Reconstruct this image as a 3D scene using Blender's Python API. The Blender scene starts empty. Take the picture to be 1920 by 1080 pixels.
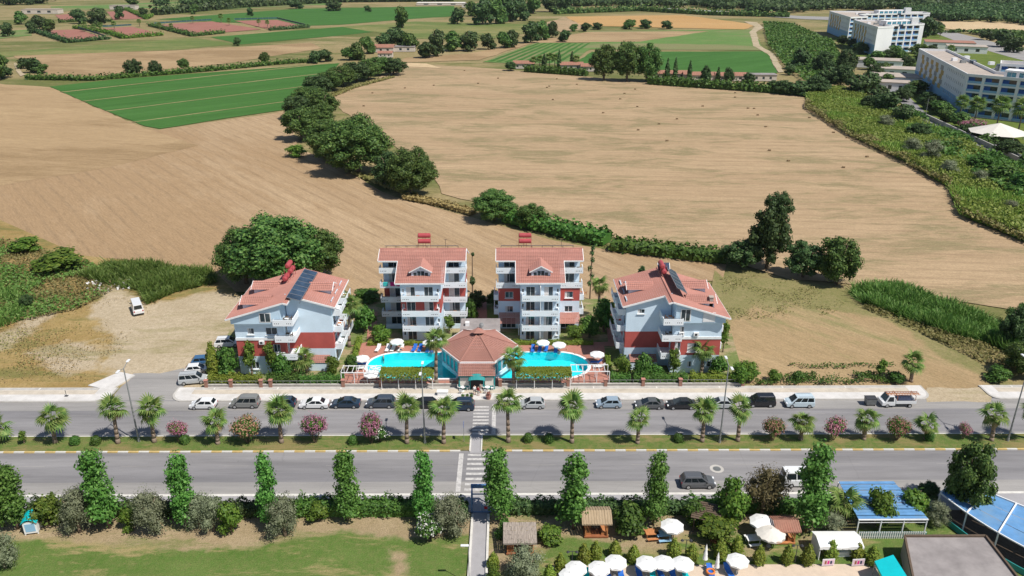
import bpy, bmesh, math, random
import numpy as np
from mathutils import Vector, Matrix, Euler
random.seed(11)
rng = np.random.default_rng(11)
scene = bpy.context.scene
C = scene.collection
R = math.radians

# ------------------------------------------------------------------ camera, sky, sun, exposure
CAM_H, FPX, PITCH, YAW = 64.4, 1490.0, 22.6, -0.33
cam = bpy.data.cameras.new('camera'); camo = bpy.data.objects.new('camera', cam); C.objects.link(camo)
camo.location = (0, 0, CAM_H); camo.rotation_euler = (R(90 - PITCH), 0, R(YAW))
cam.sensor_width = 36; cam.lens = FPX / 1920 * 36; cam.clip_start = 1; cam.clip_end = 20000
scene.camera = camo
SUN_EL, SUN_AZ = 56.6, 127.0            # azimuth clockwise from +Y
world = bpy.data.worlds.new('World'); scene.world = world; world.use_nodes = True
wn = world.node_tree.nodes; wl = world.node_tree.links
sky = wn.new('ShaderNodeTexSky'); sky.sky_type = 'NISHITA'; sky.sun_disc = False
sky.sun_elevation = R(SUN_EL); sky.sun_rotation = R(SUN_AZ); sky.air_density = 1.0; sky.dust_density = 0.6
wn['Background'].inputs[1].default_value = 0.08
wl.new(sky.outputs[0], wn['Background'].inputs[0])
sl = bpy.data.lights.new('sun', 'SUN'); sl.energy = 4.8; sl.angle = R(0.5); sl.color = (1.0, 0.95, 0.87)
so = bpy.data.objects.new('sun', sl); C.objects.link(so)
sunv = Vector((math.sin(R(SUN_AZ)) * math.cos(R(SUN_EL)), math.cos(R(SUN_AZ)) * math.cos(R(SUN_EL)), math.sin(R(SUN_EL))))
so.rotation_euler = sunv.to_track_quat('Z', 'Y').to_euler(); so.location = (60, -40, 120)
vs = scene.view_settings; vs.view_transform = 'Standard'; vs.look = 'None'; vs.exposure = 0.12; vs.gamma = 1

# ------------------------------------------------------------------ survey helpers: where a sighted ground point lies in metres
RM = camo.rotation_euler.to_matrix()
def G(px, py, z=0.0):
    d = RM @ Vector(((px - 960) / FPX, -(py - 540) / FPX, -1))
    t = (z - CAM_H) / d.z
    return Vector((d.x * t, d.y * t, z))
def HT(p, py):
    A = RM.transposed() @ Vector((p.x, p.y, -CAM_H)); B = RM.transposed() @ Vector((0, 0, 1))
    k = -(py - 540) / FPX
    return -(A.y + k * A.z) / (B.y + k * B.z)
def MPP(px, py, z=0):            # metres per photo pixel across, at that ground point
    return (G(px + 1, py, z) - G(px, py, z)).length
def ln(y): return G(960, y).y

# ------------------------------------------------------------------ materials
MATS = {}
def nt(name):
    m = bpy.data.materials.new(name); m.use_nodes = True; MATS[name] = m
    t = m.node_tree; b = t.nodes['Principled BSDF']
    return m, t, b
def srgb(h):
    f = lambda c: c / 12.92 if c <= .04045 else ((c + .055) / 1.055) ** 2.4
    return tuple(f(int(h[i:i+2], 16) / 255) for i in (0, 2, 4))
def ramp(t, fac, stops):
    r = t.nodes.new('ShaderNodeValToRGB'); e = r.color_ramp.elements
    while len(e) < len(stops): e.new(0.5)
    for i, (p, c) in enumerate(stops): e[i].position = p; e[i].color = (*c[:3], 1)
    t.links.new(fac, r.inputs[0]); return r.outputs[0]
def tex(t, scale, detail=4, rough=.6, stretch=None, rot=0, dist=0):
    tc = t.nodes.new('ShaderNodeTexCoord'); mp = t.nodes.new('ShaderNodeMapping')
    t.links.new(tc.outputs['Object'], mp.inputs[0])
    mp.vector_type = 'TEXTURE'
    if stretch: mp.inputs['Scale'].default_value = [1 / k for k in stretch]
    mp.inputs['Rotation'].default_value = (0, 0, rot)
    n = t.nodes.new('ShaderNodeTexNoise'); n.inputs['Scale'].default_value = scale
    n.inputs['Detail'].default_value = detail; n.inputs['Roughness'].default_value = rough; n.inputs['Distortion'].default_value = dist
    t.links.new(mp.outputs[0], n.inputs['Vector']); return n.outputs[0]
def mixc(t, fac, a, b, mode='MIX'):
    m = t.nodes.new('ShaderNodeMix'); m.data_type = 'RGBA'; m.blend_type = mode
    for s, v in ((0, fac), (6, a), (7, b)):
        if hasattr(v, 'links'): t.links.new(v, m.inputs[s])
        elif s == 0: m.inputs[0].default_value = v
        else: m.inputs[s].default_value = (*v[:3], 1)
    return m.outputs[2]
def bump(t, b, h, strength=.4, dist=.1):
    n = t.nodes.new('ShaderNodeBump'); n.inputs['Strength'].default_value = strength; n.inputs['Distance'].default_value = dist
    t.links.new(h, n.inputs['Height']); t.links.new(n.outputs[0], b.inputs['Normal'])
def mat(name, col, rough=.75, var=.12, scale=1.5, metal=0, spec=.3, stain=None):
    m, t, b = nt(name)
    n = tex(t, scale, 5, .65)
    dk = tuple(c * (1 - var) for c in col); lt = tuple(min(1, c * (1 + var)) for c in col)
    c = ramp(t, n, [(.3, dk), (.7, lt)])
    if stain:
        s = tex(t, scale * .35, 6, .7, stretch=(1, 1, .35))
        c = mixc(t, ramp(t, s, [(.5, (0, 0, 0)), (.72, (1, 1, 1))]), c, stain)
    t.links.new(c, b.inputs['Base Color'])
    b.inputs['Roughness'].default_value = rough; b.inputs['Metallic'].default_value = metal
    b.inputs['Specular IOR Level'].default_value = spec
    return m
def leafmat(name, dark, mid, light, trans=.25):
    m, t, b = nt(name)
    g = t.nodes.new('ShaderNodeNewGeometry'); oi = t.nodes.new('ShaderNodeObjectInfo')
    c = ramp(t, g.outputs['Random Per Island'], [(0, dark), (.55, mid), (1, light)])
    hs = t.nodes.new('ShaderNodeHueSaturation'); t.links.new(c, hs.inputs['Color'])
    mr = t.nodes.new('ShaderNodeMapRange'); mr.inputs[3].default_value = .8; mr.inputs[4].default_value = 1.22
    t.links.new(oi.outputs['Random'], mr.inputs[0]); t.links.new(mr.outputs[0], hs.inputs['Value'])
    mh = t.nodes.new('ShaderNodeMapRange'); mh.inputs[3].default_value = .48; mh.inputs[4].default_value = .515
    t.links.new(oi.outputs['Random'], mh.inputs[0]); t.links.new(mh.outputs[0], hs.inputs['Hue'])
    t.links.new(hs.outputs[0], b.inputs['Base Color']); b.inputs['Roughness'].default_value = .55
    b.inputs['Specular IOR Level'].default_value = .25
    tr = t.nodes.new('ShaderNodeBsdfTranslucent'); t.links.new(hs.outputs[0], tr.inputs[0])
    mx = t.nodes.new('ShaderNodeMixShader'); mx.inputs[0].default_value = trans
    t.links.new(b.outputs[0], mx.inputs[1]); t.links.new(tr.outputs[0], mx.inputs[2])
    t.links.new(mx.outputs[0], t.nodes['Material Output'].inputs[0]); return m
GP = {}
def gcol(t, a, b_, c_, s1, s2, stretch=None, rot=0, patch=None, pscale=.02, pthr=.55, fine=2.5, bstr=.5, rows=None):
    """two-scale mottling of a, b_ with fine grain c_; patch = colour of grown-over patches"""
    n1 = tex(t, s1, 5, .62, stretch, rot, .4); n2 = tex(t, s2, 6, .7, stretch, rot)
    col = ramp(t, n1, [(.33, a), (.67, b_)])
    col = mixc(t, ramp(t, n2, [(.42, (0, 0, 0)), (.72, (.75, .75, .75))]), col, c_)
    if patch:
        p = tex(t, pscale, 6, .68, stretch=(.55, 1.5, 1), rot=rot, dist=.6)
        p2 = tex(t, pscale * 9, 4, .7, stretch=(.4, 1.6, 1), rot=rot)
        ad = t.nodes.new('ShaderNodeMath'); ad.operation = 'MULTIPLY_ADD'
        t.links.new(p2, ad.inputs[0]); ad.inputs[1].default_value = .35; t.links.new(p, ad.inputs[2])
        col = mixc(t, ramp(t, ad.outputs[0], [(pthr + .12, (0, 0, 0)), (pthr + .24, (.8, .8, .8))]), col, patch)
    if rows:
        tc = t.nodes.new('ShaderNodeTexCoord'); mp = t.nodes.new('ShaderNodeMapping'); mp.vector_type = 'TEXTURE'; mp.inputs['Rotation'].default_value = (0, 0, rows[0]); t.links.new(tc.outputs['Object'], mp.inputs[0])
        wv = t.nodes.new('ShaderNodeTexWave'); wv.bands_direction = 'Y'; wv.inputs['Scale'].default_value = .314 / rows[1]; wv.inputs['Distortion'].default_value = rows[2]; wv.inputs['Detail'].default_value = 3; wv.inputs['Detail Scale'].default_value = .3
        t.links.new(mp.outputs[0], wv.inputs[0]); br = tex(t, .05, 3, .6)
        ml = t.nodes.new('ShaderNodeMath'); ml.operation = 'MULTIPLY'; t.links.new(ramp(t, wv.outputs[1], [(.80, (0, 0, 0)), (.97, (.55, .55, .55))]), ml.inputs[0]); t.links.new(ramp(t, br, [(.35, (.15, .15, .15)), (.65, (1, 1, 1))]), ml.inputs[1])
        col = mixc(t, ml.outputs[0], col, tuple(k * .72 for k in a))
    n3 = tex(t, s2 * 4.5, 4, .7, stretch, rot)
    col = mixc(t, .5, col, ramp(t, n3, [(.3, (.36, .36, .36)), (.7, (.64, .64, .64))]), 'OVERLAY')
    f = tex(t, fine, 3, .7)
    col = mixc(t, .55, col, ramp(t, f, [(.25, (.33, .33, .33)), (.75, (.67, .67, .67))]), 'OVERLAY')
    return col, f, bstr
def gfinish(t, b, col, f, bstr):
    t.links.new(col, b.inputs['Base Color']); b.inputs['Roughness'].default_value = .95
    b.inputs['Specular IOR Level'].default_value = .1
    bump(t, b, f, bstr, .15)
def groundmat(name, *a, **k):
    GP[name] = (a, k); m, t, b = nt(name); gfinish(t, b, *gcol(t, *a, **k)); return m
def blendmat(name, ga, gb, nscale=.35, amp=1.0):
    """ground ga passing into gb where the attribute 'inside' rises, with a ragged edge"""
    m, t, b = nt(name); ca, f, bs = gcol(t, *GP[ga][0], **GP[ga][1]); cb, f2, bs2 = gcol(t, *GP[gb][0], **GP[gb][1])
    at_ = t.nodes.new('ShaderNodeAttribute'); at_.attribute_name = 'inside'; n = tex(t, nscale, 6, .7)
    ad = t.nodes.new('ShaderNodeMath'); ad.operation = 'MULTIPLY_ADD'; t.links.new(n, ad.inputs[0]); ad.inputs[1].default_value = amp; t.links.new(at_.outputs['Fac'], ad.inputs[2])
    gfinish(t, b, mixc(t, ramp(t, ad.outputs[0], [(.5 + amp * .5 - .16, (0, 0, 0)), (min(1, .5 + amp * .5 + .16), (1, 1, 1))]), ca, cb), f, bs); return m
groundmat('dry_ground', (.25, .20, .095), (.33, .255, .14), (.18, .165, .065), .012, .15, patch=(.09, .12, .03), pscale=.006, pthr=.52, fine=.8)
groundmat('stubble_pale', (0.37, 0.262, 0.158), (0.43, 0.312, 0.192), (0.31, 0.22, 0.13), .03, .28, stretch=(.22, 1.6, 1), rot=R(-5), patch=(.225, .19, .10), pscale=.05, pthr=.545, fine=2.2, rows=(R(-5), 5.5, 3.0))
groundmat('stubble_tan', (0.355, 0.248, 0.148), (0.435, 0.315, 0.195), (0.31, 0.215, 0.125), .025, .3, stretch=(.16, 1.8, 1), rot=R(-52), patch=(.32, .215, .12), pscale=.012, pthr=.5, fine=2.2, rows=(R(-52), 4.2, 2.0))
groundmat('stubble_brown', (0.345, 0.24, 0.135), (0.405, 0.29, 0.165), (0.29, 0.2, 0.11), .02, .25, stretch=(.25, 1.6, 1), rot=R(-12), patch=(.25, .17, .09), pscale=.01, pthr=.52, fine=2)
groundmat('crop_green', (0.046, 0.125, 0.026), (0.072, 0.175, 0.042), (0.04, 0.108, 0.022), .05, .5, stretch=(.15, 1.7, 1), rot=R(37), fine=3, rows=(R(37), 3.5, 1.5))
groundmat('crop_pale', (.10, .19, .05), (.14, .23, .07), (.09, .16, .04), .03, .4, fine=1.5, patch=(.22, .2, .1), pscale=.012, pthr=.5)
groundmat('pasture', (.19, .19, .07), (.26, .235, .10), (.13, .155, .05), .02, .2, fine=1, patch=(.10, .15, .04), pscale=.012, pthr=.5)
groundmat('plot_soil', (0.324, 0.229, 0.123), (0.400, 0.286, 0.162), (0.248, 0.187, 0.100), .06, .8, stretch=(.35, 1.5, 1), rot=R(-50), patch=(.21, .2, .085), pscale=.04, pthr=.55, fine=3)
groundmat('waste_ground', (0.280, 0.185, 0.072), (0.381, 0.276, 0.128), (0.213, 0.164, 0.051), .09, .9, fine=3, patch=(.15, .15, .05), pscale=.05, pthr=.54)
groundmat('pale_dirt', (0.4, 0.325, 0.22), (0.47, 0.39, 0.28), (0.31, 0.245, 0.155), .12, 1.2, fine=3, patch=(.27, .235, .12), pscale=.06, pthr=.57)
groundmat('orange_soil', (.42, .25, .10), (.49, .31, .14), (.36, .22, .09), .02, .2, stretch=(.3, 1.6, 1), fine=.6)
groundmat('court_clay', (.30, .135, .105), (.34, .16, .125), (.25, .115, .09), .05, .5, fine=1)
groundmat('lawn', (.085, .15, .03), (.12, .185, .045), (.17, .185, .065), .12, 1.1, fine=6, patch=(.36, .275, .14), pscale=.10, pthr=.56, bstr=.8)
groundmat('median_grass', (.085, .15, .03), (.125, .175, .045), (.23, .195, .085), .25, 1.6, fine=7, patch=(.27, .205, .095), pscale=.16, pthr=.54, bstr=.8)
groundmat('dry_bed', (.33, .25, .15), (.40, .31, .195), (.24, .19, .10), .3, 2.0, fine=5, patch=(.19, .20, .075), pscale=.2, pthr=.56)
groundmat('garden_soil', (.33, .255, .15), (.40, .315, .20), (.25, .195, .11), .2, 1.5, fine=5, patch=(.10, .165, .035), pscale=.15, pthr=.47)
groundmat('scrub_floor', (.10, .15, .03), (.16, .19, .045), (.07, .10, .02), .08, .6, fine=2)
groundmat('scrub_dry', (.20, .185, .075), (.27, .225, .11), (.14, .155, .05), .15, 1.0, fine=3)
groundmat('sand', (.50, .37, .22), (.56, .43, .27), (.40, .29, .16), .02, .2, fine=1)

blendmat('waste_mix', 'waste_ground', 'pale_dirt', .25, .9); blendmat('lawn_mix', 'lawn', 'dry_bed', .5, .9); blendmat('plot_mix', 'plot_soil', 'scrub_dry', .2, .9)
def asphalt(name, base, light):
    m, t, b = nt(name)
    n1 = tex(t, .10, 5, .65, stretch=(.2, 2.2, 1)); n2 = tex(t, 18, 2, .7); n3 = tex(t, .6, 6, .75, stretch=(.5, 1, 1))
    col = ramp(t, n1, [(.33, base), (.68, light)])
    col = mixc(t, ramp(t, n3, [(.62, (0, 0, 0)), (.75, (.35, .35, .35))]), col, tuple(c * .72 for c in base))
    col = mixc(t, .35, col, ramp(t, n2, [(.2, (.3, .3, .3)), (.8, (.7, .7, .7))]), 'OVERLAY')
    n4 = tex(t, .22, 6, .75, stretch=(.12, 1.5, 1)); col = mixc(t, .7, col, ramp(t, n4, [(.35, (.38, .38, .38)), (.65, (.62, .62, .62))]), 'OVERLAY')
    n5 = tex(t, .9, 3, .5); col = mixc(t, ramp(t, n5, [(.72, (0, 0, 0)), (.78, (.4, .4, .4))]), col, tuple(c * .6 for c in base))
    # sealed cracks
    tc = t.nodes.new('ShaderNodeTexCoord'); v = t.nodes.new('ShaderNodeTexVoronoi'); v.feature = 'DISTANCE_TO_EDGE'; v.inputs['Scale'].default_value = .09
    wv = t.nodes.new('ShaderNodeMapping'); t.links.new(tc.outputs['Object'], wv.inputs[0]); wv.inputs['Scale'].default_value = (.6, 1.6, 1)
    nn = t.nodes.new('ShaderNodeTexNoise'); nn.inputs['Scale'].default_value = .5; nn.inputs['Detail'].default_value = 5
    t.links.new(wv.outputs[0], nn.inputs['Vector']); ml = mixc(t, .25, wv.outputs[0], nn.outputs[1], 'ADD'); t.links.new(ml, v.inputs['Vector'])
    col = mixc(t, ramp(t, v.outputs[0], [(.001, (.2, .2, .2)), (.004, (0, 0, 0))]), col, tuple(c * .55 for c in base))
    t.links.new(col, b.inputs['Base Color']); b.inputs['Roughness'].default_value = .9; b.inputs['Specular IOR Level'].default_value = .2
    bump(t, b, n2, .25, .02); return m
asphalt('asphalt', (.185, .18, .188), (.275, .266, .27)); asphalt('asphalt_pale', (.25, .24, .235), (.33, .315, .30))
mat('pavement_beige', (.52, .46, .38), .9, .12, .9, stain=(.38, .33, .27)); mat('pavement_white', (.60, .58, .56), .9, .1, .7, stain=(.47, .45, .42))
mat('concrete', (.45, .43, .40), .9, .15, .8, stain=(.33, .31, .28)); mat('kerb_white', (.62, .60, .56), .8, .12, 2); mat('kerb_yellow', (.56, .41, .17), .8, .18, 2)
mat('road_paint', (.50, .485, .47), .8, .25, 3, stain=(.27, .26, .265)); mat('path_grey', (.34, .33, .34), .9, .08, .8); mat('terrace', (.58, .47, .37), .9, .08, 1.2)
def brickdeck(name, c1, c2, mortar, sc):
    m, t, b = nt(name); tc = t.nodes.new('ShaderNodeTexCoord'); br = t.nodes.new('ShaderNodeTexBrick')
    t.links.new(tc.outputs['Object'], br.inputs[0]); br.inputs['Scale'].default_value = sc
    for i, c in ((1, c1), (2, c2), (3, mortar)): br.inputs[i].default_value = (*c, 1)
    n = tex(t, .5, 5); t.links.new(mixc(t, .4, br.outputs[0], ramp(t, n, [(.3, (.4, .4, .4)), (.7, (.62, .62, .62))]), 'OVERLAY'), b.inputs['Base Color'])
    b.inputs['Roughness'].default_value = .85; return m
brickdeck('brick_deck', (.42, .17, .125), (.36, .14, .10), (.40, .25, .20), 1.6)
mat('parapet_white', (.80, .83, .86), .8, .04, .6, stain=(.70, .73, .77)); mat('wall_white', (.64, .77, .88), .8, .05, .6, stain=(.55, .67, .78)); mat('wall_blue', (.53, .68, .80), .8, .04, .5, stain=(.47, .61, .74))
mat('wall_red', (.46, .10, .085), .85, .1, .7); mat('trim_white', (.80, .80, .80), .7, .05, 1.5, stain=(.68, .68, .68))
def tilemat(name, c1, c2, c3):
    m, t, b = nt(name); n = tex(t, 2.2, 5, .7); n2 = tex(t, .25, 5, .65)
    c = mixc(t, ramp(t, n2, [(.4, (0, 0, 0)), (.7, (.7, .7, .7))]), ramp(t, n, [(.3, c1), (.7, c2)]), c3)
    t.links.new(c, b.inputs['Base Color']); b.inputs['Roughness'].default_value = .85; return m
tilemat('roof_tile', (.42, .185, .145), (.50, .24, .195), (.34, .16, .13)); tilemat('roof_tile_brown', (.34, .16, .125), (.40, .20, .16), (.28, .135, .11))
tilemat('roof_tile_old', (.32, .13, .09), (.40, .20, .14), (.25, .14, .10))
mat('roof_grey', (.27, .245, .24), .9, .2, .5, stain=(.35, .32, .31)); mat('roof_flat', (.42, .36, .31), .9, .12, .3, stain=(.33, .28, .25))
def glass(name, col, rough=.06):
    m, t, b = nt(name); n = tex(t, .7, 3); t.links.new(ramp(t, n, [(.35, tuple(c * .5 for c in col)), (.65, col)]), b.inputs['Base Color'])
    b.inputs['Roughness'].default_value = rough; b.inputs['Specular IOR Level'].default_value = .7; return m
glass('glass_dark', (.05, .075, .09)); glass('glass_car', (.02, .028, .035), .04); glass('glass_blue', (.06, .30, .42)); glass('solar_glass', (.05, .085, .14), .12)
mat('interior_dark', (.05, .045, .045), .9); mat('curtain', (.62, .60, .58), .9, .15, 4); mat('tank_red', (.40, .07, .08), .45, .1, 1); mat('steel', (.42, .42, .43), .4, .1, 2, .7)
mat('dark_metal', (.05, .05, .055), .5); mat('lamp_grey', (.30, .31, .31), .5, .1, 2, .3); mat('lamp_head', (.75, .76, .78), .4)
mat('wood_red', (.30, .11, .05), .7, .2, 3); mat('wood_orange', (.48, .20, .08), .7, .2, 3); mat('wood_dark', (.12, .085, .06), .8, .2, 3); mat('bark', (.16, .115, .08), .95, .3, 4); mat('palm_trunk', (.25, .19, .145), .95, .3, 5)
def thatchmat(name, c1, c2):
    m, t, b = nt(name); n = tex(t, 3.5, 5, .7, stretch=(3, .35, .35)); t.links.new(ramp(t, n, [(.3, c1), (.7, c2)]), b.inputs['Base Color'])
    b.inputs['Roughness'].default_value = 1; bump(t, b, n, .8, .1); return m
thatchmat('thatch', (.30, .215, .13), (.47, .36, .24)); thatchmat('thatch_grey', (.24, .20, .17), (.40, .34, .29))
mat('canvas_white', (.80, .80, .79), .8, .04, 1.2); mat('canvas_beige', (.66, .62, .56), .8, .06, 1.5); mat('canvas_cyan', (.0, .47, .52), .7, .08, 1); mat('teal_paint', (.03, .26, .26), .6, .1, 2)
mat('blue_sheet', (.12, .28, .52), .6, .15, .8, stain=(.17, .29, .44)); mat('blue_paint', (.10, .22, .42), .5, .1, 1); mat('lounger_blue', (.02, .13, .50), .7, .15, 3); mat('plastic_white', (.78, .78, .78), .4, .05, 2)
mat('towel_pink', (.62, .03, .22), .9); mat('towel_teal', (.05, .50, .50), .9); mat('skin', (.52, .30, .21), .6, .08, 6); mat('cloth_red', (.45, .03, .04), .9); mat('cloth_dark', (.04, .05, .09), .9); mat('orange_rubber', (.75, .22, .05), .5)
mat('hay', (.20, .14, .08), 1, .3, 4); mat('tyre', (.018, .018, .018), .9); mat('alloy', (.50, .51, .52), .35, .1, 3, .6); mat('lamp_red', (.40, .02, .02), .3); mat('lamp_clear', (.75, .76, .78), .15); mat('plastic_black', (.03, .03, .032), .6)
mat('hotel_white', (.80, .80, .81), .85, .05, .1, stain=(.62, .62, .64)); mat('hotel_yellow', (.55, .36, .13), .85, .08, .3); mat('hotel_grey', (.38, .36, .34), .85, .08, .3); mat('hotel_blue', (.04, .13, .42), .7, .1, .4); mat('hotel_pale_blue', (.27, .47, .66), .85, .05, .2)  # pale blue is the paint of the lower hotel facades
mat('pool_tile', (.045, .66, .75), .5, .06, .35); mat('poster_pink', (.70, .52, .60), .7, .3, 3); mat('court_net', (.035, .10, .11), .9, .2, .3)
mat('bin_metal', (.20, .21, .21), .6, .2, 2, .4); mat('stone', (.40, .37, .34), .95, .15, 1.5); mat('brick_pillar', (.30, .16, .12), .9, .15, 3); mat('bus_white', (.72, .74, .78), .4); mat('bus_blue', (.08, .14, .40), .4); mat('house_wall', (.56, .50, .44), .9, .1, .5)
m, t, b = nt('car_paint'); oi = t.nodes.new('ShaderNodeObjectInfo'); n = tex(t, 6, 3)
t.links.new(mixc(t, .18, oi.outputs['Color'], ramp(t, n, [(.3, (.4, .4, .4)), (.7, (.6, .6, .6))]), 'OVERLAY'), b.inputs['Base Color'])
b.inputs['Roughness'].default_value = .28; b.inputs['Coat Weight'].default_value = .6; b.inputs['Coat Roughness'].default_value = .05
m, t, b = nt('pool_water'); tp = t.nodes.new('ShaderNodeBsdfTransparent'); tp.inputs[0].default_value = (.62, 1, .99, 1)
gl = t.nodes.new('ShaderNodeBsdfGlossy'); gl.inputs['Roughness'].default_value = .05; fr = t.nodes.new('ShaderNodeFresnel'); fr.inputs[0].default_value = 1.33
bp = t.nodes.new('ShaderNodeBump'); bp.inputs['Strength'].default_value = .25; bp.inputs['Distance'].default_value = .1
t.links.new(tex(t, 1.6, 3, .5, dist=1), bp.inputs['Height']); t.links.new(bp.outputs[0], gl.inputs['Normal']); t.links.new(bp.outputs[0], fr.inputs['Normal'])
mx = t.nodes.new('ShaderNodeMixShader'); t.links.new(fr.outputs[0], mx.inputs[0]); t.links.new(tp.outputs[0], mx.inputs[1]); t.links.new(gl.outputs[0], mx.inputs[2])
t.links.new(mx.outputs[0], t.nodes['Material Output'].inputs[0])

leafmat('leaf_tree', (.036, .082, .019), (.078, .155, .034), (.165, .25, .06))
leafmat('leaf_dark', (0.03, 0.062, 0.021), (0.058, 0.108, 0.033), (0.11, 0.17, 0.055))
leafmat('leaf_plane', (0.055, 0.145, 0.024), (0.1, 0.235, 0.042), (0.18, 0.34, 0.075), .3)
leafmat('leaf_olive', (0.109, 0.132, 0.069), (0.167, 0.190, 0.109), (0.241, 0.265, 0.167), .15)
leafmat('leaf_bush', (0.06, 0.125, 0.016), (0.105, 0.19, 0.026), (0.18, 0.26, 0.042), .3)
leafmat('leaf_hedge', (0.038, 0.095, 0.016), (0.072, 0.165, 0.028), (0.13, 0.235, 0.045))
leafmat('leaf_topiary', (0.111, 0.169, 0.021), (0.169, 0.227, 0.029), (0.247, 0.286, 0.046), .2)
leafmat('leaf_brown', (.09, .075, .030), (.135, .115, .045), (.19, .165, .075), .2)
leafmat('leaf_reed', (0.07, 0.15, 0.025), (0.125, 0.225, 0.045), (0.21, 0.3, 0.08), .3)
leafmat('leaf_bank', (0.14, 0.23, 0.035), (0.22, 0.32, 0.055), (0.32, 0.4, 0.1), .35)
leafmat('leaf_reed_dry', (0.149, 0.155, 0.046), (0.230, 0.218, 0.075), (0.322, 0.276, 0.115), .3)
leafmat('leaf_vine', (0.130, 0.208, 0.023), (0.195, 0.273, 0.036), (0.273, 0.325, 0.058), .3)
leafmat('leaf_dry', (.22, .16, .06), (.30, .225, .09), (.38, .29, .14), .2)
leafmat('palm_green', (0.083, 0.165, 0.033), (0.150, 0.240, 0.053), (0.240, 0.315, 0.090), .25)
leafmat('palm_dry', (.26, .20, .075), (.33, .26, .11), (.40, .31, .15), .2)
leafmat('flower_pink', (0.34, 0.09, 0.15), (0.44, 0.17, 0.24), (0.52, 0.29, 0.34), .2)
leafmat('flower_mixed', (.26, .11, .085), (.34, .17, .12), (.40, .26, .17), .2)
leafmat('flower_white', (.60, .60, .52), (.70, .70, .64), (.78, .78, .74), .2)

# ------------------------------------------------------------------ object helpers
def tag(o, label=None, cat=None, group=None, kind=None):
    if label: o['label'] = label
    if cat: o['category'] = cat
    if group: o['group'] = group
    if kind: o['kind'] = kind
    return o
def empty(name, loc=(0, 0, 0), rz=0, label=None, cat=None, group=None):
    o = bpy.data.objects.new(name, None); C.objects.link(o); o.location = loc; o.rotation_euler.z = rz
    o.empty_display_size = .3
    return tag(o, label, cat, group)
def link(name, me, parent=None, loc=(0, 0, 0), rz=0):
    o = bpy.data.objects.new(name, me); C.objects.link(o); o.parent = parent; o.location = loc; o.rotation_euler.z = rz
    return o
CH = {}
def copy_tree(o, parent=None):
    c = o.copy(); C.objects.link(c); c.parent = parent
    for ch in o.children: copy_tree(ch, c)
    return c
class MB:
    def __init__(s): s.v = []; s.f = []; s.m = []
    def face(s, pts, mi=0):
        n = len(s.v); s.v += [tuple(p) for p in pts]; s.f.append(tuple(range(n, n + len(pts)))); s.m.append(mi)
    def box(s, x0, x1, y0, y1, z0, z1, mi=0, M=None):
        n = len(s.v)
        P = [Vector((x, y, z)) for z in (z0, z1) for x, y in ((x0, y0), (x1, y0), (x1, y1), (x0, y1))]
        if M: P = [M @ p for p in P]
        s.v += [tuple(p) for p in P]
        for f in ((3, 2, 1, 0), (4, 5, 6, 7), (0, 1, 5, 4), (1, 2, 6, 5), (2, 3, 7, 6), (3, 0, 4, 7)):
            s.f.append(tuple(n + i for i in f)); s.m.append(mi)
    def bar(s, a, b, w, h=None, mi=0):
        a, b = Vector(a), Vector(b); d = b - a; L = d.length
        q = d.to_track_quat('X', 'Z').to_matrix().to_4x4(); q.translation = a
        h = h or w; s.box(0, L, -w / 2, w / 2, -h / 2, h / 2, mi, q)
    def tube(s, a, b, r0, r1, n=8, mi=0, cap=True):
        a, b = Vector(a), Vector(b); q = (b - a).to_track_quat('Z', 'X').to_matrix(); k = len(s.v)
        for p, r in ((a, r0), (b, r1)):
            for i in range(n):
                t = 2 * math.pi * i / n; s.v.append(tuple(p + q @ Vector((math.cos(t) * r, math.sin(t) * r, 0))))
        for i in range(n):
            j = (i + 1) % n; s.f.append((k + i, k + j, k + n + j, k + n + i)); s.m.append(mi)
        if cap: s.f += [tuple(k + n - 1 - i for i in range(n)), tuple(k + n + i for i in range(n))]; s.m += [mi, mi]
    def prism(s, poly, z0, z1, mi=0):
        n = len(poly)
        s.face([(x, y, z0) for x, y in reversed(poly)], mi); s.face([(x, y, z1) for x, y in poly], mi)
        for i in range(n):
            (x0, y0), (x1, y1) = poly[i], poly[(i + 1) % n]; s.face([(x0, y0, z0), (x1, y1, z0), (x1, y1, z1), (x0, y0, z1)], mi)
    def ball(s, c, r, mi=0, nu=8, nv=5):
        c = Vector(c); r = Vector(r) if hasattr(r, '__len__') else Vector((r, r, r)); k = len(s.v)
        for j in range(nv + 1):
            a = math.pi * j / nv
            for i in range(nu):
                b = 2 * math.pi * i / nu; s.v.append((c.x + r.x * math.sin(a) * math.cos(b), c.y + r.y * math.sin(a) * math.sin(b), c.z + r.z * math.cos(a)))
        for j in range(nv):
            for i in range(nu):
                i2 = (i + 1) % nu; s.f.append((k + j * nu + i, k + (j + 1) * nu + i, k + (j + 1) * nu + i2, k + j * nu + i2)); s.m.append(mi)
    def mesh(s, name, mats, smooth=False):
        me = bpy.data.meshes.new(name); me.from_pydata(s.v, [], s.f)
        for x in ([mats] if isinstance(mats, str) else mats): me.materials.append(MATS[x])
        me.polygons.foreach_set('material_index', s.m)
        if smooth: me.polygons.foreach_set('use_smooth', [True] * len(s.f))
        me.update(); return me
    def build(s, name, mats, parent=None, smooth=False, loc=(0, 0, 0), rz=0):
        return link(name, s.mesh(name, mats, smooth), parent, loc, rz)
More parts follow.
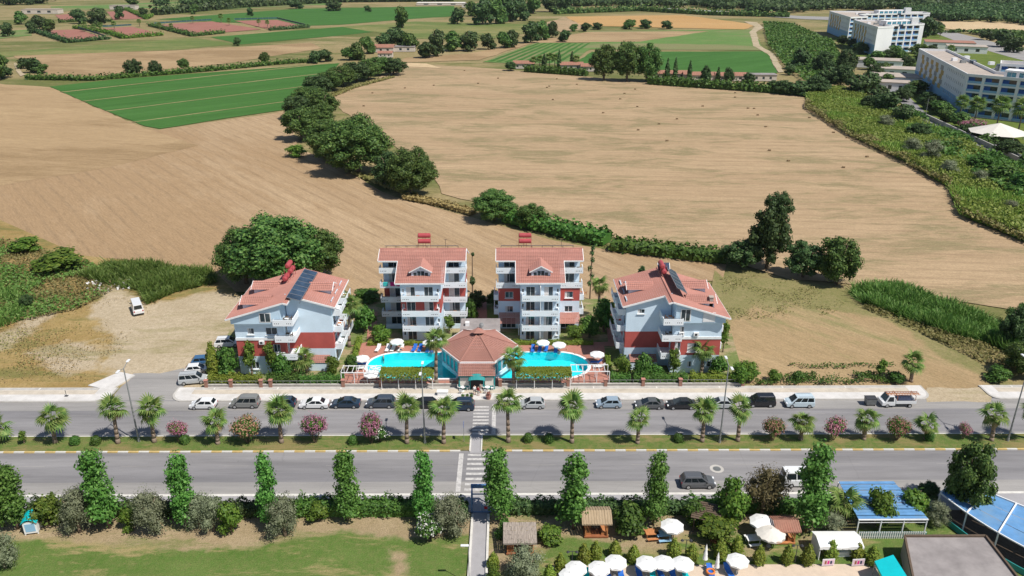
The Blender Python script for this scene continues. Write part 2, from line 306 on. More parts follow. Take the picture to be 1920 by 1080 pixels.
def npmesh(name, V, mats, fm=None):
    """quads from an (n,4,3) array"""
    n = len(V); me = bpy.data.meshes.new(name)
    me.vertices.add(4 * n); me.vertices.foreach_set('co', np.ascontiguousarray(V, dtype=np.float32).ravel())
    me.loops.add(4 * n); me.loops.foreach_set('vertex_index', np.arange(4 * n, dtype=np.int32))
    me.polygons.add(n); me.polygons.foreach_set('loop_start', np.arange(0, 4 * n, 4, dtype=np.int32))
    try: me.polygons.foreach_set('loop_total', np.full(n, 4, dtype=np.int32))
    except Exception: pass
    for x in ([mats] if isinstance(mats, str) else mats): me.materials.append(MATS[x])
    if fm is not None: me.polygons.foreach_set('material_index', np.asarray(fm, dtype=np.int32))
    me.update(calc_edges=True); me.validate(); return me
def unit(n):
    d = rng.normal(size=(n, 3)); return d / np.linalg.norm(d, axis=1)[:, None]
def quads(P, N, size, asp=1.0):
    """leaf quads at P with normals N"""
    n = len(P); a = unit(n); N = N / np.linalg.norm(N, axis=1)[:, None]
    U = np.cross(N, a); U /= np.linalg.norm(U, axis=1)[:, None] + 1e-9; W = np.cross(N, U)
    s = (size * rng.uniform(.55, 1.35, n))[:, None] * .5
    U = U * s * asp; W = W * s
    return np.stack([P - U - W * .35, P - W * .9 + U * .1, P + U + W * .35, P + W * .9 - U * .1], 1)
def crown(lobes, n, size, depth=.3, up=.35, asp=1.0, core=.66, rag=.10):
    """lobes: (cx,cy,cz,rx,ry,rz). leaf clumps through the outer shell of a lumpy volume"""
    L = np.array(lobes, float); w = (L[:, 3] * L[:, 4] * L[:, 5]) ** (2 / 3); w /= w.sum()
    k = rng.choice(len(L), n, p=w); d = unit(n)
    r = 1 - depth * rng.random(n) ** 1.6 + rng.normal(size=n) * rag
    ph = rng.uniform(0, 6, 3); f = 5.0
    r *= 1 + .13 * (np.sin(d[:, 0] * f + ph[0] + k) + np.sin(d[:, 1] * f + ph[1] + 2 * k) + np.sin(d[:, 2] * f + ph[2])) / 1.6
    P = L[k, :3] + d * L[k, 3:6] * r[:, None]
    N = d + unit(n) * .75 + np.array([0, 0, up])
    Q = quads(P, N, size, asp)
    if core:
        cv = []
        for l in L:
            nu, nv = 9, 5; g = []
            for j in range(nv + 1):
                a = math.pi * j / nv
                g.append([(l[0] + l[3] * core * math.sin(a) * math.cos(6.2832 * i / nu), l[1] + l[4] * core * math.sin(a) * math.sin(6.2832 * i / nu), l[2] + l[5] * core * math.cos(a)) for i in range(nu)])
            for j in range(nv):
                for i in range(nu): cv.append([g[j][i], g[j + 1][i], g[j + 1][(i + 1) % nu], g[j][(i + 1) % nu]])
        Q = np.concatenate([Q, np.array(cv)])
    return Q
def inpoly(P, poly):
    x, y = P[:, 0], P[:, 1]; r = np.zeros(len(P), bool); j = len(poly) - 1
    for i in range(len(poly)):
        xi, yi = poly[i][0], poly[i][1]; xj, yj = poly[j][0], poly[j][1]
        c = ((yi > y) != (yj > y)) & (x < (xj - xi) * (y - yi) / (yj - yi + 1e-12) + xi); r ^= c; j = i
    return r
def scatter(poly, n):
    a = np.array([(p[0], p[1]) for p in poly]); lo, hi = a.min(0), a.max(0); out = []
    tot = 0
    while tot < n:
        P = rng.uniform(lo, hi, (n * 2, 2)); P = P[inpoly(P, a)]; out.append(P); tot += len(P)
    return np.concatenate(out)[:n]
def lump(P, f, seed=0):
    return (np.sin(P[:, 0] * f + seed) * np.cos(P[:, 1] * f * 1.13 + seed * 2) + np.sin(P[:, 0] * f * 2.3 + 1.7 * seed) * np.sin(P[:, 1] * f * 2.1 + seed) * .6 + 1.6) / 3.2
def cover(name, pts, n, size, h, mt, label, cat, lumpf=.25, blade=False, z=0.0, px=True, lean_=.34, kind='stuff', jit=.5, parent=None, clump=0):
    poly = [G(*p) for p in pts] if px else [Vector((*p, 0)) for p in pts]
    P2 = scatter(poly, n)
    if clump: P2 = P2[(lump(P2, clump, 3.1) + rng.normal(size=len(P2)) * .1) > .5]; n = len(P2)
    hh = h * (.35 + .75 * lump(P2, lumpf, len(name))) * rng.uniform(1 - jit, 1.05, n)
    if blade:
        a = rng.uniform(0, 6.283, n); w = size * rng.uniform(.4, 1.1, n) * .5; lean = rng.normal(size=(n, 2)) * h * lean_
        B = np.stack([P2[:, 0], P2[:, 1], np.full(n, z)], 1); dx = np.stack([np.cos(a) * w, np.sin(a) * w, np.zeros(n)], 1)
        T = B + np.stack([lean[:, 0], lean[:, 1], hh], 1); Q = np.stack([B - dx, B + dx, T + dx * .35, T - dx * .35], 1)
    else:
        P = np.stack([P2[:, 0], P2[:, 1], z + hh], 1); N = unit(n) * .8 + np.array([0, -.1, .8]); Q = quads(P, N, size)
    o = link(name, npmesh(name, Q, mt), parent)
    if parent is None: tag(o, label, cat, None, kind)
    return o
def patch(name, pts, z, mt, jit=0.0, step=6.0, px=True, kind='structure', parent=None):
    P = [G(*p) for p in pts] if px else [Vector((*p, 0)) for p in pts]
    out = []
    for i, a in enumerate(P):
        b = P[(i + 1) % len(P)]; L = (b - a).length; k = max(1, int(L / step)) if jit else 1
        nrm = Vector((-(b - a).y, (b - a).x, 0)).normalized() if L > 0 else Vector()
        for j in range(min(k, 80)):
            p = a.lerp(b, j / min(k, 80))
            if j: p = p + nrm * random.uniform(-jit, jit)
            out.append((p.x, p.y, z))
    mb = MB(); mb.face(out); o = mb.build(name, mt, parent)
    if parent is None: tag(o, kind=kind)
    return o

def segdist(P, poly):
    d = np.full(len(P), 1e9)
    for i in range(len(poly)):
        a = np.array(poly[i][:2], float); b = np.array(poly[(i + 1) % len(poly)][:2], float); ab = b - a; tt = np.clip(((P - a) @ ab) / (ab @ ab + 1e-9), 0, 1); d = np.minimum(d, np.linalg.norm(P - (a + tt[:, None] * ab), axis=1))
    return d
def blend(name, outer, inners, z, mt, step=1.5, soft=6.0):
    O = [tuple(G(*p).xy) for p in outer]; I = [[tuple(G(*p).xy) for p in q] for q in inners]
    bm = bmesh.new(); f = bm.faces.new([bm.verts.new((x, y, z)) for x, y in O]); bmesh.ops.triangulate(bm, faces=[f])
    xs = [p[0] for p in O]; ys = [p[1] for p in O]
    for ax, lo, hi in ((0, min(xs), max(xs)), (1, min(ys), max(ys))):
        c = lo + step
        while c < hi:
            co = (c, 0, z) if ax == 0 else (0, c, z); bmesh.ops.bisect_plane(bm, geom=bm.verts[:] + bm.edges[:] + bm.faces[:], plane_co=co, plane_no=(1, 0, 0) if ax == 0 else (0, 1, 0)); c += step
    me = bpy.data.meshes.new(name); bm.to_mesh(me); bm.free(); me.materials.append(MATS[mt])
    P = np.array([v.co[:2] for v in me.vertices]); val = np.full(len(P), -1e9)
    for q in I: dd = segdist(P, q); val = np.maximum(val, np.where(inpoly(P, q), dd, -dd))
    at_ = me.attributes.new('inside', 'FLOAT', 'POINT'); at_.data.foreach_set('value', np.clip(.5 + val / soft, -.6, 1.6).astype(np.float32))
    return tag(link(name, me), kind='structure')

# ------------------------------------------------------------------ the setting: ground, fields, roads
def inpoly_pt(x, y, poly): return bool(inpoly(np.array([[x, y]]), poly)[0])
def sheet(name, outer, holes, z, mt):
    bm = bmesh.new(); es = []
    for P in [outer] + holes:
        vs_ = [bm.verts.new((x, y, z)) for x, y in P]; es += [bm.edges.new((vs_[i], vs_[(i + 1) % len(vs_)])) for i in range(len(vs_))]
    bmesh.ops.triangle_fill(bm, use_beauty=True, edges=es)
    for f_ in list(bm.faces):
        c = f_.calc_center_median()
        if any(inpoly_pt(c.x, c.y, P) for P in holes): bm.faces.remove(f_)
    me = bpy.data.meshes.new(name); bm.to_mesh(me); bm.free(); me.materials.append(MATS[mt]); return tag(link(name, me), kind='structure')
def poolshape(xa, xb, ya, yb, round_left):
    """one end half-round, the other square at the pavilion"""
    r = (yb - ya) / 2; cy = (ya + yb) / 2; n = 12
    if round_left: return [(xb, ya), (xb, yb)] + [(xa + r * 1.15 - r * 1.15 * math.sin(math.pi * i / n), cy + r * math.cos(math.pi * i / n)) for i in range(n + 1)]
    return [(xa, yb), (xa, ya)] + [(xb - r * 1.15 + r * 1.15 * math.sin(math.pi * i / n), cy - r * math.cos(math.pi * i / n)) for i in range(n + 1)]
def offs(P, d):
    c = Vector((sum(p[0] for p in P) / len(P), sum(p[1] for p in P) / len(P))); out = []; n = len(P)
    for i in range(n):
        a, b, e = Vector(P[i - 1]), Vector(P[i]), Vector(P[(i + 1) % n]); t = ((b - a).normalized() + (e - b).normalized()).normalized(); nn = Vector((t.y, -t.x))
        if nn.dot(b - c) < 0: nn = -nn
        out.append(tuple(b + nn * d))
    return out
PX0 = G(897, 647, 3.8).x; PY0 = 120.5
PLS = [poolshape(G(690, 685).x, PX0 - 3.6, ln(711), ln(663), True), poolshape(PX0 + 3.6, G(1103, 685).x, ln(711), ln(663), False)]
HOLES = [offs(P, .3) for P in PLS]
sheet('ground', [(-2900, -140), (2900, -140), (2900, 3900), (-2900, 3900)], HOLES, -.3, 'dry_ground')
FL = [(-140, 395), (0, 412), (60, 450), (150, 478), (400, 505), (430, 545), (660, 566), (1150, 566), (1190, 525), (1355, 525), (1362, 495), (1150, 468), (1030, 448), (890, 408), (740, 368), (560, 275), (543, 207), (300, 243), (270, 240), (93, 163), (-140, 150)]
patch('stubble_field', FL, -.12, 'stubble_tan', .8)
patch('stubble_strip', [(-140, 148), (93, 163), (200, 212), (270, 240), (372, 272), (210, 312), (0, 348), (-140, 372)], -.08, 'stubble_brown', .8)
patch('stubble_field', [(745, 118), (960, 130), (1220, 155), (1505, 180), (1520, 200), (1600, 255), (1700, 303), (1780, 352), (1800, 402), (1930, 455), (1940, 585), (1890, 578), (1600, 532), (1480, 522), (1350, 482), (1140, 442), (905, 380), (828, 362), (815, 335), (735, 268), (640, 205), (625, 180), (738, 132)], -.12, 'stubble_pale', .8)
gf = patch('crop_field', [(93, 162), (220, 148), (637, 118), (600, 158), (543, 204), (420, 222), (300, 241), (272, 236), (180, 200)], -.06, 'crop_green', .25)
for (a, b) in (((110, 173), (593, 121)), ((143, 191), (617, 136)), ((193, 209), (567, 162)), ((246, 229), (536, 190))):
    patch('furrow', [(a[0], a[1] - .35), (b[0], b[1] - .28), (b[0], b[1] + .32), (a[0], a[1] + .45)], -.03, 'stubble_brown', .15, 4, parent=gf)
FAR = [('pasture_field', [(-100, 118), (0, 98), (360, 70), (445, 82), (330, 93), (30, 105)], 'pasture'),
 ('bare_field', [(25, 104), (330, 94), (583, 80), (602, 90), (420, 119), (160, 144), (95, 141)], 'stubble_brown'),
 ('crop_field', [(395, 69), (640, 50), (765, 53), (640, 66), (452, 83)], 'crop_green'), ('crop_field', [(290, 36), (560, 16), (852, 11), (852, 30), (760, 36), (640, 46), (575, 48)], 'crop_green'),
 ('crop_field', [(0, 58), (60, 55), (60, 66), (0, 72)], 'crop_pale'), ('crop_field', [(95, 12), (400, 0), (640, -3), (640, 8), (400, 18), (240, 14), (100, 22)], 'crop_pale'),
 ('pasture_field', [(640, 50), (780, 40), (1010, 46), (1000, 60), (900, 76), (780, 72)], 'pasture'),
 ('crop_field', [(905, 116), (1003, 80), (1125, 80), (1095, 100), (1062, 122)], 'crop_pale'), ('crop_field', [(1070, 122), (1110, 97), (1440, 96), (1458, 137), (1300, 134), (1090, 130)], 'crop_green'),
 ('fallow_field', [(1100, 58), (1412, 55), (1432, 94), (1105, 92)], 'crop_pale'), ('fallow_field', [(880, 100), (1000, 78), (1100, 60), (1330, 58), (1200, 78), (1000, 80), (900, 112), (750, 117), (760, 108)], 'stubble_brown'),
 ('ploughed_field', [(1060, 31), (1280, 28), (1420, 46), (1395, 55), (1090, 48)], 'orange_soil'), ('ploughed_field', [(1010, 46), (1060, 32), (1100, 52), (1060, 62)], 'stubble_pale')]
for i, (nm, p, mt) in enumerate(FAR): patch(nm, p, -.16 + .012 * i, mt, 1.2, 15)
for k in range(9):
    a = k / 9; x0, x1 = 915 + a * 140, 1008 + a * 105
    patch('furrow', [(x0, 114.5 + a * 5), (x1, 81), (x1 + 5, 81), (x0 + 8, 115 + a * 5)], .04, 'crop_green', .3, 12)
for p in ([(63, 58), (147, 55), (200, 72), (127, 78)], [(193, 53), (247, 50), (300, 63), (233, 70)], [(290, 47), (397, 40), (490, 55), (363, 65)], [(440, 39), (520, 37), (573, 50), (503, 55)], [(200, 22), (240, 20), (270, 35), (213, 37)], [(103, 28), (135, 26), (138, 36), (115, 39)]):
    patch('clay_court', p, .06, 'court_clay')
patch('dirt_track', [(1395, 40), (1420, 42), (1432, 52), (1418, 60), (1425, 85), (1450, 100), (1470, 135), (1460, 136), (1440, 102), (1412, 86), (1405, 60), (1415, 50)], .05, 'pale_dirt', .6, 12)
patch('dirt_track', [(26, 118), (32, 119), (40, 133), (48, 140), (38, 143), (30, 133)], .05, 'pale_dirt', .5, 10)
patch('dirt_track', [(745, 117), (800, 119), (830, 128), (745, 124)], .02, 'sand', .5, 8)
patch('highway', [(1160, 16), (1250, 19), (1400, 29), (1510, 36), (1600, 39), (1600, 33), (1500, 30), (1250, 15), (1160, 13)], .05, 'asphalt_pale')
patch('access_road', [(1748, 60), (1776, 57), (1840, 73), (1960, 104), (1960, 124), (1890, 106), (1800, 80)], .06, 'asphalt_pale')
patch('access_road', [(1655, 150), (1685, 165), (1740, 215), (1830, 255), (1960, 308), (1960, 325), (1820, 268), (1725, 225), (1665, 170)], .05, 'asphalt', .2)
patch('sand_bank', [(1755, 41), (1850, 40), (1960, 46), (1960, 66), (1850, 62), (1775, 54)], .08, 'sand', 3, 20)
patch('hotel_grounds', [(1560, 70), (1760, 62), (1960, 125), (1960, 330), (1700, 205), (1640, 140)], -.02, 'scrub_floor', .5)
patch('reed_bank', [(1508, 168), (1580, 168), (1690, 212), (1960, 350), (1960, 470), (1800, 402), (1780, 352), (1700, 303), (1600, 255), (1520, 200)], .03, 'scrub_floor', .6)
blend('dry_plot', [(1340, 505), (1355, 520), (1480, 522), (1600, 545), (1800, 660), (1900, 715), (1900, 745), (1340, 735), (1355, 640), (1330, 560)], [[(1340, 505), (1480, 522), (1600, 545), (1690, 600), (1560, 580), (1420, 560), (1345, 620), (1330, 560)], [(1620, 560), (1800, 650), (1900, 710), (1900, 745), (1840, 700), (1760, 660)]], -.055, 'plot_mix', 2.5, 9)
blend('waste_ground', [(-140, 395), (0, 412), (150, 478), (400, 505), (440, 545), (470, 575), (460, 640), (400, 722), (325, 745), (-140, 745)], [[(175, 585), (205, 530), (270, 575), (400, 545), (470, 560), (470, 640), (420, 720), (330, 730), (230, 722), (200, 680), (230, 640), (190, 610)], [(-60, 650), (40, 610), (90, 560), (95, 590), (30, 640), (-60, 690)], [(60, 660), (120, 640), (190, 650), (180, 690), (110, 700)]], -.06, 'waste_mix', 2.2, 9)

YF, YM1, YM0, YN, YH = ln(752), ln(816.5), ln(847), ln(926), ln(946)      # far kerb, median far edge, median near edge, near kerb, hedge line
YP, YB = ln(737), ln(727)
XL, XR = -150, 160
def strip(name, x0, x1, y0, y1, z, mt, kind='structure', parent=None):
    mb = MB(); mb.face([(x0, y0, z), (x1, y0, z), (x1, y1, z), (x0, y1, z)]); o = mb.build(name, mt, parent)
    if not parent: tag(o, kind=kind)
    return o
far_road = strip('carriageway', XL, XR, YM1 - .3, YF + .6, 0, 'asphalt'); near_road = strip('carriageway', XL, XR, YN - .2, YM0 + .3, .002, 'asphalt')
strip('road_shoulder', XL, XR, YM1, YM1 + .7, .006, 'asphalt_pale'); strip('road_shoulder', XL, XR, YF - 2.6, YF + .3, .005, 'asphalt_pale'); strip('road_shoulder', XL, XR, YN, ln(903), .006, 'asphalt_pale')
mb = MB(); xa, xb = G(882, 835).x, G(903, 835).x
for x0, x1 in ((XL, xa), (xb, XR)): mb.box(x0, x1, YM0 + .28, YM1 - .15, -.1, .14)
med = tag(mb.build('median_strip', 'median_grass'), kind='structure')
strip('median_crossing', xa, xb, YM0 - .3, YM1 + .3, .03, 'path_grey')
kerb = MB()
for x0, x1 in ((XL, xa), (xb, XR)): kerb.box(x0, x1, YM1 - .15, YM1 + .02, -.1, .15)
for x in (xa, xb): kerb.box(x - .1, x + .1, YM0, YM1 - .16, -.1, .16)
kerb = tag(kerb.build('median_kerb', 'kerb_white'), kind='structure')
ks = MB(); ks.box(-.72, .72, -.14, .14, -.1, .17); ksm = [ks.mesh('kerb_stone', c) for c in ('kerb_white', 'kerb_yellow')]
x = -98.0; i = 0
while x < 98:
    if not (xa - .8 < x < xb + .8): link('kerb_stone', ksm[i % 2], kerb, (x, YM0 + .13 + random.uniform(-.015, .015), random.uniform(-.015, .01)))
    x += 1.46; i += 1
# near pavement with white kerb
mb = MB(); mb.box(XL, XR, YH - 1.5, YN - .45, -.1, .12); tag(mb.build('pavement', 'path_grey'), kind='structure')
mb = MB(); mb.box(XL, XR, YN - .44, YN, -.1, .14); tag(mb.build('white_kerb', 'kerb_white'), kind='structure')
# far pavement, three stretches, rounded at the side street
def pave(x0, x1, r0, r1):
    def outl(d):
        P = []
        ya, yb = YF + d, YB + .2
        if r0: P += [(x0 + r0 + d - (r0) * math.sin(a), ya + r0 - r0 * math.cos(a)) for a in [R(90) * i / 6 for i in range(6, 0, -1)]]
        else: P += [(x0, ya)]
        if r1: P += [(x1 - r1 - d + r1 * math.sin(a), ya + r1 - r1 * math.cos(a)) for a in [R(90) * i / 6 for i in range(7)]]
        else: P += [(x1, ya)]
        P += [(x1 - (d if r1 else 0), yb), (x0 + (d if r0 else 0), yb)]
        return P
    mb = MB(); mb.prism(outl(0), -.1, .13); o = tag(mb.build('pavement', 'concrete'), kind='structure')
    mb = MB(); mb.face([(x, y, .137) for x, y in outl(.28)]); mb.build('paving', 'pavement_white', o)
    x0_, x1_ = x0 + (r0 + .5 if r0 else 0), x1 - (r1 + .5 if r1 else 0)
    strip('paving_band', x0_, x1_, YP - .25, YB - .6, .142, 'pavement_beige', parent=o); strip('paving_band', x0_, x1_, YB - .5, YB + .1, .143, 'concrete', parent=o)
    k = x0_ + 3
    while k < x1_ - 1: strip('joint_line', k, k + .22, YB - .5, YB + .1, .148, 'kerb_white', parent=o); k += 10.2
pave(XL, G(212, 740).x, 0, 2.4); pave(G(325, 740).x, G(1742, 740).x, 2.4, 2.2); pave(G(1852, 740).x, XR, 1.6, 0)
mb = MB(); a, b = G(185, 728), G(232, 700); d = (b - a).normalized(); q = Vector((-d.y, d.x, 0))
mb.prism([tuple((a - q * 2.4).xy), tuple((b - q * 2.4).xy), tuple((b + q * .8).xy), tuple((a + q * 2.2).xy)], -.1, .15); tag(mb.build('pavement', 'pavement_white'), kind='structure')
patch('side_street', [(208, 752), (250, 700), (300, 700), (345, 690), (350, 720), (330, 735), (335, 757)], -.012, 'asphalt_pale', .3, 2)
patch('dirt_entrance', [(1738, 727), (1860, 727), (1858, 754), (1738, 754)], .012, 'pale_dirt', .3, 2)
# crossings and lines
def stripe(x0, x1, y0, y1, parent): strip('crossing_stripe', x0, x1, y0, y1, .012, 'road_paint', parent=parent)
for k in range(9):
    y = 763 + k * 6.2; a, b = G(888 - (y - 760) * .05, y), G(917 - (y - 760) * .03, y); stripe(a.x, b.x, a.y - .23, a.y + .23, far_road)
for k, y in enumerate((853, 861, 870, 879, 888.5, 898, 908, 918)):
    a, b = G(877.5 - (y - 850) * .1, y), G(911.5 - (y - 850) * .06, y); stripe(a.x, b.x, a.y - .25, a.y + .25, near_road)
a = G(862, 885); strip('stop_line', a.x - .32, a.x + .32, YN + .5, YM0 - .4, .012, 'road_paint', parent=near_road)
a = G(926, 785); strip('stop_line', a.x - .3, a.x + .3, YM1 + .4, YF - 1.0, .012, 'road_paint', parent=far_road)
for k in range(14):
    strip('lane_line', -95 + k * 14, -91.5 + k * 14, ln(872) - .05, ln(872) + .05, .010, 'asphalt_pale', parent=near_road)
    strip('lane_line', -95 + k * 14, -91.5 + k * 14, ln(777) - .05, ln(777) + .05, .010, 'asphalt_pale', parent=far_road)
strip('edge_line', XL, XR, ln(903) - .05, ln(903) + .05, .011, 'asphalt_pale', parent=near_road)
a = G(1344, 879); mb = MB(); mb.prism([(a.x + math.cos(i * .3927) * .95, a.y + math.sin(i * .3927) * .95) for i in range(16)], .006, .011); mh = mb.build('manhole_patch', 'concrete', near_road)
mb = MB(); mb.prism([(a.x + math.cos(i * .3927) * .55, a.y + math.sin(i * .3927) * .55) for i in range(16)], .012, .018); mb.build('manhole_cover', 'bin_metal', mh)

# near side: lawn, path, garden, terrace
LAWN = [(-60, 940), (884, 940), (884, 1200), (-60, 1200)]
blend('lawn', LAWN, [[(-60, 944), (884, 944), (882, 1000), (780, 1012), (640, 992), (590, 1003), (470, 1024), (330, 1030), (200, 1018), (90, 1010), (-60, 1005)], [(735, 1038), (760, 1042), (755, 1085), (735, 1090)]], .02, 'lawn_mix', .8, 4)
a0, a1 = G(884, 1000).x, G(915, 1000).x
mb = MB(); mb.box(a0, a1, 40, YN - .44, .0, .145); tag(mb.build('garden_path', 'path_grey'), kind='structure')
for x in (a0, a1): mb = MB(); mb.box(x - .14, x + .14, 40, YH - 2.2, .0, .34); tag(mb.build('path_kerb', 'kerb_white'), kind='structure')
blend('garden', [(916, 946), (1700, 940), (1990, 1060), (1990, 1200), (916, 1200)], [[(916, 946), (1700, 940), (1640, 985), (1560, 1000), (1480, 985), (1400, 1000), (1300, 1000), (1210, 1018), (1130, 1015), (1060, 1000), (1010, 1040), (916, 1090)], [(1150, 1020), (1240, 1015), (1250, 1030), (1160, 1034)], [(1380, 1025), (1440, 1030), (1430, 1048), (1390, 1045)], [(1500, 1012), (1540, 1005), (1540, 1040), (1510, 1035)]], .025, 'lawn_mix', .8, 4)
patch('terrace', [(1035, 1062), (1400, 1059), (1640, 1058), (1700, 1200), (1010, 1200)], .05, 'terrace')
patch('forecourt', [(1735, 925), (1990, 925), (1990, 1075), (1860, 985)], .04, 'asphalt_pale')

# ------------------------------------------------------------------ vegetation
PROTO = {}
def trunkmesh(h, r, limbs=5, spread=1.5, mt='bark', lean=0):
    mb = MB(); p = Vector((0, 0, -.1)); segs = 4
    for i in range(segs):
        q = Vector((lean * (i + 1) / segs + random.uniform(-.06, .06) * h / 4, random.uniform(-.06, .06) * h / 4, h * (i + 1) / segs))
        mb.tube(p, q, r * (1 - .15 * i), r * (1 - .15 * (i + 1)), 7); p = q
    for i in range(limbs):
        a = i * 2.4 + random.random(); b = p + Vector((math.cos(a) * spread, math.sin(a) * spread, h * random.uniform(.35, .8)))
        c = Vector((0, 0, h * random.uniform(.65, .98))); mb.tube(c, b, r * .45, r * .15, 5)
    return mb.mesh('trunk', mt, True)
def broad(key, mt, W, Hh, n, size, trunk=.28, nl=9, **kw):
    """round-headed tree; clumpy: foliage masses set over the surface of the head, with shade between them"""
    clumpy = kw.pop('clumpy', 0)
    if clumpy:
        L = [(0, 0, Hh * .5, W * .33, W * .33, Hh * .36)]
        for i in range(clumpy):
            zz = 1 - 1.75 * (i + .5) / clumpy; rr_ = math.sqrt(max(0, 1 - zz * zz)); a = i * 2.39996 + random.uniform(-.35, .35); e = random.uniform(.86, 1.14); r_ = W * random.uniform(.095, .165)
            L.append((math.cos(a) * rr_ * W * .37 * e, math.sin(a) * rr_ * W * .37 * e, Hh * .5 + zz * Hh * .37 * e, r_, r_, r_ * random.uniform(.7, .95)))
        PROTO[key] = ([('trunk', trunkmesh(Hh * .5, W * .035 + .06, 5, W * .22)), ('crown', npmesh('crown', crown(L, n, size, **kw), mt))], Hh, W); return
    ch = Hh * (1 - trunk * .6); L = [(0, 0, Hh * .55, W * .34, W * .34, ch * .40)]
    for i in range(nl):
        a = i * 2.399 + random.random() * .5; rr = W * random.uniform(.20, .33); z = Hh * random.uniform(trunk + .1, .82)
        s = random.uniform(.16, .25) * W; f = 1 - max(0, z / Hh - .6) * 1.1
        L.append((math.cos(a) * rr * f, math.sin(a) * rr * f, z, s, s, s * random.uniform(.7, .95)))
    L.append((random.uniform(-.08, .08) * W, 0, Hh * .83, W * .2, W * .2, Hh * .15))
    PROTO[key] = ([('trunk', trunkmesh(Hh * .5, W * .035 + .06, 5, W * .22)), ('crown', npmesh('crown', crown(L, n, size, **kw), mt))], Hh, W)
for i in range(4): broad('tree%d' % i, 'leaf_tree', 8, 8.5, 8500, .34, .06, clumpy=22 + 4 * i, rag=.12, core=.55, depth=.38)
for i in range(3): broad('big%d' % i, 'leaf_tree', 8, 8.5, 17000, .25, .04, clumpy=34 + 5 * i, rag=.10, core=.6, depth=.35)
for i in range(3): broad('dark%d' % i, 'leaf_dark', 8, 8, 6500, .38, .06, clumpy=20 + 4 * i, rag=.13, core=.55, depth=.38)
for i in range(2): broad('far%d' % i, 'leaf_dark', 8, 8, 1500, .85, .06, nl=8 + i)
for i in range(2): broad('fargreen%d' % i, 'leaf_tree', 8, 8, 1500, .85, .06, nl=8 + i)
for i in range(3): broad('olive%d' % i, 'leaf_olive', 4, 4.4, 4200, .20, .1, nl=9, asp=.5, rag=.16, core=.55)
for i in range(3): broad('bush%d' % i, 'leaf_bush', 3, 3, 1500, .25, .05, nl=7, rag=.13)
for i in range(2): broad('shrub%d' % i, 'leaf_hedge', 3, 3, 1500, .27, .08, nl=7, rag=.12)
broad('brown', 'leaf_brown', 5.5, 6.5, 4200, .26, .1, nl=9, asp=.5, rag=.2, core=.5)
broad('small', 'leaf_bush', 2.0, 4.0, 700, .24, .35, nl=5)
def plane(key, Hh, W, gap=0):
    L = []; k = 9; z = 2.0
    for i in range(k):
        t = i / (k - 1); w = W * .5 * (1.12 - .38 * t) * random.uniform(.82, 1.10)
        if gap and abs(t - gap) < .07: w *= .62
        zc = 1.9 + (Hh - 2.6) * t; L.append((random.uniform(-.22, .22), random.uniform(-.22, .22), zc, w * .82, w * .82, (Hh - 2) / k * 1.05))
        for j in range(2):
            a = random.uniform(0, 6.28); L.append((math.cos(a) * w * .55, math.sin(a) * w * .55, zc + random.uniform(-.4, .4), w * .5, w * .5, w * .42))
    PROTO[key] = ([('trunk', trunkmesh(Hh * .75, .16, 0)), ('crown', npmesh('crown', crown(L, 4800, .30, depth=.5, core=.42, rag=.17), 'leaf_plane'))], Hh, W)
for i in range(7): plane('plane%d' % i, 9.5, 3.6, (0, .52, 0, .6, 0, .38, 0)[i])
def cone(key, mt, Hh, W, n, size):
    L = [(0, 0, Hh * (.16 + .13 * i), W * .5 * f, W * .5 * f, Hh * .17) for i, f in enumerate((.86, 1, .97, .84, .62, .36))]
    PROTO[key] = ([('trunk', trunkmesh(Hh * .3, .08, 0)), ('crown', npmesh('crown', crown(L, n, size, .15, core=.85, rag=.04), mt))], Hh, W)
cone('topiary', 'leaf_topiary', 2.2, 1.25, 900, .16); cone('cypress', 'leaf_dark', 9, 2.0, 700, .5)
PROTO['drum'] = ([('crown', npmesh('crown', crown([(0, 0, .55, .72, .72, .6), (0, 0, .85, .66, .66, .45), (0, 0, .3, .68, .68, .4)], 1100, .14, .12, core=.88, rag=.03), 'leaf_hedge'))], 1.3, 1.45)
def flowering(key, W, Hh, fmt, share, stems=True):
    L = [(0, 0, Hh * .62, W * .36, W * .36, Hh * .3)] + [(math.cos(i * 1.05) * W * .28, math.sin(i * 1.05) * W * .28, Hh * random.uniform(.5, .72), W * .23, W * .23, Hh * .22) for i in range(6)]
    tk = MB()
    for i in range(6): a = i * 1.05; tk.tube((math.cos(a) * .12, math.sin(a) * .12, 0), (math.cos(a) * W * .25, math.sin(a) * W * .25, Hh * .5), .05, .03, 5)
    PROTO[key] = ([('stem', tk.mesh('stem', 'bark')), ('foliage', npmesh('foliage', crown(L, int(1500 * (1 - share)), .22, core=.6), 'leaf_hedge')),
        ('blossom', npmesh('blossom', crown([(l[0], l[1], l[2] + .06, l[3] * 1.05, l[4] * 1.05, l[5] * 1.05) for l in L], int(2200 * share), .17, .2, .8, core=0), fmt))], Hh, W)
flowering('oleander_pink', 3.6, 3.0, 'flower_pink', .75); flowering('oleander_mixed', 3.6, 3.0, 'flower_mixed', .6); flowering('oleander_white', 2.6, 2.0, 'flower_white', .22)
